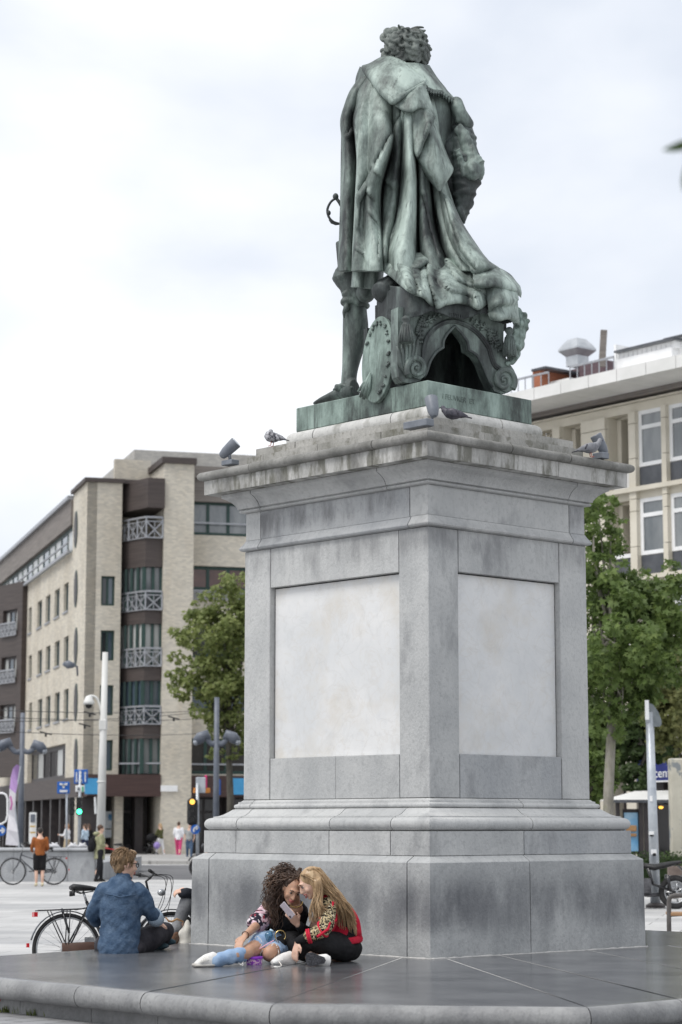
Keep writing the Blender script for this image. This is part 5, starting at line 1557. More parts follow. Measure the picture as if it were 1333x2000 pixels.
m = MB(); p = FR.pt(*FR.uz(1176, 716, -2), -2); q = FR.pt(*FR.uz(1180, 645, -2), -2); m.bar(p, q, .2); m.build('flue_pipe', M_CLADG, rb)
roofbox(1203, 690, 1313, 735, -.9, .6, M_WHITE, 'white_parapet'); roofbox(1200, 673, 1204, 735, -.9, .8, M_WHITE, 'parapet_post')
r = FR.rect(1203, 674, 1313, 692, -.9)
for k in range(13):
    u = r[0] + (r[1] - r[0]) * k / 12
    FR.box(MB(), u - .09, u + .09, r[2], r[3] + .25 * 0, -1.3, -.95).build('baluster', M_WHITE, rb)
roofbox(1199, 671.5, 1316, 675.5, -.75, .8, M_SPAND, 'parapet_cap')
roofbox(1298, 658, 1345, 700, -1.2, 2.0, M_WHITE, 'white_chimney'); roofbox(1296, 655, 1347, 659, -1.1, 2.2, M_SPAND, 'chimney_cap')
for (x0, x1) in ((1114, 1200), (1042, 1072), (985, 1040)):
    m = MB()
    ra_ = FR.rect(x0, 724, x1, 745, -.6)
    zlo, zhi = zro1, zro1 + 1.05
    n = int((ra_[1] - ra_[0]) / .28)
    for k in range(n + 1):
        u = ra_[0] + (ra_[1] - ra_[0]) * k / n
        m.bar(FR.pt(u, zlo, -.6), FR.pt(u, zhi, -.6), .035)
    m.bar(FR.pt(ra_[0], zhi, -.6), FR.pt(ra_[1], zhi, -.6), .06)
    m.build('roof_railing', M_RAIL, rb)
# ground floor with a blue shop sign
m = MB(); FR.box(m, -1.2, uL, 3.9, 5.0, -3, .2); m.build('shop_canopy', M_LTAN, rb)
n = 9
for k in range(n):
    a, b = -1.2 + (uL + 1.2) * k / n, -1.2 + (uL + 1.2) * (k + 1) / n
    FR.window((a + .2, b - .2, .45, 3.9), rb, M_DARKF, M_SHOP, 2, 1, rec=.5, fw=.12, fz=(.75,), name='shop_window')
    FR.box(MB(), a - .2, a + .2, .13, 3.9, -.7, .1).build('pier', M_LTAN if k % 3 else M_DARKF, rb)
FR.box(MB(), -1.2, uL, .13, 3.9, -3, -2.6).build('shop_back', M_DARKF, rb)
M_NAVY = pm('navy_sign', (0.012, 0.02, 0.14), (0.018, 0.03, 0.19), rough=.35, scale=2)
o, r = sign_on(FR, 1250, 1484, 1345, 1526, .45, M_NAVY, 'shop_sign', rb, .12)
text_obj('lettering', 'centrum', (r[3] - r[2]) * .62, FR.pt(*FR.uz(1277, 1511, .58), .58), -FR.u, (0, 0, 1), M_WHITE, o, .01)
o2, r2 = sign_on(FR, 1250, 1524.5, 1345, 1527.5, .46, M_WHITE, 'sign_edge', o, .13)
# ================================================================== TREES
M_BARK = pm('tree_bark', (0.16, 0.15, 0.125), (0.30, 0.28, 0.24), scale=7, rough=0.9, bump=0.6, bscale=20, stretch=(1, 1, 0.3))
overlay(M_BARK, (0.20, 0.22, 0.10), 6, 0.55, 0.7, 0.5, seed=3)
M_BARKD = pm('dark_bark', (0.06, 0.055, 0.045), (0.12, 0.11, 0.09), scale=7, rough=0.9, bump=0.6, bscale=20, stretch=(1, 1, 0.3))
def leafmat(name, c1, c2, c3):
    m = pm(name, c1, c2, scale=1.1, rough=0.5, detail=3, spec=0.35)
    overlay(m, c3, 5.0, 0.5, 0.68, 0.8, seed=2)
    m.node_tree.nodes['Principled BSDF'].inputs['Subsurface Weight'].default_value = 0.0
    nt = m.node_tree; b = nt.nodes['Principled BSDF']; out = nt.nodes['Material Output']
    tr = nt.nodes.new('ShaderNodeBsdfTranslucent'); src = b.inputs['Base Color'].links[0].from_socket
    nt.links.new(src, tr.inputs[0])
    mx = nt.nodes.new('ShaderNodeMixShader'); mx.inputs[0].default_value = 0.5
    nt.links.new(b.outputs[0], mx.inputs[1]); nt.links.new(tr.outputs[0], mx.inputs[2]); nt.links.new(mx.outputs[0], out.inputs[0])
    return m
M_LEAF = leafmat('sweetgum_leaf', (0.095, 0.145, 0.042), (0.165, 0.235, 0.07), (0.25, 0.32, 0.10))
M_LEAFL = leafmat('linden_leaf', (0.15, 0.195, 0.06), (0.26, 0.305, 0.105), (0.39, 0.41, 0.17))
M_LEAFO = leafmat('olive_leaf', (0.13, 0.15, 0.055), (0.24, 0.25, 0.10), (0.36, 0.35, 0.16))
M_LEAFD = leafmat('dark_leaf', (0.04, 0.07, 0.025), (0.08, 0.12, 0.042), (0.11, 0.16, 0.06))
STAR = [(math.cos(R(90 + 36 * k)) * (1 if k % 2 == 0 else 0.42), math.sin(R(90 + 36 * k)) * (1 if k % 2 == 0 else 0.42)) for k in range(10)]
OVAL = [(0, -1), (0.55, -0.35), (0.6, 0.2), (0, 1), (-0.6, 0.2), (-0.55, -0.35)]
def leaf_cloud(centres, n, size, shape, rng, droop=0.5):
    """leaf-shaped faces round clump centres: (centre, radius) list, weighted by volume, most of them near the clump's skin"""
    w = np.array([r ** 2 for _, r in centres]); w = w / w.sum()
    idx = rng.choice(len(centres), n, p=w)
    C_ = np.array([c for c, _ in centres])[idx]; Rr = np.array([r for _, r in centres])[idx]
    d = rng.normal(size=(n, 3)); d /= np.linalg.norm(d, axis=1)[:, None]
    d[:, 2] = d[:, 2] * 0.8 + 0.1
    rad = Rr * rng.uniform(0.35, 1.05, n) ** 0.6
    pos = C_ + d * rad[:, None]
    nrm = d * 0.6 + rng.normal(size=(n, 3)) * 0.55 + np.array([0, -0.25, 0.55]); nrm /= np.linalg.norm(nrm, axis=1)[:, None]
    t = rng.normal(size=(n, 3)); t -= nrm * (t * nrm).sum(1)[:, None]; t /= np.linalg.norm(t, axis=1)[:, None]
    b = np.cross(nrm, t)
    sz = size * rng.uniform(0.65, 1.25, n)
    k = len(shape)
    V = np.zeros((n, k, 3))
    for i, (x, y) in enumerate(shape):
        V[:, i] = pos + (t * x + b * y) * sz[:, None] - nrm * (abs(x) * 0.25 * sz)[:, None]
    return V.reshape(-1, 3), k
def leaves_obj(name, centres, n, size, shape, mat, parent, rng, cut=None):
    V, k = leaf_cloud(centres, n, size, shape, rng)
    if cut is not None:
        keep = cut(V.reshape(-1, k, 3)[:, 0]); V = V.reshape(-1, k, 3)[keep].reshape(-1, 3)
    off = WM[parent].translation
    V = V - np.array(off)
    nf = len(V) // k
    me = bpy.data.meshes.new(name)
    me.vertices.add(len(V)); me.vertices.foreach_set('co', V.astype(np.float32).ravel())
    me.loops.add(nf * k); me.loops.foreach_set('vertex_index', np.arange(nf * k, dtype=np.int32))
    me.polygons.add(nf); me.polygons.foreach_set('loop_start', np.arange(0, nf * k, k, dtype=np.int32)); me.polygons.foreach_set('loop_total', np.full(nf, k, dtype=np.int32))
    me.update(calc_edges=True)
    me.materials.append(mat)
    return link(name, me, parent)
def tree(label, foot_px, Y, trunk_top, trunk_r, clumps, n, size, shape, lmat, bmat, seed=0, name='tree', lean=(0, 0), group=None):
    """clumps: (px, py, dY, radius in m); trunk from the ground to trunk_top (px, py)"""
    rng = np.random.default_rng(seed); rnd = random.Random(seed)
    base = atY(foot_px, 1650, Y); base.z = 0.0
    t = thing(name, label, 'tree', base, group=group)
    top = atY(*trunk_top, Y)
    m = MB()
    pts = []
    for i in range(9):
        f = i / 8
        p = base.lerp(top, f) + Vector((math.sin(f * 7 + seed) * .05, math.cos(f * 5 + seed) * .05, 0)) * (1 if 0 < i < 8 else 0)
        pts.append(p)
    m.tube(pts, [trunk_r * (1.35 - 0.35 * min(1, i / 1.5) - 0.45 * i / 8) for i in range(9)], 12)
    m.build('trunk', bmat, t, smooth=True)
    cs = []
    for (px, py, dy, r) in clumps: cs.append((tuple(atY(px, py, Y + dy)), r))
    m = MB()
    for c, r in cs:                                # limbs from the trunk into the clumps
        c = Vector(c)
        s = pts[4].lerp(pts[8], rnd.uniform(.2, 1.0))
        mid = s.lerp(c, .5) + Vector((rnd.uniform(-.2, .2), rnd.uniform(-.2, .2), rnd.uniform(.0, .35)))
        cur = catmull([s, mid, c], 4)
        m.tube(cur, [trunk_r * (.42 - .36 * i / (len(cur) - 1)) for i in range(len(cur))], 6)
    tag(m.build('branches', bmat, t, smooth=True), kind='stuff')
    small = []
    for c, r in cs:                                # break every clump into uneven sprays
        for k in range(9):
            d = rng.normal(size=3); d /= np.linalg.norm(d)
            small.append((tuple(np.array(c) + d * r * rng.uniform(.55, 1.15) * np.array([1, 1, .8])), r * rng.uniform(.18, .38)))
    leaves_obj('crown', [(c, r * .7) for c, r in cs] + small * 3, n, size, shape, lmat, t, rng)
    return t
# the sweetgum right behind the pedestal
sw = [(1168, 985, .2, .45), (1162, 1020, 0, .55), (1172, 1060, .3, .55), (1196, 1022, 0, .25), (1160, 1105, 0, .6), (1185, 1110, -.3, .5), (1165, 1150, .4, .7), (1200, 1150, -.5, .55),
      (1195, 1190, -.3, .75), (1230, 1165, 0, .6), (1262, 1140, .3, .55), (1295, 1165, .3, .65), (1320, 1135, .2, .5), (1165, 1200, .4, .7), (1225, 1215, -.6, .8), (1262, 1205, -.2, .75), (1300, 1210, 0, .7),
      (1330, 1190, .2, .6), (1170, 1255, .3, .75), (1205, 1260, -.7, .85), (1245, 1265, -.6, .8), (1285, 1262, -.1, .75), (1320, 1255, .2, .6), (1175, 1305, .2, .7), (1212, 1310, -.6, .8), (1250, 1318, -.4, .7),
      (1285, 1312, 0, .6), (1180, 1355, .2, .65), (1215, 1365, -.4, .65), (1255, 1372, -.2, .5), (1178, 1395, .1, .5), (1215, 1400, -.2, .45), (1150, 1290, .5, .6), (1150, 1350, .5, .5)]
tree('tall star-leaved tree with pale trunk right behind the pedestal', 1191, 42, (1192, 1150), .12, sw, 8500, .09, STAR, M_LEAF, M_BARK, 3, 'sweetgum_tree', group='trees on the square')
# olive tree behind, and darker ones between the pedestal and the trunk
tree('yellowish olive-green tree at the right frame edge behind the sweetgum', 1345, 56, (1345, 1400), .14, [(1310, 1330, 0, .9), (1335, 1300, 0, 1.0), (1345, 1370, .3, 1.1), (1310, 1390, -.2, .8), (1290, 1360, .4, .6), (1330, 1430, -.2, .8), (1355, 1460, 0, .8), (1300, 1440, 0, .45), (1280, 1270, .5, .6), (1325, 1240, .5, .8), (1290, 1410, .2, .5)],
     7500, .085, OVAL, M_LEAFO, M_BARKD, 5, 'linden_tree', group='trees on the square')
tree('low dark green tree between the pedestal edge and the pale trunk', 1150, 52, (1150, 1440), .12, [(1150, 1420, 0, .7), (1168, 1450, 0, .5), (1145, 1470, 0, .7), (1165, 1500, 0, .55), (1150, 1540, 0, .6), (1175, 1420, .2, .45), (1172, 1545, 0, .4), (1160, 1390, .2, .6), (1160, 980, .8, .5), (1185, 1075, .8, .35)],
     5000, .085, OVAL, M_LEAF, M_BARKD, 8, 'hornbeam_tree', group='trees on the square')
tree('dark spreading tree with low hanging boughs before the shop canopy', 1262, 60, (1262, 1400), .12, [(1225, 1440, 0, .7), (1255, 1425, .2, .8), (1215, 1470, 0, .6), (1240, 1475, .2, .5), (1275, 1440, .3, .6), (1245, 1520, -.3, .55), (1228, 1500, -.2, .45), (1262, 1545, -.3, .35), (1235, 1400, .3, .7), (1290, 1470, .2, .45)],
     5200, .09, OVAL, M_LEAFD, M_BARKD, 9, 'plane_tree', group='trees on the square')
# the linden across the street at the left
ln = [(430, 1175, 0, .9), (462, 1165, .2, .9), (405, 1200, 0, .8), (440, 1215, -.4, 1.1), (475, 1205, 0, 1.0), (375, 1205, .2, .55), (385, 1240, 0, .9), (420, 1255, -.5, 1.2), (460, 1255, -.2, 1.2), (360, 1250, .2, .5), (350, 1330, 0, .5), (370, 1320, 0, .75),
      (395, 1300, -.4, 1.1), (435, 1305, -.6, 1.2), (470, 1310, -.2, 1.1), (345, 1285, .3, .35), (385, 1350, -.2, .9), (420, 1355, -.5, 1.1), (455, 1360, -.3, 1.1), (485, 1350, 0, 1.0), (400, 1385, 0, .6), (435, 1400, -.2, .9), (465, 1410, 0, .9), (425, 1440, 0, .45), (460, 1445, .1, .6), (415, 1475, 0, .25), (445, 1475, 0, .35), (480, 1440, 0, .6), (452, 1148, 0, .4), (480, 1160, 0, .6)]
tree('round olive-green linden in front of the brick apartment block', 447, 78, (450, 1330), .15, ln, 11500, .088, OVAL, M_LEAFL, M_BARKD, 12, 'linden_tree')
# ================================================================== PEOPLE
M_SKIN = pm('skin_light', (0.60, 0.385, 0.29), (0.68, 0.45, 0.35), scale=9, rough=0.5, spec=0.35)
M_SKINT = pm('skin_tan', (0.44, 0.255, 0.17), (0.52, 0.315, 0.22), scale=9, rough=0.5, spec=0.35)
for mm in (M_SKIN, M_SKINT):
    b = mm.node_tree.nodes['Principled BSDF']; b.inputs['Subsurface Weight'].default_value = 0.12; b.inputs['Subsurface Radius'].default_value = (0.02, 0.008, 0.004)
M_LIPS = plain('lips', (0.42, 0.13, 0.12), 0.4)
M_EYE = plain('eye_dark', (0.03, 0.02, 0.018), 0.3)
M_EYEW = plain('eye_white', (0.6, 0.58, 0.55), 0.3)
M_TEETH = plain('teeth', (0.75, 0.73, 0.68), 0.3)
def fabric(name, c1, c2=None, scale=10, rough=0.85, bump=0.35, bscale=24, **k):
    return pm(name, c1, c2 if c2 else tuple(x * 1.35 for x in c1), scale=scale, rough=rough, bump=bump, bscale=bscale, spec=0.2, **k)
V3 = Vector
def limb(m, pts, rad, n=12, k=3, end=True):
    cs = catmull([(*p, r) for p, r in zip(pts, rad)], k)
    m.tube([c[:3] for c in cs], [float(c[3]) for c in cs], n)
    m.ball(pts[0], rad[0] * .98, n, 8)
    if end: m.ball(pts[-1], rad[-1] * .98, n, 8)
def frame(f, up=(0, 0, 1)):
    f = V3(f).normalized(); r = f.cross(V3(up)).normalized(); u = r.cross(f).normalized()
    return f, r, u                                 # forward, the person's right, up
def head_mesh(m, c, f, s=1.0, up=(0, 0, 1), female=True):
    f, r, u = frame(f, up)
    Mx = Matrix(((r.x, f.x, u.x), (r.y, f.y, u.y), (r.z, f.z, u.z)))
    P = lambda x, y, z: V3(c) + (r * x + f * y + u * z) * s
    m.ball(P(0, -.018, .025), (.076 * s, .095 * s, .092 * s), 20, 14, Mx)
    m.ball(P(0, .018, -.015), (.066 * s, .078 * s, .098 * s), 20, 14, Mx)
    m.ball(P(0, .040, -.072), (.042 * s, .045 * s, .042 * s), 16, 10, Mx)      # jaw
    m.ball(P(0, .070, -.100), (.022 * s, .018 * s, .018 * s), 12, 8, Mx)       # chin
    m.ball(P(-.038, .062, -.032), (.026 * s, .022 * s, .028 * s), 10, 8, Mx); m.ball(P(.038, .062, -.032), (.026 * s, .022 * s, .028 * s), 10, 8, Mx)
    m.ball(P(0, .083, .028), (.050 * s, .016 * s, .014 * s), 12, 8, Mx)        # brow
    m.tube([P(0, .088, .018), P(0, .104, -.012), P(0, .112, -.032), P(0, .092, -.042)], [.009 * s, .011 * s, .014 * s, .010 * s], 10)
    m.ball(P(-.013, .094, -.034), .009 * s, 8, 6); m.ball(P(.013, .094, -.034), .009 * s, 8, 6)
    m.ball(P(0, .088, -.058), (.024 * s, .013 * s, .007 * s), 10, 6, Mx); m.ball(P(0, .085, -.069), (.021 * s, .013 * s, .007 * s), 10, 6, Mx)
    for sx in (-1, 1): m.ball(P(sx * .076, -.010, -.008), (.010 * s, .020 * s, .032 * s), 10, 8, Mx)
    return P, Mx
def face_parts(P, Mx, parent, s=1.0, browm=None, smile=False, lips=True):
    m = MB()
    for sx in (-1, 1): m.ball(P(sx * .031, .081, .006), (.015 * s, .007 * s, .0065 * s), 10, 6, Mx)
    m.build('eyes', M_EYEW, parent, smooth=True)
    m = MB()
    for sx in (-1, 1):
        m.ball(P(sx * .030, .0865, .004), (.0075 * s, .004 * s, .0075 * s), 8, 6, Mx)
        m.tube([P(sx * .016, .088, .009), P(sx * .031, .092, .0145), P(sx * .046, .082, .008)], [.002 * s, .0034 * s, .002 * s], 6)
    m.build('eyelashes', M_EYE, parent, smooth=True)
    m = MB()
    for sx in (-1, 1): m.tube([P(sx * .014, .096, .030), P(sx * .032, .097, .036), P(sx * .050, .083, .030)], [.003 * s, .0045 * s, .002 * s], 6)
    m.build('eyebrows', browm or M_EYE, parent, smooth=True)
    if lips:
        m = MB()
        m.tube([P(-.025, .084, -.060), P(-.012, .099, -.056), P(0, .102, -.058), P(.012, .099, -.056), P(.025, .084, -.060)], [.002 * s, .005 * s, .005 * s, .005 * s, .002 * s], 6)
        dz = -.012 if smile else 0
        m.tube([P(-.025, .084, -.060), P(-.012, .096, -.069 + dz), P(0, .099, -.071 + dz), P(.012, .096, -.069 + dz), P(.025, .084, -.060)], [.002 * s, .006 * s, .0065 * s, .006 * s, .002 * s], 6)
        m.build('lips', M_LIPS, parent, smooth=True)
        if smile:
            MB().ball(P(0, .094, -.066), (.017 * s, .006 * s, .0065 * s), 10, 6, Mx).build('teeth', M_TEETH, parent, smooth=True)
def hand(m, wrist, d, n, size=1.0, curl=0.5, side=1, spread=.10, thumb=0.9):
    """palm and five fingers: d along the hand, n out of the back of the hand, side = which way the thumb lies"""
    d = V3(d).normalized(); n = (V3(n) - d * V3(n).dot(d)).normalized(); w = d.cross(n) * side     # thumb side
    W = V3(wrist); s = size
    m.tube([W, W + d * .03 * s, W + d * .07 * s, W + d * .092 * s], [(.020 * s, .026 * s), (.017 * s, .034 * s), (.015 * s, .040 * s), (.011 * s, .038 * s)], 12, up=n)
    for i, (off, ln) in enumerate(((.029, .070), (.010, .078), (-.010, .073), (-.028, .058))):
        p = W + d * .088 * s + w * off * s
        ang = 0.15 * curl; dirv = (d + w * (off * spread * 30)).normalized()
        pts = [p]
        for q, fr in enumerate((.45, .32, .23)):
            ang += curl * (0.55 + .15 * q)
            stepd = dirv * math.cos(ang) - n * math.sin(ang)
            pts.append(pts[-1] + stepd * ln * fr * s)
        m.tube(pts, [.0095 * s, .009 * s, .0082 * s, .0068 * s], 8); m.ball(pts[-1], .0068 * s, 8, 6)
    p = W + d * .025 * s + w * .028 * s
    q = p + (d * .6 + w * .75 - n * .25 * curl).normalized() * .038 * s
    e = q + (d * .9 + w * (.5 - thumb * .6) - n * .5 * curl).normalized() * .034 * s
    m.tube([p, q, e], [.013 * s, .0105 * s, .008 * s], 8); m.ball(e, .008 * s, 8, 6)
    return W + d * .09 * s
def shoe(m, ankle, heel_dir, toe, h=.05, w=.042):
    """a low shoe from the ankle to the toe"""
    a, t = V3(ankle), V3(toe)
    d = (t - a).normalized()
    u = V3((0, 0, 1)); u = (u - d * u.dot(d)).normalized()
    m.tube([a - d * .055 - u * .02, a - d * .02 - u * .015, a + (t - a) * .35 - u * .01, t - d * .05 - u * .015, t - d * .005 - u * .02], [(h * .8, w * .8), (h * 1.15, w * .95), (h * .9, w), (h * .62, w * 1.05), (h * .3, w * .6)], 14, up=u)

def strands(name, roots_paths, rad, mat, parent, n=5):
    m = MB()
    for pts in roots_paths: m.tube(pts, [rad * (1.0 - .55 * i / (len(pts) - 1)) for i in range(len(pts))], n)
    return m.build(name, mat, parent, smooth=True, fix=False)

# ---------------------------------------------------------------- fabrics
M_JEANS = fabric('blue_jeans', (0.16, 0.26, 0.43), (0.34, 0.46, 0.62), scale=5)
M_BLACKT = fabric('black_trousers', (0.010, 0.010, 0.011), (0.022, 0.022, 0.024))
M_BLACK = fabric('black_jersey', (0.008, 0.008, 0.009), (0.018, 0.018, 0.02))
M_DENIM = fabric('denim_shirt', (0.038, 0.07, 0.125), (0.08, 0.125, 0.195), scale=14, bump=0.4, bscale=60)
overlay(M_DENIM, (0.17, 0.23, 0.31), 5, 0.54, 0.74, 0.5, stretch=(1, 1, 2), seed=4)
M_DARKTR = fabric('charcoal_trousers', (0.022, 0.021, 0.026), (0.05, 0.047, 0.055))
M_GREYTR = fabric('grey_trousers', (0.13, 0.135, 0.145), (0.22, 0.225, 0.235))
M_WSHOE = fabric('white_sneaker', (0.60, 0.59, 0.57), (0.76, 0.75, 0.73), scale=20, bump=.2)
M_SOLEW = fabric('worn_white_rubber', (0.42, 0.40, 0.37), (0.56, 0.54, 0.5), bump=.2)
M_SOLE = fabric('dark_sole', (0.05, 0.05, 0.055), (0.10, 0.10, 0.11), scale=40, bump=.8, bscale=60)
M_BROWNSH = fabric('brown_leather', (0.075, 0.038, 0.022), (0.14, 0.07, 0.04), rough=.45)
M_NETS = fabric('fishnet', (0.20, 0.12, 0.09), (0.36, 0.22, 0.17), scale=60, bump=.2)
M_HAIRB = pm('dark_brown_hair', (0.030, 0.017, 0.012), (0.085, 0.048, 0.030), scale=5, rough=0.45, spec=.5)
overlay(M_HAIRB, (0.20, 0.115, 0.065), 4, 0.5, 0.68, 0.7, seed=3)
M_HAIRL = pm('blond_hair', (0.26, 0.165, 0.085), (0.46, 0.31, 0.17), scale=22, rough=0.38, spec=.5, stretch=(1, 1, .25))
overlay(M_HAIRL, (0.62, 0.46, 0.28), 30, 0.52, 0.66, 0.7, stretch=(1, 1, .2), seed=3)
M_HAIRM = pm('light_brown_hair', (0.15, 0.095, 0.05), (0.29, 0.19, 0.105), scale=24, rough=0.5)
M_HAIRD = pm('black_hair', (0.014, 0.011, 0.01), (0.035, 0.027, 0.022), scale=20, rough=0.45)
M_GOLD = pm('gold', (0.75, 0.55, 0.22), (0.85, 0.65, 0.3), rough=.25, metallic=1.0)
def pattern_mat(name, base, cols, scale=22):
    m = fabric(name, base, base, bump=.2)
    for i, (c, lo, hi, sc) in enumerate(cols): overlay(m, c, sc, lo, hi, 1.0, seed=3 + i * 5, detail=1.5)
    return m
M_FLORAL = pattern_mat('floral_blouse', (0.02, 0.018, 0.03), [((0.62, 0.42, 0.48), .48, .52, 16), ((0.70, 0.62, 0.66), .58, .61, 24), ((0.30, 0.05, 0.07), .62, .65, 18)])
M_ANIMAL = pattern_mat('leopard_sleeve', (0.42, 0.34, 0.20), [((0.014, 0.012, 0.012), .48, .52, 60), ((0.62, 0.54, 0.38), .62, .66, 50)])
M_REDJ = fabric('red_jacket', (0.42, 0.012, 0.035), (0.60, 0.03, 0.06), scale=6, bump=.4)
M_BOMBER = pattern_mat('embroidered_back', (0.012, 0.011, 0.012), [((0.45, 0.015, 0.04), .55, .58, 7)])

def AY(px, py, Y):
    """a point of the sitting pair: as far back as given, but never below the platform"""
    Y = Y - 0.30
    p = atY(px, py, Y)
    if p.z < ZP + 0.034:
        p = atZ(px, py, ZP + 0.034)
    return p
# ================================================================== the dark-haired woman
pa = atZ(548, 1868, ZP)
wa = thing('person', 'person with long dark curly hair in floral top and ripped jeans looking at a phone', 'person', pa, group='two friends sitting against the pedestal')
hc, hf = AY(571, 1736, 18.44), (0.22, -0.80, -0.50)
m = MB()
Ph, Mh = head_mesh(m, hc, hf, 0.98, up=(0.18, 0.1, 1))
limb(m, [hc + V3((.01, .04, -.05)), AY(576, 1766, 18.58), AY(572, 1782, 18.64)], [.052, .052, .07])
sR, eR, wR = AY(522, 1782, 18.80), AY(503, 1806, 18.50), AY(479, 1828, 18.16)
limb(m, [sR, sR.lerp(eR, .5), eR, eR.lerp(wR, .4), wR], [.052, .046, .040, .037, .026])
hand(m, wR, AY(465, 1845, 18.06) - wR, (-.3, -.5, .8), 1.0, .45, 1)
limb(m, [AY(572, 1782, 18.66), AY(562, 1808, 18.74), AY(552, 1842, 18.78)], [.12, .13, .15], 16)
limb(m, [AY(540, 1842, 18.72), AY(512, 1846, 18.42), AY(484, 1860, 18.12)], [.088, .076, .062])
limb(m, [AY(484, 1861, 18.12), AY(455, 1868, 17.98), AY(420, 1879, 17.86)], [.056, .05, .036])
limb(m, [AY(560, 1848, 18.7), AY(545, 1852, 18.45), AY(527, 1862, 18.22)], [.085, .074, .06])
limb(m, [AY(527, 1862, 18.22), AY(545, 1866, 18.4), AY(562, 1868, 18.6)], [.056, .05, .04])
body = skin('body', m, M_SKINT, wa, 0.0075, 2, .5)
face_parts(Ph, Mh, body, .98)
m = MB()                                           # jeans, open at the knees
limb(m, [AY(553, 1848, 18.80), AY(538, 1842, 18.70), AY(516, 1842, 18.46), AY(503, 1849, 18.32)], [.135, .11, .098, .088], 16)
limb(m, [AY(472, 1864, 18.08), AY(452, 1868, 17.98), AY(432, 1874, 17.9), AY(418, 1878, 17.86)], [.064, .062, .056, .05], 14)
limb(m, [AY(560, 1850, 18.72), AY(546, 1853, 18.48), AY(536, 1857, 18.34)], [.10, .088, .08], 14)
limb(m, [AY(530, 1868, 18.28), AY(545, 1868, 18.42), AY(562, 1868, 18.6)], [.055, .056, .05], 12)
j = skin('jeans', m, M_JEANS, wa, 0.011, 2); disp(j, .010, 16, 3)
m = MB()                                           # frayed edges of the rips
random.seed(3)
for (cx, cy, Y, r) in ((503, 1849, 18.24, 21), (471, 1868, 18.08, 15), (536, 1858, 18.25, 17)):
    for k in range(26):
        a = 2 * PI * k / 26
        p = AY(cx + r * .45 * math.cos(a), cy + r * math.sin(a), Y - .03 * abs(math.cos(a)))
        m.tube([p, p + V3((random.uniform(-.012, .012), random.uniform(-.01, 0), random.uniform(-.022, .0)))], .0025, 4)
tag(m.build('frayed_threads', M_WSHOE, j), kind='stuff')
for kc in (AY(485, 1861, 18.13), AY(527, 1864, 18.23)): MB().ball(kc, (.062, .060, .060), 16, 12).build('fishnet', M_NETS, wa, smooth=True)
m = MB()
limb(m, [AY(574, 1784, 18.64), AY(563, 1808, 18.72), AY(556, 1838, 18.78)], [.128, .142, .155], 18)
m.ball(AY(590, 1786, 18.62), (.06, .06, .06)); m.ball(AY(548, 1784, 18.70), (.07, .06, .06))
t = skin('top', m, M_BLACK, wa, 0.012, 2); disp(t, .010, 14, 6)
m = MB(); m.ball(AY(578, 1775, 18.535), (.062, .035, .052), 16, 10); m.build('neckline', M_SKINT, wa, smooth=True)
m = MB()                                           # loose floral blouse on the near arm
limb(m, [AY(532, 1776, 18.78), AY(520, 1786, 18.72), AY(510, 1797, 18.60), AY(502, 1803, 18.52)], [.07, .085, .088, .085], 16)
m.ball(AY(520, 1800, 18.66), (.09, .07, .07)); m.ball(AY(538, 1800, 18.74), (.08, .07, .12))
bl = skin('blouse_sleeve', m, M_FLORAL, wa, 0.012, 2); disp(bl, .016, 15, 2)
m = MB(); m.ring(AY(480, 1826, 18.17), .030, .004, (AY(470, 1838, 18.1) - AY(490, 1815, 18.3)), 18, 6); m.build('bracelet', M_BROWNSH, wa, smooth=True)
m = MB()
for k in range(15):
    a = PI * k / 14
    m.ball(AY(578 - 13 * math.cos(a), 1762 + 10 * math.sin(a), 18.515 - .03 * math.sin(a)), .0075, 7, 5)
m.build('necklace', M_GOLD, wa, smooth=True)
for nm, mat_, part in (('sneaker', M_WSHOE, 0),):
    m = MB(); shoe(m, AY(413, 1873, 17.86), None, AY(379, 1880, 17.80), .062, .045)
    s_ = skin(nm, m, mat_, wa, 0.008, 2)
    m = MB(); a_, b_ = AY(417, 1873, 17.86), AY(378, 1880, 17.80); a_.z = b_.z = ZP + .016
    m.tube([a_, a_.lerp(b_, .5), b_], [(.016, .048)] * 3, 10, up=(0, 0, 1)); m.build('sole', M_SOLEW, s_, smooth=True)
    m = MB()
    for k in range(5): m.tube([AY(391 + k * 3.6, 1873 - k * 1.6, 17.78), AY(394 + k * 3.6, 1881 - k, 17.76)], .0045, 5)
    m.build('laces', M_TEETH, s_, smooth=True)
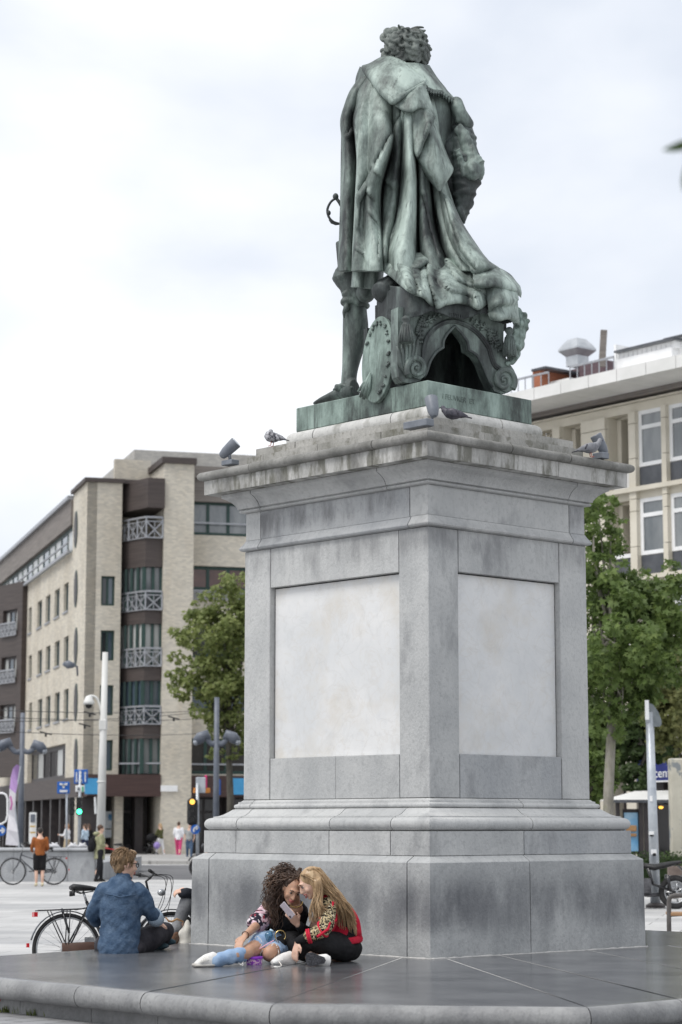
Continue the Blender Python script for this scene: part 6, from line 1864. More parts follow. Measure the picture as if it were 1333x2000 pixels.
# curls
rng = random.Random(21)
m = MB(); f_, r_, u_ = frame(hf, (0.18, 0.1, 1))
m.ball(hc - f_ * .045 + u_ * .034, (.098, .100, .098), 18, 12, Mh)
limb(m, [hc - f_ * .05 + u_ * .02, AY(548, 1740, 18.62), AY(535, 1770, 18.66), AY(532, 1800, 18.66)], [.10, .10, .095, .07], 14)
cap = skin('hair', m, M_HAIRB, wa, .012, 1); disp(cap, .02, 26, 4)
paths = []
for k in range(420):
    a = rng.uniform(-PI, PI); e = rng.uniform(-.25, 1.45)
    d = (r_ * math.cos(a) + (-f_) * math.sin(a)) * math.cos(e) + u_ * math.sin(e)
    if d.dot(f_) > .30 and e < .95: continue
    root = hc - f_ * .02 + u_ * .028 + V3((d.x * .10, d.y * .105, d.z * .105))
    leftness = rng.random()
    tx = rng.choice((rng.uniform(508, 545), rng.uniform(515, 552), rng.uniform(530, 552)))
    ty = rng.uniform(1745, 1826) - max(0, (535 - tx)) * 1.3
    if rng.random() < .25: tx, ty = rng.uniform(524, 552), rng.uniform(1702, 1740)
    if d.dot(r_) < -.3: tx, ty = rng.uniform(586, 592), rng.uniform(1715, 1740)
    end = AY(tx, ty, 18.56 + rng.uniform(-.08, .2))
    mid = root.lerp(end, .42) + d * rng.uniform(.02, .075) + V3((-.03, .02, .03))
    cur = catmull([root, mid, end], 16)
    ph = rng.uniform(0, 6); hr = rng.uniform(.007, .014); turns = rng.uniform(5, 9); sgn = rng.choice((-1, 1))
    pts = []
    for i, p in enumerate(cur):
        t_ = i / (len(cur) - 1); w = min(1, t_ * 4)
        p = V3(p)
        pts.append(p + V3((math.cos(ph + sgn * turns * 2 * PI * t_), math.sin(ph + sgn * turns * 2 * PI * t_), .4 * math.sin(ph + turns * 2 * PI * t_))) * hr * w)
    paths.append(pts)
tag(strands('curls', paths, .0046, M_HAIRB, cap, 4), kind='stuff')

# ================================================================== the blond woman
pb_ = atZ(660, 1872, ZP)
wb = thing('person', 'person with long straight blond hair in red and black jacket holding a phone', 'person', pb_, group='two friends sitting against the pedestal')
hc, hf = AY(607, 1724, 18.34), (-.80, -.22, -.52)
m = MB()
UPB = (-.30, 0, 1)
Ph, Mh = head_mesh(m, hc, hf, 1.0, up=UPB)
limb(m, [hc + V3((.03, .02, -.05)), AY(624, 1752, 18.45), AY(640, 1770, 18.52)], [.050, .050, .07])
limb(m, [AY(642, 1772, 18.52), AY(660, 1810, 18.58), AY(668, 1848, 18.62)], [.12, .13, .15], 16)
wL = AY(582, 1840, 18.16)
limb(m, [AY(642, 1764, 18.40), AY(637, 1814, 18.22), wL], [.05, .042, .027])
hand(m, wL, AY(575, 1866, 18.14) - wL, (-.75, -.65, .15), 1.0, .35, -1)
wRr = AY(582, 1806, 18.42)
limb(m, [AY(628, 1780, 18.66), AY(605, 1826, 18.62), wRr], [.05, .042, .026])
hand(m, wRr, AY(566, 1783, 18.36) - wRr, (.35, -.85, -.1), 1.0, .62, 1)
limb(m, [AY(672, 1850, 18.55), AY(640, 1842, 18.35), AY(602, 1838, 18.22), AY(584, 1858, 18.24), AY(569, 1874, 18.28)], [.10, .088, .062, .05, .034])
limb(m, [AY(665, 1850, 18.75), AY(610, 1842, 18.7), AY(562, 1838, 18.55), AY(600, 1866, 18.40), AY(632, 1876, 18.34)], [.10, .08, .062, .05, .036])
bb = skin('body', m, M_SKIN, wb, 0.0075, 2, .5)
face_parts(Ph, Mh, bb, 1.0, M_HAIRM, smile=True)
m = MB()
limb(m, [AY(676, 1850, 18.58), AY(650, 1846, 18.40), AY(622, 1839, 18.28), AY(602, 1838, 18.22), AY(590, 1851, 18.24), AY(579, 1864, 18.26)], [.125, .112, .092, .076, .066, .052], 16)
limb(m, [AY(668, 1850, 18.76), AY(615, 1842, 18.7), AY(564, 1836, 18.54), AY(596, 1862, 18.40), AY(624, 1872, 18.36)], [.125, .092, .076, .066, .05], 16)
m.ball(AY(680, 1852, 18.62), (.12, .14, .11), 16, 12)
tr = skin('trousers', m, M_BLACKT, wb, 0.011, 2); disp(tr, .008, 14, 3)
m = MB()                                            # jacket body: black, embroidered back
limb(m, [AY(642, 1766, 18.52), AY(655, 1790, 18.55), AY(664, 1818, 18.58), AY(668, 1836, 18.60)], [.125, .145, .155, .16], 18)
m.ball(AY(644, 1768, 18.42), (.075, .07, .07)); m.ball(AY(676, 1815, 18.62), (.10, .12, .12))
jk = skin('jacket', m, M_BOMBER, wb, 0.012, 2); disp(jk, .010, 12, 8)
m = MB()
ringc = AY(671, 1838, 18.59)
pts = [ringc + V3((.150 * math.cos(2 * PI * k / 24), .165 * math.sin(2 * PI * k / 24), .02 * math.cos(2 * PI * k / 24))) for k in range(25)]
m.tube(pts, [(.030, .014)] * 25, 8, cap=False, up=(0, 0, 1)); m.build('jacket_hem', M_REDJ, jk, smooth=True)
m = MB()
limb(m, [AY(634, 1752, 18.40), AY(646, 1757, 18.38), AY(652, 1775, 18.37), AY(652, 1800, 18.39), AY(640, 1826, 18.41)], [.028, .034, .036, .034, .03], 10)
limb(m, [AY(686, 1780, 18.50), AY(693, 1800, 18.52), AY(696, 1826, 18.54)], [.03, .045, .05], 10)
m.build('red_panel', M_REDJ, jk, smooth=True)
m = MB()
limb(m, [AY(643, 1766, 18.36), AY(641, 1790, 18.26), AY(634, 1812, 18.19), AY(615, 1824, 18.16), AY(603, 1829, 18.15)], [.066, .066, .064, .056, .05], 16)
sv = skin('sleeve', m, M_ANIMAL, wb, 0.010, 2); disp(sv, .006, 20, 2)
m = MB()                                            # red bands and cuff on the near sleeve
for (a_, r0) in (((643, 1760, 18.36), .064), ((640, 1793, 18.25), .069), ((631, 1815, 18.185), .066), ((602, 1829, 18.15), .054), ((606, 1828, 18.15), .054)):
    ax = {1760: (0, -.3, 1), 1793: (.2, -.4, 1), 1815: (1, -.4, .6), 1829: (1, -.05, .25), 1828: (1, -.05, .25)}[a_[1]]
    m.ring(AY(*a_), r0, .009, ax, 24, 8)
m.tube([AY(650, 1762, 18.31), AY(648, 1790, 18.21), AY(641, 1815, 18.13), AY(620, 1830, 18.10)], [.012] * 4, 8)
m.build('red_trim', M_REDJ, sv, smooth=True)
m = MB(); m.tube([AY(*q) for q in ((652, 1772, 18.31), (651, 1788, 18.25), (646, 1806, 18.18), (634, 1822, 18.12))], .006, 6); m.build('white_piping', M_WSHOE, sv, smooth=True)
m = MB(); limb(m, [AY(606, 1829, 18.16), AY(594, 1834, 18.16), AY(585, 1838, 18.16)], [.047, .043, .038], 14)
m.build('black_cuff', M_BLACK, wb, smooth=True)
m = MB(); limb(m, [AY(612, 1824, 18.6), AY(602, 1822, 18.58), AY(592, 1815, 18.50), AY(585, 1808, 18.44)], [.055, .052, .045, .038], 14)
m.build('black_cuff', M_BLACK, wb, smooth=True)
m = MB(); m.ring(AY(569, 1873, 18.28), .040, .009, (-.8, 0, .9), 20, 8); m.build('ankle_band', M_BLACK, wb, smooth=True)
m = MB(); shoe(m, AY(563, 1870, 18.22), None, AY(530, 1876, 18.16), .058, .046); s1 = skin('sneaker', m, M_WSHOE, wb, .008, 2)
m = MB(); m.tube([AY(*q) for q in catmull([(545, 1878, 18.20), (550, 1886, 18.16), (542, 1889, 18.14), (536, 1888, 18.14)], 4)], .005, 5)
for k in range(5): m.tube([AY(537 + k * 3, 1868 - k * .6, 18.20), AY(541 + k * 3, 1876, 18.185)], .004, 4)
m.build('laces', M_TEETH, s1, smooth=True)
m = MB(); shoe(m, atY(632, 1873, 17.72), None, atY(598, 1874, 17.68), .05, .046); s2 = skin('sneaker', m, M_WSHOE, wb, .008, 2)
m = MB()                                            # the dark sole turned to the camera
sp = [(597, 1868), (600, 1862), (607, 1860), (616, 1863), (626, 1867), (634, 1870), (637, 1876), (634, 1882), (624, 1884), (614, 1887), (604, 1887), (598, 1881)]
sq = atZ(615, 1889, ZP).y
m.prism([atY(x, y, sq + (x - 597) * .002) for x, y in sp], (0, .03, 0)); m.build('sole', M_SOLE, s2)
rng = random.Random(33)
f_, r_, u_ = frame(hf, UPB)
m = MB()
m.ball(hc - f_ * .028 + u_ * .030, (.088, .102, .094), 20, 14, Mh)
limb(m, [hc - f_ * .06 + u_ * .02, AY(640, 1738, 18.44), AY(664, 1766, 18.50), AY(684, 1800, 18.54)], [.085, .075, .07, .045], 14)
limb(m, [hc - f_ * .03 - u_ * .02 + V3((.02, -.07, 0)), AY(622, 1748, 18.30), AY(620, 1770, 18.27), AY(618, 1790, 18.25)], [.045, .045, .036, .02], 12)
hb = skin('hair', m, M_HAIRL, wb, .011, 2)
paths = []
for k in range(430):
    t_ = rng.random()
    if k < 290:                                     # falls down the back
        a = rng.uniform(-1, 1)
        root = hc + u_ * (.118 - .05 * t_) - f_ * (.02 + .10 * t_) + r_ * (-.07 * rng.uniform(-.2, 1))
        ex = rng.uniform(648, 698); ey = rng.uniform(1775, 1812) + max(0, (ex - 660)) * .45
        mid1 = AY(rng.uniform(628, 650), rng.uniform(1722, 1740) , 18.33 + rng.uniform(-.05, .15))
        mid2 = AY(640 + (ex - 640) * .75, 1755 + rng.uniform(-6, 12) + (ex - 650) * .3, 18.34 + rng.uniform(-.04, .1))
        end = AY(ex, ey, 18.38 + rng.uniform(-.03, .1))
    else:                                           # hangs in front of the shoulder
        root = hc + u_ * (.112 - .06 * t_) + f_ * (.05 - .09 * t_) - r_ * .075 * rng.uniform(.3, 1)
        ex = rng.uniform(603, 646); ey = rng.uniform(1778, 1806) - max(0, ex - 628) * 1.0
        mid1 = AY(rng.uniform(612, 628), rng.uniform(1722, 1740), 18.26 + rng.uniform(-.02, .04)); mid2 = AY(612 + (ex - 612) * .6, 1768, 18.22 + rng.uniform(-.02, .05)); end = AY(ex, ey, 18.2 + rng.uniform(-.02, .06))
    paths.append([V3(p) for p in catmull([root, mid1, mid2, end], 5)])
tag(strands('strands', paths, .0034, M_HAIRL, hb, 4), kind='stuff')

# ================================================================== things beside them
M_PHONE = pm('phone_pink_grey', (0.42, 0.38, 0.42), (0.52, 0.48, 0.52), rough=.3)
pc_, px_, py_ = AY(562, 1778, 18.33), (AY(573, 1789, 18.33) - AY(551, 1767, 18.33)), None
d1 = V3((.42, -.08, -.50)).normalized(); d2 = V3((.55, -.62, .55)); d2 = (d2 - d1 * d2.dot(d1)).normalized(); d3 = d1.cross(d2)
Mp = Matrix(((d2.x, d3.x, d1.x, pc_.x), (d2.y, d3.y, d1.y, pc_.y), (d2.z, d3.z, d1.z, pc_.z), (0, 0, 0, 1)))
ph = MB().box((-.035, -.004, -.072), (.035, .004, .072), Mp).build('phone', M_PHONE, bevel=.006)
tag(ph, 'pale pinkish smartphone held between the two sitting friends', 'phone')
mm = MB().box((-.026, .0042, .045), (-.010, .0055, .062), Mp); o = link('camera_lens', mm.mesh('camera_lens'), ph); o.data.materials.append(M_EYE)
# purple sweets tin
M_TIN = pm('purple_tin', (0.16, 0.025, 0.36), (0.24, 0.04, 0.48), rough=.3, scale=4)
M_TINL = pattern_mat('tin_label', (0.26, 0.05, 0.42), [((0.62, 0.38, 0.55), .5, .53, 70), ((0.75, 0.7, 0.78), .6, .63, 90)])
tp = atZ(497, 1884, ZP)
tn = thing('sweets_tin', 'small round purple tin lying on the platform by the ripped jeans', 'tin', tp)
MB().lathe([(.062, 0.0), (.064, .004), (.066, .045)], tp, 28).build('tin_body', M_TINL, tn, smooth='auto')
MB().lathe([(.071, .045), (.072, .048), (.072, .062), (.068, .066), (.03, .067), (.001, .067)], tp, 28).build('lid', M_TIN, tn, smooth='auto')
# water bottle and pink pencil, bag with chain
M_PET = pm('blue_plastic', (0.10, 0.30, 0.48), (0.22, 0.45, 0.62), rough=.12, transmission=.75)
M_CAP = plain('pale_blue_cap', (0.45, 0.62, 0.72), .35)
b0, b1 = AY(513, 1848, 18.34), AY(532, 1816, 18.36)
bt = thing('water_bottle', 'blue plastic water bottle standing tilted between the jeans and the bag', 'bottle', b0)
dv = (b1 - b0)
MB().tube([b0 + dv * t for t in (0, .05, .35, .5, .62, .76, .86, .92)], [.028, .034, .034, .030, .034, .030, .018, .014], 16).build('bottle_body', M_PET, bt, smooth=True)
MB().tube([b0 + dv * .90, b0 + dv * .93, b0 + dv * 1.0], [.017, .020, .018], 14).build('cap', M_CAP, bt, smooth=True)
m = MB(); m.tube([AY(507, 1853, 18.10), AY(535, 1837, 18.16)], .0045, 6); o = m.build('pink_pencil', pm('pink_lacquer', (0.65, 0.35, 0.42), rough=.4)); tag(o, 'thin pink pencil lying on the jeans below the blue bottle', 'pencil')
bg = thing('handbag', 'small black handbag with silver chain between the two sitting friends', 'bag', AY(545, 1865, 18.4))
m = MB(); m.ball(AY(547, 1848, 18.42), (.055, .06, .085), 16, 12); m.ball(AY(543, 1858, 18.38), (.06, .05, .06), 14, 10); skin('bag_body', m, M_BLACK, bg, .01, 2)
m = MB()
for k in range(12):
    t_ = k / 11
    m.ring(AY(540 + 5 * math.sin(t_ * 5), 1836 + 30 * t_, 18.33), .011, .003, (math.cos(k * 1.6), .4, math.sin(k * 1.6)), 10, 5)
m.build('chain', M_RAIL, bg, smooth=True)
MB().ring(AY(548, 1828, 18.40), .045, .005, (.3, -1, 0), 24, 6).build('bag_handle', M_GOLD, bg, smooth=True)
# ================================================================== the man in the denim shirt, sitting with his back to us
P0 = atZ(235, 1862, ZP)
YD = P0.y + 0.12
def DY(px, py, dy=0.0): return atY(px, py, YD + dy)
wd = thing('person', 'person in blue denim shirt sitting cross-legged with back turned on the platform', 'person', P0)
m = MB()
hc, hf = DY(245, 1688, .03), (.80, .58, -.12)
Ph, Mh = head_mesh(m, hc, hf, 1.06)
limb(m, [hc + V3((-.01, -.01, -.06)), DY(242, 1712, .03), DY(238, 1728, .02)], [.058, .058, .08])
limb(m, [DY(236, 1742, .02), DY(234, 1790, .02), DY(236, 1846, .0)], [.15, .15, .16], 16)
limb(m, [DY(270, 1738, .02), DY(290, 1775, .06), DY(304, 1792, .16), DY(310, 1803, .32)], [.06, .05, .042, .03])
hand(m, DY(310, 1803, .32), (.3, .8, -.2), (0.3, -.2, .9), 1.05, .4, 1)
limb(m, [DY(202, 1738, .02), DY(184, 1784, .05), DY(186, 1798, .26)], [.06, .05, .04])
limb(m, [DY(262, 1846, .1), DY(300, 1828, .3), DY(324, 1818, .5)], [.10, .09, .065]); limb(m, [DY(324, 1818, .5), DY(312, 1840, .58), DY(300, 1848, .5)], [.06, .05, .04])
body = skin('body', m, M_SKIN, wd, .011, 2)
face_parts(Ph, Mh, body, 1.06, M_HAIRM)
m = MB()
limb(m, [DY(241, 1715, .02), DY(239, 1725, .01), DY(238, 1738, .01), DY(236, 1775, .01), DY(236, 1815, .0), DY(234, 1850, -.02), DY(234, 1866, -.02)], [.072, .125, .168, .185, .18, .19, .185], 20)
m.ball(DY(208, 1742, .02), (.095, .10, .09)); m.ball(DY(268, 1744, .02), (.095, .10, .09))
limb(m, [DY(270, 1742, .02), DY(283, 1762, .04), DY(292, 1778, .07), DY(302, 1790, .14)], [.088, .078, .07, .066], 16)
limb(m, [DY(204, 1742, .02), DY(190, 1768, .04), DY(183, 1788, .10), DY(188, 1798, .2)], [.088, .078, .07, .06], 16)
sh = skin('shirt', m, M_DENIM, wd, .012, 2); disp(sh, .012, 6, 5, (1, 1, 1.9), .6); disp(sh, .007, 8, 2, (.8, .8, 2.4), -.9); disp(sh, .003, 34, 9)
m = MB(); m.tube([DY(299, 1786, .12), DY(304, 1793, .17), DY(307, 1797, .21)], [.072, .076, .07], 16); cf = m.build('rolled_cuff', pm('pale_denim', (0.30, 0.38, 0.47), (0.42, 0.49, 0.56), rough=.85), sh, smooth=True)
m = MB(); m.tube([DY(226, 1716, .03), DY(241, 1713, -.055), DY(256, 1717, .03)], [.022, .028, .022], 10, flat=.6); m.tube([DY(205, 1745, -.14), DY(236, 1752, -.175), DY(268, 1747, -.14)], .005, 6)
m.build('shirt_collar', M_DENIM, sh, smooth=True)
m = MB()
limb(m, [DY(250, 1850, .05), DY(285, 1836, .22), DY(312, 1822, .42), DY(324, 1818, .5)], [.13, .12, .10, .082], 16)
limb(m, [DY(324, 1819, .5), DY(316, 1838, .56), DY(306, 1846, .52)], [.08, .065, .055], 14)
limb(m, [DY(225, 1850, .15), DY(205, 1846, .5), DY(240, 1848, .75)], [.13, .10, .07], 14)
m.ball(DY(258, 1852, .02), (.13, .15, .09), 14, 10)
skin('trousers', m, M_DARKTR, wd, .014, 2)
m = MB(); shoe(m, DY(318, 1836, .62), None, DY(345, 1836, .60), .05, .045); shoe(m, DY(300, 1846, .5), None, DY(330, 1843, .45), .05, .045)
skin('shoes', m, pm('teal_suede', (0.025, 0.055, 0.07), (0.05, 0.09, 0.11), rough=.8), wd, .012, 2)
f_, r_, u_ = frame(hf)
m = MB(); m.ball(hc - f_ * .026 + u_ * .040, (.090, .106, .092), 20, 14, Mh); m.ball(hc - f_ * .062 - u_ * .018, (.068, .05, .075), 16, 10, Mh); m.ball(hc + f_ * .055 + u_ * .105, (.055, .045, .032), 12, 8, Mh)
hr_ = skin('hair', m, M_HAIRM, wd, .010, 1); disp(hr_, .010, 40, 3)
rng = random.Random(8); paths = []
for k in range(220):
    a = rng.uniform(-PI, PI); e = rng.uniform(-.3, 1.5)
    d = (r_ * math.cos(a) - f_ * math.sin(a)) * math.cos(e) + u_ * math.sin(e)
    if d.dot(f_) > .5 and e < .7: continue
    p = hc - f_ * .026 + u_ * .035 + d * .098
    dn = (V3((0, 0, -1)) * (1.1 - max(0, e) * .5) + r_ * rng.uniform(-.3, .5) - f_ * .2); dn = (dn - d * dn.dot(d)).normalized()
    paths.append([p, p + dn * .03 + d * .010, p + dn * .06 + d * .006])
tag(strands('hair_strands', paths, .0055, M_HAIRM, hr_, 4), kind='stuff')
m = MB(); m.tube([Ph(.078, -.02, .012), Ph(.074, .06, .012), Ph(.055, .095, .008)], .0035, 5); m.ring(Ph(.036, .100, .004), .021, .003, hf, 16, 5); m.ring(Ph(-.036, .100, .004), .021, .003, hf, 16, 5)
m.build('glasses', M_BLACK, wd, smooth=True)

# ================================================================== the person half hidden behind the pedestal's corner
P1 = atZ(372, 1842, ZP); YE = 21.3
def EY(px, py, dy=0.0): return atY(px, py, YE + dy)
we = thing('person', 'person mostly hidden behind the pedestal corner, hand on dark-sleeved knee, grey trousers', 'person', EY(420, 1846, .4))
m = MB()
limb(m, [EY(420, 1720, .5), EY(422, 1780, .5), EY(424, 1828, .5)], [.13, .14, .15], 14)
Ph, Mh = head_mesh(m, EY(420, 1668, .5), (-1, -.1, -.2), 1.0); limb(m, [EY(421, 1690, .5), EY(421, 1712, .5)], [.05, .07])
limb(m, [EY(420, 1735, .3), EY(395, 1765, .15), EY(366, 1741, -.05)], [.055, .045, .03]); hand(m, EY(366, 1738, -.05), (-1, -.15, -.15), (-.1, -.5, .9), 1.05, .75, 1)
limb(m, [EY(418, 1830, .4), EY(390, 1785, .2), EY(366, 1760, .0)], [.10, .08, .055]); limb(m, [EY(366, 1760, .0), EY(355, 1790, -.02), EY(346, 1826, -.06)], [.052, .05, .038])
bo = skin('body', m, M_SKIN, we, .012, 2)
m = MB(); limb(m, [EY(420, 1722, .5), EY(422, 1780, .5), EY(424, 1826, .5)], [.15, .16, .16], 14); limb(m, [EY(420, 1735, .3), EY(396, 1764, .15), EY(370, 1746, -.02), EY(357, 1745, -.05)], [.075, .066, .058, .05], 14)
skin('jacket', m, fabric('navy_jacket', (0.012, 0.014, 0.02), (0.03, 0.033, 0.042)), we, .014, 2)
m = MB(); limb(m, [EY(418, 1828, .42), EY(390, 1785, .2), EY(366, 1760, .0)], [.12, .095, .066], 14); limb(m, [EY(366, 1760, .0), EY(356, 1785, -.01), EY(348, 1806, -.03), EY(346, 1814, -.05)], [.072, .066, .058, .06], 14)
skin('trousers', m, M_GREYTR, we, .014, 2)
m = MB(); shoe(m, EY(344, 1830, -.15), None, EY(328, 1841, -.35), .055, .042); sk = skin('shoe', m, M_BROWNSH, we, .010, 2)
m = MB(); m.ball(EY(420, 1663, .52), (.10, .10, .11), 14, 10); m.build('hair', M_HAIRD, we, smooth=True)
bag = thing('tote_bag', 'cream cloth bag slumped beside the brown shoe at the pedestal corner', 'bag', EY(362, 1846, -.15))
m = MB(); limb(m, [EY(362, 1842, -.15), EY(364, 1822, -.13), EY(368, 1800, -.1)], [.075, .062, .025], 14); m.ball(EY(358, 1841, -.16), (.07, .07, .04)); t_ = skin('bag_body', m, pm('cream_cloth', (0.52, 0.50, 0.45), (0.66, 0.64, 0.58), scale=6, rough=.85, bump=.4, bscale=12), bag, .012, 2); disp(t_, .02, 12, 4)
m = MB(); m.tube([EY(*q) for q in ((324, 1792, -.3), (330, 1799, -.28), (336, 1800, -.26), (346, 1795, -.2), (358, 1800, -.12))], [.006, .010, .010, .010, .008], 8); m.build('leather_handle', pm('tan_leather', (0.36, 0.20, 0.09), (0.46, 0.27, 0.13), rough=.5), bag, smooth=True)

# ================================================================== people further off
def stander(label, px, feet_y, head_y, az, cols, gz=0.0, stride=.12, arms=((.05, .25), (.05, .1)), hair=M_HAIRD, hairlen=.0, shorts=False, coat=0.0, lean=0.0, group='passers-by on the square', skinm=M_SKIN, sleeves=True, vox=.026, extra=None, bent=0.0):
    """a standing or walking figure; az: facing, clockwise from away-from-camera; cols: top, trousers, shoes"""
    base = atZ(px, feet_y, gz)
    top = atY(px, head_y, base.y)
    H = top.z - gz; k = H / 1.72
    f = V3((math.sin(az), math.cos(az), 0)); r = V3((f.y, -f.x, 0)); U = V3((0, 0, 1))
    L = lambda x, y, z: base + (r * x + f * (y + lean * max(0, z - .9)) + U * z) * k
    t = thing('person', label, 'person', base, group=group)
    hips, sh = .92, 1.42
    m = MB()
    hc = L(0, .03, 1.60); hf = f - U * (.15 + bent)
    Ph, Mh = head_mesh(m, hc, hf, k)
    limb(m, [L(0, 0, 1.53), L(0, -.01, 1.45)], [.052 * k, .07 * k])
    legs = []
    for s, st_ in ((-1, stride), (1, -stride)):
        kn, an, to = L(s * .095, st_ * .55 + .02, .50), L(s * .09, st_ - .02, .09), L(s * .10, st_ + .14, .03)
        legs.append((L(s * .09, 0, .90), kn, an, to))
        limb(m, [L(s * .09, 0, .92), kn, L(s * .09, st_ * .8 - .02, .30), an], [.078 * k, .056 * k, .052 * k, .036 * k], 10)
    armp = []
    for s, (fw, el) in zip((-1, 1), arms):
        e = L(s * .235, fw * .5 - .05, 1.13); w = L(s * (.21 - .05 * el), fw + .12 * el, .92 + .28 * el)
        armp.append((L(s * .175, 0, 1.39), e, w))
        limb(m, [armp[-1][0], e, w], [.046 * k, .038 * k, .026 * k], 10)
        hand(m, w, (w - e), r * s, k * .95, .4, -s)
    limb(m, [L(0, 0, 1.38), L(0, .01, 1.15), L(0, 0, .95)], [.12 * k, .11 * k, .125 * k], 12)
    body = skin('body', m, skinm, t, vox * .7, 1)
    m = MB()
    zb = .90 - coat
    limb(m, [L(0, 0, 1.42), L(0, 0, 1.33), L(0, .01, 1.12), L(0, 0, .98), L(0, 0, .91)] + ([L(0, 0, zb)] if coat else []), [.075 * k, .158 * k, .148 * k, .158 * k, .156 * k] + ([.175 * k] if coat else []), 14, end=False)
    for a, e, w in armp:
        e2 = e if sleeves else a.lerp(e, .55)
        limb(m, [a, a.lerp(e2, .5), e2] + ([w.lerp(e, .08)] if sleeves else []), [.072 * k, .062 * k, .055 * k] + ([.042 * k] if sleeves else []), 10)
    tp_ = skin('top', m, cols[0], t, vox, 1); disp(tp_, .012, 9, px)
    m = MB()
    for hp_, kn, an, to in legs:
        if shorts: limb(m, [hp_, hp_.lerp(kn, .5), hp_.lerp(kn, .9)], [.115 * k, .105 * k, .10 * k], 10)
        else: limb(m, [hp_, kn, kn.lerp(an, .5), an], [.11 * k, .078 * k, .068 * k, .055 * k], 10)
    m.ball(L(0, -.01, .90), (.145 * k, .125 * k, .10 * k))
    skin('trousers', m, cols[1], t, vox, 1)
    for hp_, kn, an, to in legs:
        m = MB(); shoe(m, an + U * -.02 * k, None, to, .05 * k, .042 * k); m.build('shoe', cols[2], t, smooth=True)
    m = MB(); ff, rr, uu = frame(hf)
    m.ball(hc - ff * .026 * k + uu * .036 * k, (.088 * k, .104 * k, .092 * k), 14, 10, Mh); m.ball(hc - ff * .055 * k - uu * .01 * k, (.07 * k, .05 * k, .07 * k), 12, 8, Mh)
    if hairlen: limb(m, [hc - ff * .06 * k, hc - ff * .085 * k - uu * hairlen * .6, hc - ff * .06 * k - uu * hairlen], [.075 * k, .075 * k, .045 * k], 10)
    hh = skin('hair', m, hair, t, vox * .6, 1)
    return t, L, k
def fb(n, c, c2=None): return fabric(n, c, c2, bscale=12)
M_BARE = M_SKIN
stander('person in rust-brown sweater and black shorts holding a bicycle by the stone wall', 77, 1731, 1617, R(-12), (fb('rust_sweater', (0.22, 0.068, 0.02), (0.32, 0.11, 0.035)), fb('black_shorts', (0.012, 0.011, 0.012)), fb('cream_shoes', (0.50, 0.44, 0.30))), stride=.02, arms=((.32, .35), (.12, .45)), shorts=True, lean=.05, bent=.35, vox=.02)
pk, L, k = stander('person in hooded khaki parka with black backpack walking past the stone wall', 194, 1722, 1611, R(68), (fb('khaki_parka', (0.23, 0.235, 0.14), (0.33, 0.33, 0.21)), fb('black_slacks', (0.014, 0.014, 0.017)), fb('dark_boots', (0.02, 0.018, 0.016))), stride=.10, arms=((.10, .6), (.05, .6)), coat=.22, hair=pm('brown_hair', (0.05, 0.028, 0.018), (0.10, 0.055, 0.035), rough=.5), vox=.02)
bp_ = thing('backpack', 'black backpack worn by the person in the khaki parka', 'backpack', L(0, -.2, 1.0))
m = MB(); m.ball(L(.02, -.24, 1.12), (.12 * k, .12 * k, .22 * k), 14, 10); m.ball(L(.02, -.30, 1.02), (.09 * k, .07 * k, .12 * k), 12, 8); skin('bag_body', m, M_BLACK, bp_, .02, 2)
m = MB(); m.tube([L(-.1, -.14, 1.35), L(-.13, .02, 1.42), L(-.13, .10, 1.25), L(-.12, -.10, .98)], .018, 6); m.build('strap', M_BLACK, bp_, smooth=True)
m = MB(); m.ball(L(0, -.09, 1.45), (.12 * k, .10 * k, .07 * k), 12, 8); m.build('hood', MATS['khaki_parka'], pk, smooth=True)
stander('person in loose white blouse standing behind the stone wall', 131, 1676, 1608, R(-75), (fb('white_blouse', (0.66, 0.67, 0.70), (0.78, 0.78, 0.80)), fb('beige_trousers', (0.42, 0.34, 0.23)), M_BLACK), gz=.0, arms=((.25, .8), (.2, .6)), hair=pm('ginger_hair', (0.20, 0.10, 0.045), (0.32, 0.18, 0.09), rough=.5), hairlen=.12, vox=.035)
stander('person in pale blue shirt behind the wall near the traffic light', 166, 1677, 1609, R(-60), (fb('pale_blue_shirt', (0.36, 0.47, 0.58), (0.48, 0.58, 0.67)), fb('navy_trousers', (0.02, 0.025, 0.05)), M_BLACK), arms=((.1, .2), (.1, .3)), hair=MATS['brown_hair'], hairlen=.2, vox=.035)
stander('person in black top standing just behind the pale blue shirt', 173, 1675, 1609, R(-50), (M_BLACK, M_DARKTR, M_BLACK), hair=MATS['brown_hair'], hairlen=.25, vox=.035)
stander('person in mid-blue shirt and jeans walking away by the shop windows', 244, 1670, 1611, R(10), (fb('mid_blue_shirt', (0.07, 0.13, 0.26), (0.12, 0.19, 0.34)), fb('dark_jeans', (0.025, 0.033, 0.055)), M_BLACK), arms=((.05, .3), (.05, .3)), vox=.035)
stander('person in olive jacket and white trousers pushing a pushchair', 313, 1674, 1608, R(-55), (fb('olive_jacket', (0.07, 0.075, 0.03), (0.11, 0.115, 0.05)), fb('white_trousers', (0.66, 0.66, 0.66), (0.78, 0.78, 0.78)), M_WSHOE), arms=((.35, .55), (.3, .55)), hair=M_HAIRL, hairlen=.18, stride=.2, vox=.035)
stander('person in white jacket and bright pink trousers crossing the street', 349, 1675, 1605, R(8), (MATS['white_blouse'], fb('pink_trousers', (0.52, 0.05, 0.16), (0.64, 0.08, 0.22)), fb('dark_red_shoes', (0.10, 0.02, 0.02))), arms=((.05, .2), (.05, .2)), stride=.16, hair=MATS['brown_hair'], coat=.05, vox=.035)
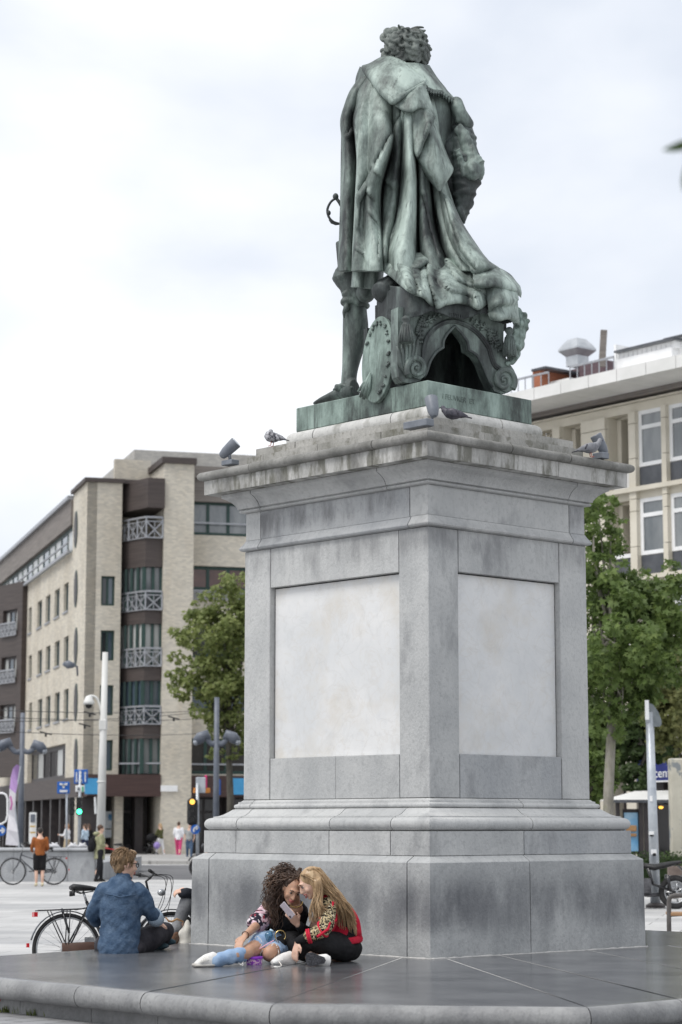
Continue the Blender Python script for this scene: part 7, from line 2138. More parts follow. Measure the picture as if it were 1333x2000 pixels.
stander('person in grey t-shirt and jeans beside the round blue arrow sign', 370, 1679, 1608, R(175), (fb('grey_tshirt', (0.27, 0.28, 0.28), (0.36, 0.37, 0.37)), fb('mid_jeans', (0.05, 0.085, 0.15), (0.09, 0.135, 0.21)), M_BLACK), arms=((.05, .1), (.05, .1)), hair=pm('grey_hair', (0.38, 0.37, 0.36), (0.5, 0.49, 0.48), rough=.6), sleeves=False, vox=.035)
stander('person in teal top partly hidden behind the white jacket', 341, 1672, 1612, R(20), (fb('teal_top', (0.05, 0.20, 0.22)), MATS['mid_jeans'], M_WSHOE), vox=.035)
# ================================================================== BICYCLES and motorbikes
M_TYRE = pm('tyre_rubber', (0.018, 0.018, 0.019), (0.035, 0.034, 0.034), scale=30, rough=.8)
M_RIM = pm('bike_steel', (0.42, 0.43, 0.44), (0.58, 0.59, 0.60), rough=.3, metallic=.9)
M_BFR = pm('black_enamel', (0.010, 0.010, 0.012), (0.02, 0.02, 0.023), rough=.3, coat=.4)
M_GREYFR = pm('grey_enamel', (0.05, 0.055, 0.065), (0.075, 0.08, 0.09), rough=.35)
M_REDL = pm('red_lens', (0.45, 0.01, 0.015), (0.6, 0.02, 0.03), rough=.2, coat=.5)
M_REDFR = pm('red_enamel', (0.48, 0.02, 0.03), (0.6, 0.04, 0.05), rough=.3)
M_BLKPL = pm('black_plastic', (0.012, 0.012, 0.013), (0.025, 0.025, 0.026), rough=.5)
def bicycle(label, origin, yaw, fmat, group, detail=True, R_=.345, guard=M_BROWNSH, dutch=False, lean=0.0, gmat=None):
    """rear axle foot at origin; x forward along yaw"""
    t = thing('bicycle', label, 'bicycle', origin, yaw, group)
    WMt = WM[t] @ Matrix.Rotation(lean, 4, 'X'); WM[t] = WM[t]
    Lx = Matrix.Rotation(lean, 4, 'X')
    def B(mb, name, mat, parent=t, smooth=True):
        mb.v = [tuple(Lx @ V3(p)) for p in mb.v]
        return mb.build(name, mat, parent, smooth=smooth, world=False)
    wb_ = 1.07
    for x in (0.0, wb_):
        w = B(MB().ring((x, 0, R_), R_ - .018, .019, (0, 1, 0), 48, 8), 'wheel', M_TYRE)
        B(MB().ring((x, 0, R_), R_ - .042, .010, (0, 1, 0), 48, 6), 'rim', M_RIM, w)
        m = MB()
        for k in range(28):
            a = 2 * PI * k / 28
            m.tube([(x + .018 * math.cos(a + .9 * (-1) ** k), .022 * (-1) ** k, R_ + .018 * math.sin(a + .9 * (-1) ** k)), (x + (R_ - .045) * math.cos(a), 0, R_ + (R_ - .045) * math.sin(a))], .0016 if detail else .003, 4)
        tag(B(m, 'spokes', M_RIM, w), kind='stuff')
        m = MB(); m.tube([(x, -.05, R_), (x, .05, R_)], .02, 10); m.tube([(x, -.02, R_), (x, .02, R_)], .035, 12); B(m, 'hub', M_RIM, w)
    bb, seat_t, head_t, head_b = V3((.44, 0, .28)), V3((.20, 0, .80)), V3((.84, 0, .86)), V3((.88, 0, .68))
    fr = MB()
    for s in (-.045, .045):
        fr.tube([V3((0, s * 1.3, R_)), V3((.2, s, .31)), bb + V3((-.02, s * .6, 0))], .011, 8)
        fr.tube([V3((0, s * 1.3, R_)), V3((.12, s * .8, .56)), seat_t + V3((.02, s * .4, -.04))], .009, 8)
    fr.tube([bb, seat_t], .017, 10); fr.tube([bb, head_b], .019, 10); fr.tube([seat_t + V3((.02, 0, -.05)) if not dutch else V3((.30, 0, .58)), head_t if not dutch else V3((.86, 0, .77))], .016, 10); fr.tube([head_b, head_t], .021, 10)
    frame_ = B(fr, 'frame', fmat)
    m = MB()
    for s in (-.05, .05): m.tube([head_b + V3((0, s * .9, -.02)), V3((.95, s, .5)), V3((wb_ - .01, s, R_))], [.015, .013, .010], 8)
    m.tube([head_b + V3((0, -.055, -.02)), head_b + V3((0, .055, -.02))], .016, 8)
    B(m, 'fork', fmat)
    m = MB(); m.tube([head_t, head_t + V3((-.03, 0, .13)), head_t + V3((.02, 0, .17))], .013, 8)
    hb_ = [V3((.72 if dutch else .76, s * .30, 1.08)) for s in (-1, 1)]
    c_ = head_t + V3((.02, 0, .17))
    m.tube([hb_[0], c_ + V3((-.02, -.18, .03)), c_, c_ + V3((-.02, .18, .03)), hb_[1]], .011, 8)
    hbar = B(m, 'handlebar', M_BLKPL if not dutch else M_RIM)
    for s, e in ((-1, hb_[0]), (1, hb_[1])):
        i = c_ + V3((-.02, s * .18, .03))
        B(MB().tube([e.lerp(i, .75), e + (e - i).normalized() * .02], .0165, 10), 'grip', M_BLKPL, hbar)
        m = MB(); m.tube([e.lerp(i, 1.0), e.lerp(i, .7) + V3((.05, 0, -.02)), e.lerp(i, .1) + V3((.05, 0, -.03))], .006, 6); B(m, 'brake_lever', M_BLKPL, hbar)
    if detail:
        m = MB()
        for k, (s, x2) in enumerate(((-1, .88), (1, .90), (-1, .86), (1, .93))):
            e = c_ + V3((.0, s * .14, .02))
            m.tube([V3(p) for p in catmull([e, e + V3((.14 + .03 * k, -.05 * s, -.03)), V3((.98 + .02 * k, .02 * s, .85 - .05 * k)), V3((x2, .02 * s, .62))], 5)], .0035, 5)
        tag(B(m, 'cables', M_BLKPL, hbar), kind='stuff')
        B(MB().ball((.97, 0, .88), (.045, .035, .035), 12, 8), 'front_lamp', M_RIM)
    m = MB(); st_ = seat_t + V3((-.035, 0, .10)); m.tube([seat_t, st_], .013, 8); B(m, 'seat_post', M_RIM)
    m = MB()
    m.tube([st_ + V3((-.13, 0, .035)), st_ + V3((-.10, 0, .04)), st_ + V3((-.03, 0, .035)), st_ + V3((.06, 0, .03)), st_ + V3((.15, 0, .02))], [(.02, .05), (.035, .085), (.034, .075), (.026, .035), (.016, .018)], 14, up=(0, 0, 1))
    sad = B(m, 'saddle', M_BLKPL)
    m = MB()
    for s in (-.04, .04): m.tube([st_ + V3((-.10, s, .01)), st_ + V3((-.02, s, -.02)), st_ + V3((.10, s * .4, .0))], .005, 6)
    for s in (-.045, .045): m.lathe([(.017, 0), (.017, .05)], st_ + V3((-.11, s, -.045)), 10)
    B(m, 'saddle_springs', M_BLKPL, sad)
    for x, a0, a1 in ((0.0, R(-105), R(75)), (wb_, R(-40), R(110))):
        m = MB(); pts = []
        for i in range(19):
            a = a0 + (a1 - a0) * i / 18
            pts.append(V3((x - math.sin(-a) * (R_ + .022) * -1, 0, R_ + math.cos(a) * (R_ + .022))))
        m.tube(pts, [(.006, .028)] * 19, 8, up=(0, 0, 1)); B(m, 'mudguard', gmat or M_BFR)
    m = MB()                                           # rear rack
    for s in (-.06, .06): m.tube([V3((-.30, s, .72)), V3((.16, s, .73)), seat_t + V3((-.01, s * .4, -.06))], .006, 6); m.tube([V3((-.18, s, .72)), V3((.0, s, R_))], .006, 6); m.tube([V3((.02, s, .725)), V3((.0, s, R_))], .006, 6)
    for x in (-.29, -.16, -.03, .10): m.tube([V3((x, -.06, .722)), V3((x, .06, .722))], .005, 6)
    m.tube([V3((-.05, 0, .735)), V3((.0, -.09, .5))], .012, 6)
    rk = B(m, 'rack', M_BFR)
    B(MB().box((-.335, -.045, .660), (-.300, .045, .705)), 'rear_lamp', M_REDL, rk, False)
    B(MB().box((-.40, -.018, .37), (-.375, .018, .41)), 'reflector', M_REDL, rk, False)
    m = MB(); m.tube([V3((-.06, -.055, R_ + .01)), V3((.2, -.06, .36)), V3((.46, -.06, .33))], [(.05, .012), (.05, .012), (.07, .012)], 10, up=(0, 0, 1)); B(m, 'chain_guard', guard)
    m = MB(); m.tube([bb + V3((0, -.08, 0)), bb + V3((0, .08, 0))], .02, 10); m.ring(bb + V3((0, -.045, 0)), .085, .008, (0, 1, 0), 28, 6)
    m.tube([bb + V3((0, -.075, 0)), bb + V3((-.15, -.085, -.07))], .010, 6); m.tube([bb + V3((0, .075, 0)), bb + V3((.15, .085, .07))], .010, 6); B(m, 'crank', M_RIM)
    for p in (bb + V3((-.15, -.12, -.07)), bb + V3((.15, .12, .07))): B(MB().cbox(p, (.09, .07, .02)), 'pedal', M_BLKPL, t, False)
    m = MB(); m.ring((0, -.035, R_), .055, .014, (0, 1, 0), 24, 6); B(m, 'sprockets', M_RIM)
    m = MB(); m.tube([V3((.02, .07, R_)), V3((.14, .17, .02))], .009, 6); B(m, 'kickstand', M_BFR)
    return t
bp = atY(132, 1852, 21.35); bp.z = 0.0
bicycle('black city bicycle with red rear light parked behind the denim-shirted person', bp, R(22), M_BFR, 'bicycles on the square', lean=R(-4), guard=pm('brown_chain_guard', (0.07, 0.035, 0.025), (0.10, 0.055, 0.04), rough=.5), gmat=M_GREYFR)
q = atZ(103, 1729, 0.0)
bicycle('old dark grey bicycle leaning at the low stone wall', q + V3((0, .25, 0)), R(180), M_GREYFR, 'bicycles on the square', detail=False, dutch=True, guard=M_BFR, gmat=M_GREYFR)
q = atZ(240, 1708, 0.0)
bicycle('red bicycle standing behind the khaki parka', q, R(168), M_REDFR, 'bicycles on the square', detail=False, gmat=M_WHITE, guard=M_WHITE)

M_ENG = pm('engine_metal', (0.05, 0.05, 0.055), (0.16, 0.16, 0.17), scale=9, rough=.4, metallic=.6)
def motorbike(label, origin, yaw, body, group=None, seatc=M_BLKPL, name='motorbike'):
    t = thing(name, label, name.replace('_', ' '), origin, yaw, group)
    def B(mb, nm, mat, parent=t, smooth=True): return mb.build(nm, mat, parent, smooth=smooth, world=False)
    for x in (0.0, 1.42):
        w = B(MB().ring((x, 0, .31), .255, .055, (0, 1, 0), 40, 10), 'wheel', M_TYRE)
        m = MB(); m.ring((x, 0, .31), .20, .02, (0, 1, 0), 36, 8)
        for k in range(7):
            a = 2 * PI * k / 7; m.bar((x, 0, .31), (x + .2 * math.cos(a), 0, .31 + .2 * math.sin(a)), .03)
        m.tube([(x, -.07, .31), (x, .07, .31)], .04, 10); B(m, 'rim', M_RIM, w)
        B(MB().ring((x, -.06, .31), .12, .012, (0, 1, 0), 24, 6), 'brake_disc', M_RIM, w)
    m = MB(); m.cbox((.66, 0, .42), (.42, .30, .28)); m.lathe([(.09, 0), (.11, .04), (.11, .16), (.08, .2)], (.72, 0, .52), 14); m.tube([(.55, -.17, .40), (.55, .17, .40)], .10, 16); m.tube([(.78, -.16, .36), (.78, .16, .36)], .08, 16); B(m, 'engine', M_ENG, t, 'auto')
    m = MB(); m.tube([(.60, 0, .80), (.72, 0, .86), (.95, 0, .90), (1.06, 0, .86)], [(.06, .09), (.11, .15), (.13, .16), (.05, .08)], 16, up=(0, 0, 1)); B(m, 'fuel_tank', body)
    m = MB(); m.tube([(-.12, 0, .86), (.1, 0, .82), (.38, 0, .76), (.62, 0, .80)], [(.03, .08), (.05, .12), (.06, .14), (.05, .10)], 14, up=(0, 0, 1)); B(m, 'seat', seatc)
    m = MB()
    for s in (-.09, .09): m.tube([(0, s, .31), (.40, s, .45), (.5, s, .75)], .025, 8); m.tube([(1.10, s, .92), (1.42, s, .31)], .028, 10); m.tube([(.1, s * 1.4, .34), (.15, s * 1.4, .62)], .03, 8)
    m.tube([(.4, 0, .45), (.5, 0, .78), (1.08, 0, .84), (.95, 0, .45), (.5, 0, .3)], .03, 8); B(m, 'chassis', M_BFR)
    m = MB(); m.tube([(1.02, -.36, 1.06), (1.08, -.2, 1.08), (1.12, 0, 1.02), (1.08, .2, 1.08), (1.02, .36, 1.06)], .014, 8)
    hb2 = B(m, 'handlebar', M_BLKPL)
    for s in (-1, 1): B(MB().tube([(1.06, s * .25, 1.08), (1.09, s * .27, 1.22)], .006, 6).ball((1.09, s * .28, 1.26), (.02, .06, .045), 10, 8), 'mirror', M_BLKPL, hb2)
    m = MB(); m.ball((1.24, 0, .90), (.09, .11, .11), 14, 10); B(m, 'headlamp', body)
    m = MB(); pts = [V3((1.42 + .37 * math.cos(R(a)), 0, .31 + .37 * math.sin(R(a)))) for a in range(30, 151, 12)]; m.tube(pts, [(.01, .07)] * len(pts), 8, up=(0, 0, 1)); B(m, 'front_mudguard', body)
    m = MB(); m.tube([(.8, -.14, .3), (.5, -.17, .24), (.1, -.18, .28), (-.12, -.18, .36)], [.03, .03, .05, .045], 12); B(m, 'exhaust', M_ENG)
    m = MB(); m.tube([(-.05, 0, .80), (-.24, 0, .62), (-.32, 0, .5)], [(.02, .09), (.015, .08), (.01, .07)], 10, up=(0, 0, 1)); B(m, 'tail', body); B(MB().cbox((-.17, 0, .74), (.05, .12, .05)), 'tail_lamp', M_REDL)
    return t
q = atZ(1322, 1776, 0.0)
motorbike('black motorcycle parked behind the grey signpost at the right', q + V3((0, .1, 0)), R(176), M_BFR, 'parked motorbikes')
q = atZ(366, 1716, 0.0)
motorbike('dark scooter with red saddle cover parked behind the pedestal corner', q + V3((1.62, .2, 0)), R(160), M_BFR, 'parked motorbikes', seatc=fabric('red_seat', (0.30, 0.04, 0.05)))
# pushchair
q = atZ(293, 1674, 0.0)
pcx = thing('pushchair', 'dark pushchair with purple bag in front of the olive jacket', 'pushchair', q)
for i, (x, y) in enumerate(((-.28, -.2), (-.28, .2), (.28, -.2), (.28, .2))):
    MB().ring(q + V3((x, y, .12)), .10, .025, (0, 1, 0), 18, 6).build('wheel', M_TYRE, pcx, smooth=True)
m = MB()
for s in (-.2, .2): m.tube([q + V3((-.28, s, .12)), q + V3((.1, s, .6)), q + V3((.5, s, 1.02))], .016, 6); m.tube([q + V3((.28, s, .12)), q + V3((-.1, s, .65))], .016, 6)
m.tube([q + V3((.5, -.2, 1.02)), q + V3((.5, .2, 1.02))], .018, 6); m.build('frame', M_BFR, pcx, smooth=True)
m = MB(); m.tube([q + V3((-.3, 0, .45)), q + V3((.0, 0, .42)), q + V3((.22, 0, .8))], [(.04, .2), (.05, .2), (.04, .2)], 12, up=(0, 0, 1)); m.ball(q + V3((.1, 0, .92)), (.28, .22, .22), 14, 10); skin('seat', m, M_BLACK, pcx, .03, 2)
m = MB(); m.ball(q + V3((.35, -.2, .55)), (.16, .10, .17), 12, 8); m.build('shopping_bag', pm('lilac_bag', (0.22, 0.16, 0.42), (0.34, 0.26, 0.55), rough=.6), pcx, smooth=True)
# ================================================================== STREET FURNITURE
M_POST = pm('blue_grey_post', (0.10, 0.115, 0.145), (0.15, 0.165, 0.195), rough=.45, scale=3)
M_WPOST = pm('white_post', (0.52, 0.52, 0.50), (0.66, 0.66, 0.64), rough=.6, scale=3, stretch=(1, 1, .2))
M_GALV = pm('galvanised_steel', (0.36, 0.39, 0.43), (0.50, 0.53, 0.56), rough=.4, metallic=.35, scale=3)
overlay(M_GALV, (0.62, 0.64, 0.66), 5, 0.55, 0.7, 0.5, seed=2)
M_BLUE = pm('traffic_blue', (0.012, 0.10, 0.42), (0.02, 0.14, 0.50), rough=.4)
M_GREENL = pm('green_signal', (0.02, 0.6, 0.3), rough=.3, emit=((0.05, 1.0, 0.45), 4.0))
M_AMBER = pm('amber_signal', (0.7, 0.35, 0.05), rough=.3, emit=((1.0, 0.5, 0.08), 1.3))
M_DARKL = pm('dark_lens', (0.01, 0.01, 0.01), rough=.2)
def vpost(t, px0, y0, px1, y1, Y, r0, r1, mat, name='post'):
    a, b = atY(px0, y0, Y), atY(px1, y1, Y)
    return MB().tube([a, a.lerp(b, .5), b], [r0, (r0 + r1) / 2, r1], 14).build(name, mat, t, smooth=True)
def foot(px, Y): p = atY(px, 1650, Y); p.z = 0; return p
def post_thing(name, label, cat, px0, px1, ytop, Y, r0, r1, mat, gz=0.0, group=None):
    b = foot(px0, Y); b.z = gz
    t = thing(name, label, cat, b, group=group)
    top = atY(px1, ytop, Y)
    MB().tube([b, b.lerp(top, .5), top], [r0, (r0 + r1) / 2, r1], 14).build('post', mat, t, smooth=True)
    MB().lathe([(r0 * 1.9, 0), (r0 * 1.9, .05), (r0 * 1.2, .09)], b, 14).build('foot', M_DARKF, t, smooth='auto')
    return t
def double_lamp(label, px, pxt, ytop, yarm, Y, heads):
    t = post_thing('street_lamp', label, 'street lamp', px, pxt, ytop, Y, .11, .08, M_POST, group='double-headed street lamps')
    m = MB(); m.tube([atY(*q, Y) for q in catmull([heads[0], ((heads[0][0] + pxt) / 2, yarm + 3), (pxt, yarm), ((heads[1][0] + pxt) / 2, yarm + 3), heads[1]], 4)], [(.06, .09)] * 17, 10, up=(0, 1, 0)); m.build('arm', M_POST, t, smooth=True)
    for i, (hx_, hy_) in enumerate(heads):
        s = -1 if i == 0 else 1
        c = atY(hx_, hy_, Y)
        m = MB(); m.tube([c + V3((-s * .12, 0, -.03)), c + V3((0, 0, .12)), c + V3((s * .20, 0, .02)), c + V3((s * .36, 0, -.12))], [.05, .16, .19, .13], 14)
        h = m.build('lamp_head', M_POST, t, smooth=True)
        MB().ball(c + V3((s * .34, 0, -.12)), (.10, .15, .11), 12, 8).build('lens', M_GALV, h, smooth=True)
double_lamp('blue-grey double street lamp at the left beside the tall flag', 40, 45, 1392, 1466, 75, ((18, 1456), (68, 1460)))
double_lamp('blue-grey double street lamp in front of the linden', 422, 424, 1362, 1450, 70, ((404, 1442), (444, 1442)))
# white camera mast
t = post_thing('camera_mast', 'tall white mast with dome security camera by the apartment block', 'camera mast', 196, 206, 1274, 66, .15, .085, M_WPOST)
Y = 66
m = MB(); m.tube([atY(*q, Y) for q in catmull([(200, 1400), (196, 1380), (190, 1364), (180, 1359), (171, 1362)], 4)], .035, 8); m.build('camera_arm', M_WPOST, t, smooth=True)
c = atY(174, 1372, Y)
m = MB(); m.lathe([(.03, .22), (.10, .18), (.15, .05), (.19, -.02), (.13, -.06)], c, 16); m.build('camera_hood', M_WPOST, t, smooth=True); MB().ball(c + V3((0, 0, -.08)), .11, 14, 10).build('camera_dome', M_DARKL, t, smooth=True)
p = atY(202, 1416, Y); MB().cbox(p, (.24, .24, .34)).build('junction_box', M_WPOST, t, bevel=.03)
m = MB(); p = atY(199, 1527, Y); m.lathe([(.13, -.03), (.145, 0), (.13, .03)], p, 14); m.build('collar', M_WPOST, t, smooth=True)
m = MB(); m.prism([atY(184, 1558, Y), atY(186, 1556, Y), atY(188, 1588, Y), atY(185, 1590, Y)], (0, .3, 0)); m.build('sign_edge', M_WHITE, t)
# signs and signals at the left corner
t = post_thing('traffic_light', 'traffic light showing green with blue lane sign at the left crossing', 'traffic light', 155, 157, 1505, 80, .06, .05, M_GALV)
Y = 80
def flat_sign(parent, px0, py0, px1, py1, Y, mat, name='sign', rnd=True):
    a, b = atY(px0, py0, Y), atY(px1, py1, Y)
    return MB().box((a.x, Y - .03, b.z), (b.x, Y, a.z)).build(name, mat, parent, bevel=.02)
def flat_disc(parent, px, py, r, Y, mat, name='sign'):
    c = atY(px, py, Y); n = 28
    return MB().add([(c.x + r * math.cos(2 * PI * k / n), Y - d, c.z + r * math.sin(2 * PI * k / n)) for d in (.03, 0) for k in range(n)], [tuple(range(n)), tuple(range(2 * n - 1, n - 1, -1))] + [(k, (k + 1) % n, (k + 1) % n + n, k + n) for k in range(n)]).build(name, mat, parent)
def strokes(parent, Y, lines, w, mat=None, name='marking'):
    for ln in lines:
        m = MB(); pts = [atY(x, y, Y) for x, y in ln]
        for a, b in zip(pts[:-1], pts[1:]): m.bar(a, b, .012, w, up=(1, 0, 0) if abs(a.x - b.x) < abs(a.z - b.z) else (0, 0, 1))
        m.build(name, mat or M_WHITE, parent)
s = flat_sign(t, 145.5, 1503, 172, 1531, Y, M_BLUE, 'lane_sign')
strokes(s, Y - .05, [[(150, 1508), (150, 1527)], [(158.5, 1507), (158.5, 1511)], [(158.5, 1514), (158.5, 1518)], [(158.5, 1521), (158.5, 1527)], [(167, 1507), (167, 1527)], [(148, 1524), (150, 1528), (152, 1524)], [(156.5, 1524), (158.5, 1528), (160.5, 1524)], [(165, 1511), (167, 1507), (169, 1511)]], .04)
s = flat_sign(t, 148, 1534, 166, 1547, Y - .02, M_WHITE, 'direction_sign'); strokes(s, Y - .07, [[(152, 1541), (156, 1541)]], .10, M_POST); strokes(s, Y - .07, [[(162, 1536), (162, 1546)]], .06, pm('sign_green', (0.05, 0.4, 0.2), rough=.5))
for px, lit in ((155.5, True), (142, False)):
    a, b = atY(px - 4.5, 1557, Y), atY(px + 4.5, 1592, Y)
    h = MB().box((a.x, Y - .25, b.z), (b.x, Y - .02, a.z)).build('signal_housing', M_BLKPL, t, bevel=.03)
    for i, yy in enumerate((1563, 1574, 1585)):
        c = atY(px, yy, Y - .27)
        MB().lathe([(.09, -.02), (.09, .02)], (0, 0, 0), 16, Matrix.Translation(c) @ Matrix.Rotation(R(90), 4, 'X')).build('lens', M_GREENL if (i == 2 and lit) else M_DARKL, h)
        m = MB(); m.ring(c + V3((0, -.05, 0)), .10, .012, (0, 1, 0), 16, 5, -PI / 2, PI / 2); m.build('visor', M_BLKPL, h)
t = post_thing('blue_sign_post', 'square blue sign with white bird symbol left of the traffic light', 'sign', 131, 131, 1530, 84, .04, .04, M_GALV)
s = flat_sign(t, 112.5, 1527, 136.5, 1550, 83.9, M_BLUE, 'sign'); strokes(s, 83.85, [[(117, 1531), (122, 1532), (124.5, 1535), (127, 1532), (132, 1531)], [(124.5, 1533), (124.5, 1539)], [(117, 1545), (132, 1545)]], .075)
t = post_thing('arrow_sign', 'round blue sign with white arrow at the left frame edge', 'sign', -2, -2, 1570, 62, .04, .04, M_GALV)
s = flat_disc(t, 2, 1622, .155, 61.9, M_BLUE); strokes(s, 61.85, [[(-4, 1622), (8, 1622)], [(4, 1617), (9, 1622), (4, 1627)]], .045)
m = MB(); pts = []
for (x, y) in ((-14, 1549), (6, 1549), (12, 1552), (15, 1560), (15, 1592), (12, 1604), (4, 1609), (-14, 1611)): pts.append(atY(x, y, 61.8))
m.tube(pts, .028, 8); o = m.build('mirror_frame', M_WHITE, t, smooth=True); flat_sign(t, -14, 1551, 13, 1608, 61.9, M_SHOP, 'signal_backboard')
# beach flag
fp = foot(22, 64)
t = thing('flag_banner', 'tall feather flag, lilac above and white below, at the left', 'banner', fp)
L_e = [(40, 1496), (33, 1493), (26, 1500), (22, 1515), (19, 1540), (18, 1565), (17, 1590), (14, 1620), (11, 1650)]
R_e = [(40, 1496), (40, 1500), (38, 1512), (35, 1530), (31, 1550), (30, 1570), (32, 1600), (35, 1625), (38, 1652)]
def flagpart(i0, i1, mat, name):
    m = MB(); ls = [atY(x, y, 64) for x, y in L_e[i0:i1]]; rs = [atY(x, y, 64 + .12 * math.sin(y * .08)) for x, y in R_e[i0:i1]]
    n = len(ls); m.add(ls + rs + [p + V3((0, .012, 0)) for p in ls + rs], [(i, i + 1, n + i + 1, n + i) for i in range(n - 1)] + [(2 * n + i, 3 * n + i, 3 * n + i + 1, 2 * n + i + 1) for i in range(n - 1)] + [(i, 2 * n + i, 2 * n + i + 1, i + 1) for i in range(n - 1)] + [(n + i, n + i + 1, 3 * n + i + 1, 3 * n + i) for i in range(n - 1)])
    return m.build(name, mat, t, smooth=False)
flagpart(0, 5, pm('lilac_cloth', (0.36, 0.22, 0.46), (0.46, 0.30, 0.56), rough=.7, scale=2), 'upper_cloth'); f2 = flagpart(4, 9, pm('white_cloth', (0.60, 0.58, 0.62), (0.74, 0.73, 0.75), rough=.7, scale=2), 'lower_cloth')
strokes(f2, 63.85, [[(21, 1555), (24, 1570), (21, 1582)]], .05, pm('magenta_print', (0.45, 0.12, 0.32), rough=.6))
m = MB(); m.tube([fp] + [atY(x, y, 64.03) for x, y in reversed(R_e)], .022, 6); m.build('flag_pole', M_GALV, t, smooth=True)
# info panel behind
t = thing('poster_stand', 'narrow white poster stand in front of the dark shop fronts', 'poster stand', foot(64, 90))
flat_sign(t, 58, 1587, 71, 1648, 90, M_WHITE, 'panel'); s = flat_sign(t, 60, 1590, 69, 1606, 89.95, M_POST, 'print'); strokes(t, 89.9, [[(59, 1614), (70, 1614)], [(59, 1626), (70, 1626)]], .06, pm('ochre_print', (0.5, 0.33, 0.1), rough=.6))
# signals right of the column
t = post_thing('traffic_light', 'traffic light showing amber beside the pedestal with round blue arrow sign', 'traffic light', 387, 386, 1530, 72, .06, .05, M_GALV)
a, b = atY(367, 1559, 72), atY(387, 1612, 72)
h = MB().box((a.x, 71.7, b.z), (b.x, 71.95, a.z)).build('signal_housing', M_BLKPL, t, bevel=.08)
for i, yy in enumerate((1566, 1583, 1600)):
    c = atY(376, yy, 71.68); MB().lathe([(.085, -.02), (.085, .02)], (0, 0, 0), 16, Matrix.Translation(c) @ Matrix.Rotation(R(90), 4, 'X')).build('lens', M_AMBER if i == 0 else M_DARKL, h)
    MB().ring(c + V3((0, -.05, 0)), .12, .015, (0, 1, 0), 16, 5, -PI / 2, PI / 2).build('visor', M_BLKPL, h)
s = flat_disc(t, 382, 1620, .155, 71.6, M_BLUE); strokes(s, 71.55, [[(379, 1625), (379, 1619), (382, 1616), (386, 1617)], [(384, 1613), (387, 1617), (383, 1620)]], .045)
flat_sign(t, 383, 1518, 402, 1549, 72.1, M_GALV, 'sign_back'); flat_sign(t, 400, 1514, 405, 1540, 72.3, pm('pink_sign', (0.55, 0.03, 0.15), rough=.5), 'sign'); flat_sign(t, 378, 1539, 411, 1549, 72.4, pm('orange_sign', (0.65, 0.25, 0.05), rough=.5), 'sign')
# overhead tram wires with hangers
for i, (ya, yb, Y0, Y1) in enumerate(((1410, 1368, 60, 92), (1398, 1390, 62, 90), (1425, 1420, 64, 88), (1385, 1373, 58, 94))):
    a, b = atY(-60, ya, Y0), atY(560, yb, Y1)
    m = MB(); m.tube([a.lerp(b, t_ / 12) + V3((0, 0, -.25 * math.sin(PI * t_ / 12))) for t_ in range(13)], .011, 5)
    o = m.build('tram_wire', M_BLKPL); tag(o, ['lowest slanting tram wire over the left street', 'second slanting tram wire over the left street', 'level tram wire crossing in front of the brick tower', 'upper slanting tram wire over the left street'][i], 'wire', 'overhead tram wires')
for i, (px, py, Y) in enumerate(((176, 1393, 70), (166, 1416, 72), (90, 1432, 72), (340, 1402, 76))):
    c = atY(px, py, Y); m = MB(); m.bar(c + V3((-.2, 0, .05)), c + V3((.2, 0, -.05)), .045); m.tube([c, c + V3((0, 0, -.12))], .04, 6)
    tag(m.build('wire_clamp', M_BLKPL), ['dark wire clamp right below the dome camera', 'dark wire clamp lower left of the dome camera', 'dark wire clamp before the windows left of the tower', 'dark wire clamp in front of the brick column'][i], 'wire clamp', 'overhead tram wires')
# street light bracket on the tower
t = thing('wall_lamp', 'dark street light on a bracket at the brick tower', 'wall lamp', atY(140, 1300, 100))
m = MB(); m.tube([atY(152, 1320, 100), atY(151, 1302, 100), atY(140, 1298, 99)], .05, 6); m.build('bracket', M_POST, t, smooth=True); MB().tube([atY(146, 1300, 99), atY(134, 1298, 99), atY(124, 1296, 99)], [.10, .2, .08], 10, flat=.5).build('lamp_head', M_POST, t, smooth=True)
# low stone wall of the basin at the left
M_WALLS = stone_mat('wall_bluestone', (0.30, 0.31, 0.325), (0.42, 0.43, 0.44), seed=61)
wy = 59.6
xa, xb = atY(-80, 1700, wy).x, atY(186, 1700, wy).x
t = thing('stone_wall', 'low grey stone basin wall with rounded coping behind the rust-brown sweater', 'wall', ((xa + xb) / 2, wy, 0))
z1 = atY(90, 1664, wy).z; z2 = atY(90, 1655.5, wy).z
n = 5
for k in range(n):
    a, b = xa + (xb - xa) * k / n, xa + (xb - xa) * (k + 1) / n
    MB().box((a + .005, wy + random.uniform(0, .006), 0), (b - .005, wy + .4, z1)).build('wall_block', M_WALLS, t)
    MB().tube([(a + .005, wy + .16, (z1 + z2) / 2), (b - .005, wy + .16, (z1 + z2) / 2)], [((z2 - z1) / 2, .26)] * 2, 14, up=(0, 0, 1)).build('coping', M_WALLS, t, smooth='auto')
MB().box((xa, wy + .4, 0), (xb - .01, wy + 14, z1 * .6)).build('basin_floor', M_WALLS, t)
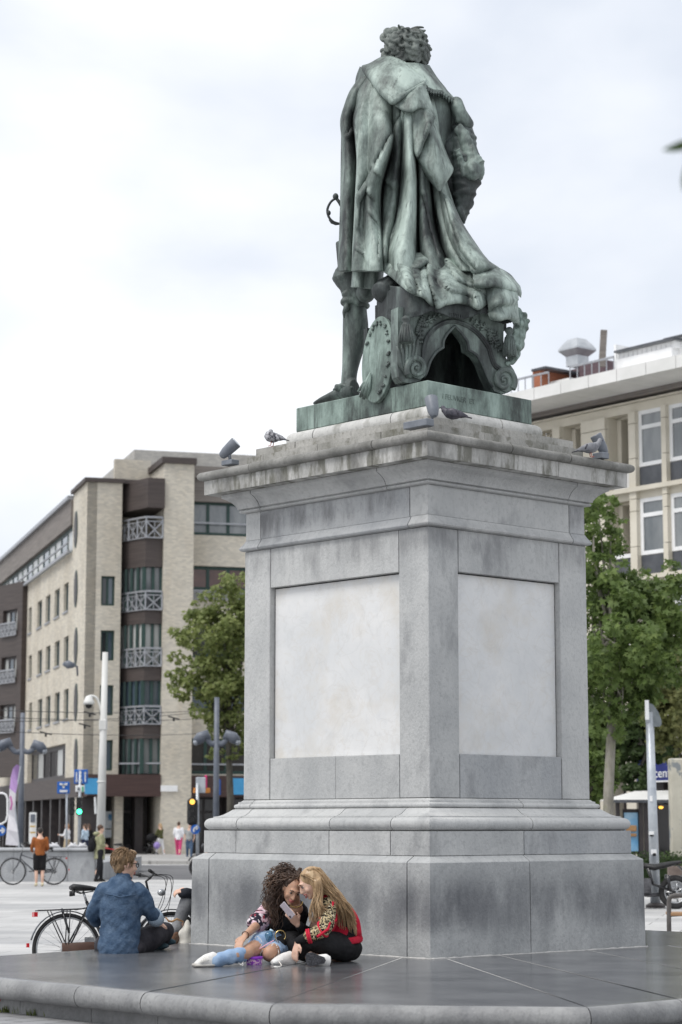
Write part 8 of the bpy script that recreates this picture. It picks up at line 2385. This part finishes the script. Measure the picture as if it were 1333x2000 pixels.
# small pale birds sitting on the coping
M_GULL = pm('pale_plumage', (0.50, 0.50, 0.52), (0.68, 0.68, 0.69), scale=20, rough=.7)
for i, px in enumerate((99, 104, 110, 140, 146, 159, 164)):
    c = atY(px, 1653.5, wy + .2)
    m = MB(); s = 1 if i % 2 else -1
    m.tube([c + V3((-.12 * s, 0, -.02)), c + V3((-.04 * s, 0, .02)), c + V3((.05 * s, 0, .03)), c + V3((.09 * s, 0, .08)), c + V3((.12 * s, 0, .11))], [.008, .045, .05, .028, .012], 8)
    tag(m.build('pigeon', M_GULL, smooth=True), ['leftmost of the small pale pigeons on the stone wall coping', 'second pale pigeon from the left on the stone wall coping', 'third pale pigeon from the left on the stone wall coping', 'pale pigeon on the coping just right of the white blouse', 'second pale pigeon right of the white blouse on the coping', 'pale pigeon on the coping below the pale blue shirt', 'rightmost small pale pigeon on the coping, beside the backpack'][i], 'pigeon', 'pigeons on the basin wall')
# ---------------------------------------------------------------- right side
t = post_thing('signpost', 'thick grey metal signpost with stickers at the right behind the pedestal', 'signpost', 1278.5, 1269, 1392, 41, .098, .075, M_GALV)
m = MB(); c0, c1 = atY(1268, 1391, 41), atY(1269, 1412, 41); m.tube([c0, c1], .075, 14); m.build('cap_sleeve', M_GALV, t, smooth=True)
m = MB(); m.prism([atY(*q, 40.95) for q in ((1267, 1372), (1276, 1376), (1286, 1390), (1292, 1405), (1293, 1414), (1290, 1419), (1277, 1419), (1267, 1405))], (0, .08, 0)); m.build('sign_housing', pm('grey_housing', (0.13, 0.15, 0.16), (0.19, 0.21, 0.22), rough=.4), t)
m = MB(); m.box((atY(1259.5, 1380, 41).x, 40.9, atY(1260, 1406, 41).z), (atY(1266.5, 1380, 41).x, 40.98, atY(1260, 1368, 41).z)); m.build('sign_edge', M_WHITE, t)
for k, (px, py, w_, h_, mt) in enumerate(((1272.5, 1627, .16, .06, M_WHITE), (1274, 1664, .17, .09, M_WHITE), (1273, 1632, .12, .03, M_BLKPL), (1275, 1669, .10, .05, M_BLKPL), (1272, 1560, .08, .1, M_WHITE))):
    p = atY(px, py, 41); xx = p.x + (.02 if k % 2 else -.01); MB().box((xx - w_ * .3, 41 - .101, p.z - h_ / 2), (xx + w_ * .3, 41 - .07, p.z + h_ / 2)).build('sticker', mt, t)
# hedge
hy_ = 50.5
M_HEDGE = leafmat('hedge_leaf', (0.03, 0.06, 0.016), (0.06, 0.10, 0.028), (0.09, 0.14, 0.045))
hx0, hx1 = atY(1225, 1680, hy_).x, atY(1420, 1680, hy_).x
zt_, zb_ = atY(1300, 1667, hy_).z, .0
t = thing('hedge', 'clipped dark green hedge behind the parked motorcycle', 'hedge', ((hx0 + hx1) / 2, hy_, 0))
MB().box((hx0, hy_ + .1, .05), (hx1, hy_ + .6, zt_ - .12)).build('hedge_core', M_LEAFD, t)
rng = np.random.default_rng(4)
cs = [((x, hy_ + .3, z), .30) for x in np.arange(hx0, hx1, .22) for z in (.25, .55, zt_ - .2)]
tag(leaves_obj('foliage', cs, 6500, .035, OVAL, M_HEDGE, t, rng), kind='stuff')
t = thing('low_wall', 'low stone wall with brown seat board below the hedge at the right', 'wall', (hx1, 49, 0))
MB().box((atY(1305, 1700, 49).x, 48.8, .42), (hx1, 49.1, .62)).build('seat_board', pm('brown_board', (0.13, 0.10, 0.085), (0.19, 0.15, 0.13), rough=.7), t)
MB().box((atY(1300, 1700, 49.4).x, 49.2, 0), (hx1, 49.5, .42)).build('wall_block', M_WALLS, t)
# bus shelter with awning
sy = 55
t = thing('bus_shelter', 'dark shelter with pale pitched roof and blue poster at the right', 'shelter', foot(1270, sy))
q = lambda px, py, dy=0: atY(px, py, sy + dy)
m = MB(); e0, e1, r0, r1 = q(1198, 1562), q(1345, 1562), q(1240, 1545, 1.6), q(1345, 1543, 1.6)
m.add([e0, e1, r1, r0, e0 + V3((0, 3.2, 0)), e1 + V3((0, 3.2, 0))], [(0, 1, 2, 3), (4, 3, 2, 5), (0, 3, 4)]); m.build('roof', M_CONC, t)
m = MB(); m.box((e0.x, sy - .06, q(1270, 1568).z), (e1.x, sy + .02, e0.z)); m.build('gutter', M_SPAND, t)
for px in (1207, 1252, 1262, 1283, 1333):
    p0 = q(px, 1568, .1); MB().box((p0.x - .05, p0.y, 0), (p0.x + .05, p0.y + .1, p0.z)).build('post', M_DARKF, t)
o = flat_sign(t, 1216, 1580, 1250, 1668, sy + .25, M_DARKF, 'poster_case')
pst = flat_sign(o, 1219, 1587, 1248, 1663, sy + .2, pm('blue_poster_print', (0.10, 0.30, 0.52), (0.35, 0.52, 0.66), scale=1.2, rough=.4), 'poster')
flat_sign(o, 1222, 1612, 1244, 1624, sy + .15, pm('brown_print', (0.30, 0.16, 0.07), (0.42, 0.25, 0.12), scale=4), 'print'); flat_sign(o, 1224, 1628, 1244, 1634, sy + .15, MATS['brown_print'], 'print')
flat_sign(t, 1284, 1570, 1330, 1665, sy + .4, M_SHOP, 'glass_pane'); MB().ball(q(1291, 1577, .2), (.07, .04, .035), 10, 6).build('lamp', M_AMBER, t, smooth=True)
# stained concrete pillar
M_PILL = pm('stained_concrete', (0.42, 0.40, 0.33), (0.54, 0.515, 0.435), scale=1.5, rough=.85)
overlay(M_PILL, (0.14, 0.17, 0.20), 1.8, .53, .58, .8, seed=6)
a, b = atY(1309, 1481, 52), atY(1345, 1700, 52)
t = thing('concrete_pillar', 'square beige concrete pillar with dark paint stains at the right edge', 'pillar', (a.x, 52, 0))
MB().box((a.x, 52, 0), (b.x, 52.4, a.z)).build('shaft', M_PILL, t, bevel=.03); MB().box((a.x - .03, 51.97, 0), (b.x + .03, 52.43, .25)).build('base', M_PILL, t)
# bench
by = 27.9
t = thing('bench', 'steel and wood bench with rounded arm at the right frame edge', 'bench', atZ(1330, 1850, 0))
for k, dx in enumerate((0.0, 1.7)):
    p = lambda px, py: atY(px, py, by) + V3((dx, 0, 0))
    m = MB(); fl = p(1308, 1846); fl.z = 0
    m.tube([fl, p(1307, 1800), p(1307, 1762)] + [p(1308, 1755), p(1312, 1750.5), p(1320, 1749)] + [p(1333, 1749) + V3((0, .02, 0)), p(1352, 1749), p(1357, 1752), p(1359, 1760), p(1359, 1846)], [(.022, .03)] * 11, 8, up=(0, 1, 0))
    m.tube([p(1307, 1788), p(1335, 1786), p(1359, 1788)], .02, 6)
    m.build('arm_frame', pm('bench_steel', (0.075, 0.07, 0.065), (0.11, 0.10, 0.095), rough=.5), t, smooth=True)
    MB().box((fl.x - .05, by - .05, 0.0), (fl.x + .08, by + .05, .012)).build('foot_plate', M_DARKF, t)
for k in range(4):
    z = atY(1320, 1783, by).z
    MB().box((atY(1310, 1783, by).x, by - .02 + .11 * k, z - .035), (atY(1310, 1783, by).x + 1.7, by + .075 + .11 * k, z)).build('slat', pm('bench_wood', (0.30, 0.17, 0.085), (0.40, 0.24, 0.13), scale=5, stretch=(.3, 6, 6), rough=.6), t)
# moss strip by the platform
def tufts(name, label, pts, n, h, mat, rng):
    vs, fs = [], []
    for i in range(n):
        c = V3(pts[rng.randrange(len(pts))]) + V3((rng.uniform(-.05, .05), rng.uniform(-.05, .05), 0))
        a = rng.uniform(0, PI); w = V3((math.cos(a), math.sin(a), 0)) * rng.uniform(.003, .006); hh = h * rng.uniform(.4, 1.2)
        tip = c + V3((rng.uniform(-.4, .4), rng.uniform(-.4, .4), 1)) * hh
        k = len(vs); vs += [c - w, c + w, c.lerp(tip, .6) + w * .6, tip]; fs += [(k, k + 1, k + 2, k + 3)]
    o = MB().add(vs, fs).build(name, mat, fix=False)
    return tag(o, label, 'grass', kind='stuff')
M_GRASS = pm('grass_blade', (0.09, 0.12, 0.03), (0.20, 0.22, 0.08), scale=6, rough=.7)
rg = random.Random(2)
pts = []
for (x0, x1, y) in ((36, 66, 1979), (62, 92, 1983), (76, 88, 1980), (100, 116, 1985), (172, 192, 1993), (12, 22, 1977), (280, 300, 1999)):
    for k in range(10):
        px = x0 + (x1 - x0) * k / 9; pts.append(atZ(px, y, .165))
tufts('grass', 'tufts of weed along the foot of the platform at lower left', pts, 900, .05, M_GRASS, rg)
pts = [atZ(1264 + k * .9, 1844 + (k % 7) * .6, 0.0) for k in range(46)]
tufts('grass', 'thin green strip of grass behind the platform at the right', pts, 1500, .05, M_GRASS, rg)
# crushed plastic bottle at lower left
q0 = atZ(4, 1975, .165)
t = thing('plastic_bottle', 'clear crumpled plastic bottle with red cap at the lower left corner', 'bottle', q0)
M_CLEAR = pm('clear_plastic', (0.75, 0.76, 0.78), (0.85, 0.86, 0.88), rough=.12, transmission=.6, scale=20)
m = MB(); m.tube([q0 + V3((-.06, 0, .02)), q0 + V3((-.03, 0, .06)), q0 + V3((.0, .0, .10)), q0 + V3((.01, 0, .13))], [.035, .042, .036, .014], 12); o = m.build('bottle_body', M_CLEAR, t, smooth=True); disp(o, .02, 40, 3)
MB().ball(q0 + V3((-.012, -.03, .085)), (.014, .012, .014), 10, 6).build('cap', M_REDL, t, smooth=True)
# ================================================================== on the cornice: floodlights and pigeons
M_LAMP = pm('grey_floodlight', (0.13, 0.145, 0.17), (0.18, 0.195, 0.22), rough=.45)
def floodlight(label, px, py, base_px, base_py, Y, aim, hr=.058, base=(.16, .10, .05)):
    bb_ = atY(base_px, base_py, Y); bb_.z = max(bb_.z, 5.0)
    t = thing('floodlight', label, 'floodlight', bb_, group='floodlights on the cornice')
    MB().cbox(bb_ + V3((0, 0, base[2] / 2)), base, Matrix.Translation(bb_) @ Matrix.Rotation(PROT + PI / 2, 4, 'Z') @ Matrix.Translation(-bb_)).build('base', M_LAMP, t, bevel=.006)
    c = atY(px, py, Y); a = V3(aim).normalized()
    MB().tube([bb_ + V3((0, 0, base[2] * .8)), V3((c.x, c.y, bb_.z + .05)).lerp(c, .4) if abs(c.x - bb_.x) < .1 else V3((c.x - .01, bb_.y, bb_.z + .04)), c - a * .05], .016, 8).build('bracket', M_LAMP, t, smooth=True)
    rot = a.to_track_quat('Z', 'Y').to_matrix().to_4x4()
    Mx = Matrix.Translation(c) @ rot
    h = MB().lathe([(.02, -.12), (hr * .65, -.105), (hr * .9, -.05), (hr, .03), (hr * 1.04, .085), (hr * .96, .09)], (0, 0, 0), 20, Mx).build('lamp_head', M_LAMP, t, smooth='auto')
    MB().lathe([(hr * .93, .086), (hr * .9, .092)], (0, 0, 0), 20, Mx).build('lens', M_GLASSB, h)
floodlight('grey floodlight on the left end of the cornice, aimed up right', 449, 876, 450, 909, 20.75, (.55, -.15, .5))
floodlight('grey floodlight at the near corner of the cornice, seen from behind', 845, 793, 818, 836, 18.95, (-.12, .45, .85), base=(.30, .10, .065))
floodlight('grey floodlight on the right end of the cornice beside a pigeon', 1172, 866, 1174, 897, 20.25, (-.45, -.12, .85), hr=.055, base=(.13, .10, .06))
M_PIG = pm('pigeon_grey', (0.16, 0.165, 0.185), (0.27, 0.275, 0.29), scale=16, rough=.6)
M_PIGD = pm('pigeon_dark', (0.035, 0.037, 0.05), (0.09, 0.085, 0.105), scale=22, rough=.5)
M_PIGM = pm('pigeon_mottled', (0.05, 0.05, 0.06), (0.42, 0.42, 0.44), scale=30, rough=.6, lo=.42, hi=.58)
M_PINK = plain('pigeon_leg', (0.40, 0.12, 0.10), .6)
def pigeon(label, px, py, Y, yaw, mat, head=(0.13, .10), zfoot=None, sit=False, s=0.86):
    """feet at the pixel; faces along yaw in the picture plane"""
    f0 = atY(px, py, Y)
    t = thing('pigeon', label, 'pigeon', f0, group='pigeons on the cornice')
    f = V3((math.cos(yaw), math.sin(yaw), 0)); r = V3((-f.y, f.x, 0)); U = V3((0, 0, 1))
    L = lambda x, y, z: f0 + (f * x + r * y + U * (z - (.045 if sit else 0))) * s
    m = MB()
    m.tube([L(-.10, 0, .085), L(-.05, 0, .095), L(.0, 0, .10), L(.05, 0, .115), L(.085, 0, .135)], [.018 * s, .05 * s, .062 * s, .055 * s, .035 * s], 14)
    hx_, hz_ = head
    m.tube([L(.06, 0, .13), L((.06 + hx_) / 2 + .02, 0, (.13 + .12 + hz_) / 2), L(hx_, 0, .12 + hz_)], [.04 * s, .03 * s, .024 * s], 12)
    m.ball(L(hx_ + .005, 0, .125 + hz_), (.026 * s, .024 * s, .024 * s), 12, 8)
    body = skin('body', m, mat, t, .008, 2)
    for sgn in (-1, 1):
        m = MB(); m.tube([L(.06, sgn * .045, .125), L(.0, sgn * .058, .11), L(-.09, sgn * .035, .09), L(-.16, sgn * .012, .07)], [(.03 * s, .012 * s), (.045 * s, .014 * s), (.03 * s, .012 * s), (.006 * s, .005 * s)], 10, up=(0, 0, 1)); w = m.build('wing', mat, t, smooth=True)
        m = MB(); m.tube([L(-.05, sgn * .062, .135), L(-.07, sgn * .058, .08)], .008 * s, 6); m.build('wing_bar', M_PIGD, w, smooth=True)
    m = MB(); m.tube([L(-.09, 0, .08), L(-.15, 0, .065), L(-.20, 0, .05)], [(.012 * s, .02 * s), (.008 * s, .026 * s), (.005 * s, .03 * s)], 8, up=(0, 0, 1)); m.build('tail', M_PIGD, t, smooth=True)
    MB().tube([L(hx_ + .025, 0, .125 + hz_), L(hx_ + .05, 0, .115 + hz_)], [.007 * s, .002 * s], 6).build('beak', M_PIGD, t, smooth=True)
    if not sit:
        for sgn in (-1, 1):
            m = MB(); m.tube([L(.0, sgn * .025, .06), L(.01, sgn * .025, .01), L(.04, sgn * .025, .004)], .005 * s, 6); m.build('leg', M_PINK, t, smooth=True)
    return t
pigeon('mottled pigeon preening on the step at the left of the cornice', 533, 872, 20.15, R(150), M_PIGM, head=(.02, .05))
pigeon('dark pigeon crouching on the step right of the near floodlight', 885, 819, 19.15, R(170), M_PIGD, sit=True, head=(.10, .05))
pigeon('grey pigeon standing on the cornice rim beside the right floodlight', 1153, 893, 20.05, R(10), M_PIG, head=(.11, .07))
# ================================================================== a leafy twig that hangs into the top right corner, close to the camera
TWY = 4.2
tw = atY(1356, 300, TWY)
t = thing('tree_twig', 'blurred dark leafy twig at the upper right frame edge', 'twig', tw)
MB().tube([tw + V3((.6, .0, .45)), tw + V3((.2, 0, .12)), tw], [.008, .005, .003], 6).build('stem', M_BARKD, t, smooth=True)
for (px, py, dx, dz, w_) in ((1318, 288, -.075, -.008, .020), (1338, 283, -.09, .0, .028), (1338, 345, -.02, -.07, .03), (1352, 330, .05, .06, .03), (1350, 300, -.05, -.09, .025)):
    c = atY(px + 6, py, TWY); d = V3((dx, .02, dz)) * .42; s_ = V3((-dz, .01, dx)).normalized() * w_ * .42
    MB().add([c - d, c - d * .3 + s_, c + d * .4 + s_ * .8, c + d, c + d * .4 - s_ * .8, c - d * .3 - s_], [(0, 1, 2, 3, 4, 5)]).build('leaf', M_LEAFD, t, fix=False)

bpy.data.scenes.remove(TMP)
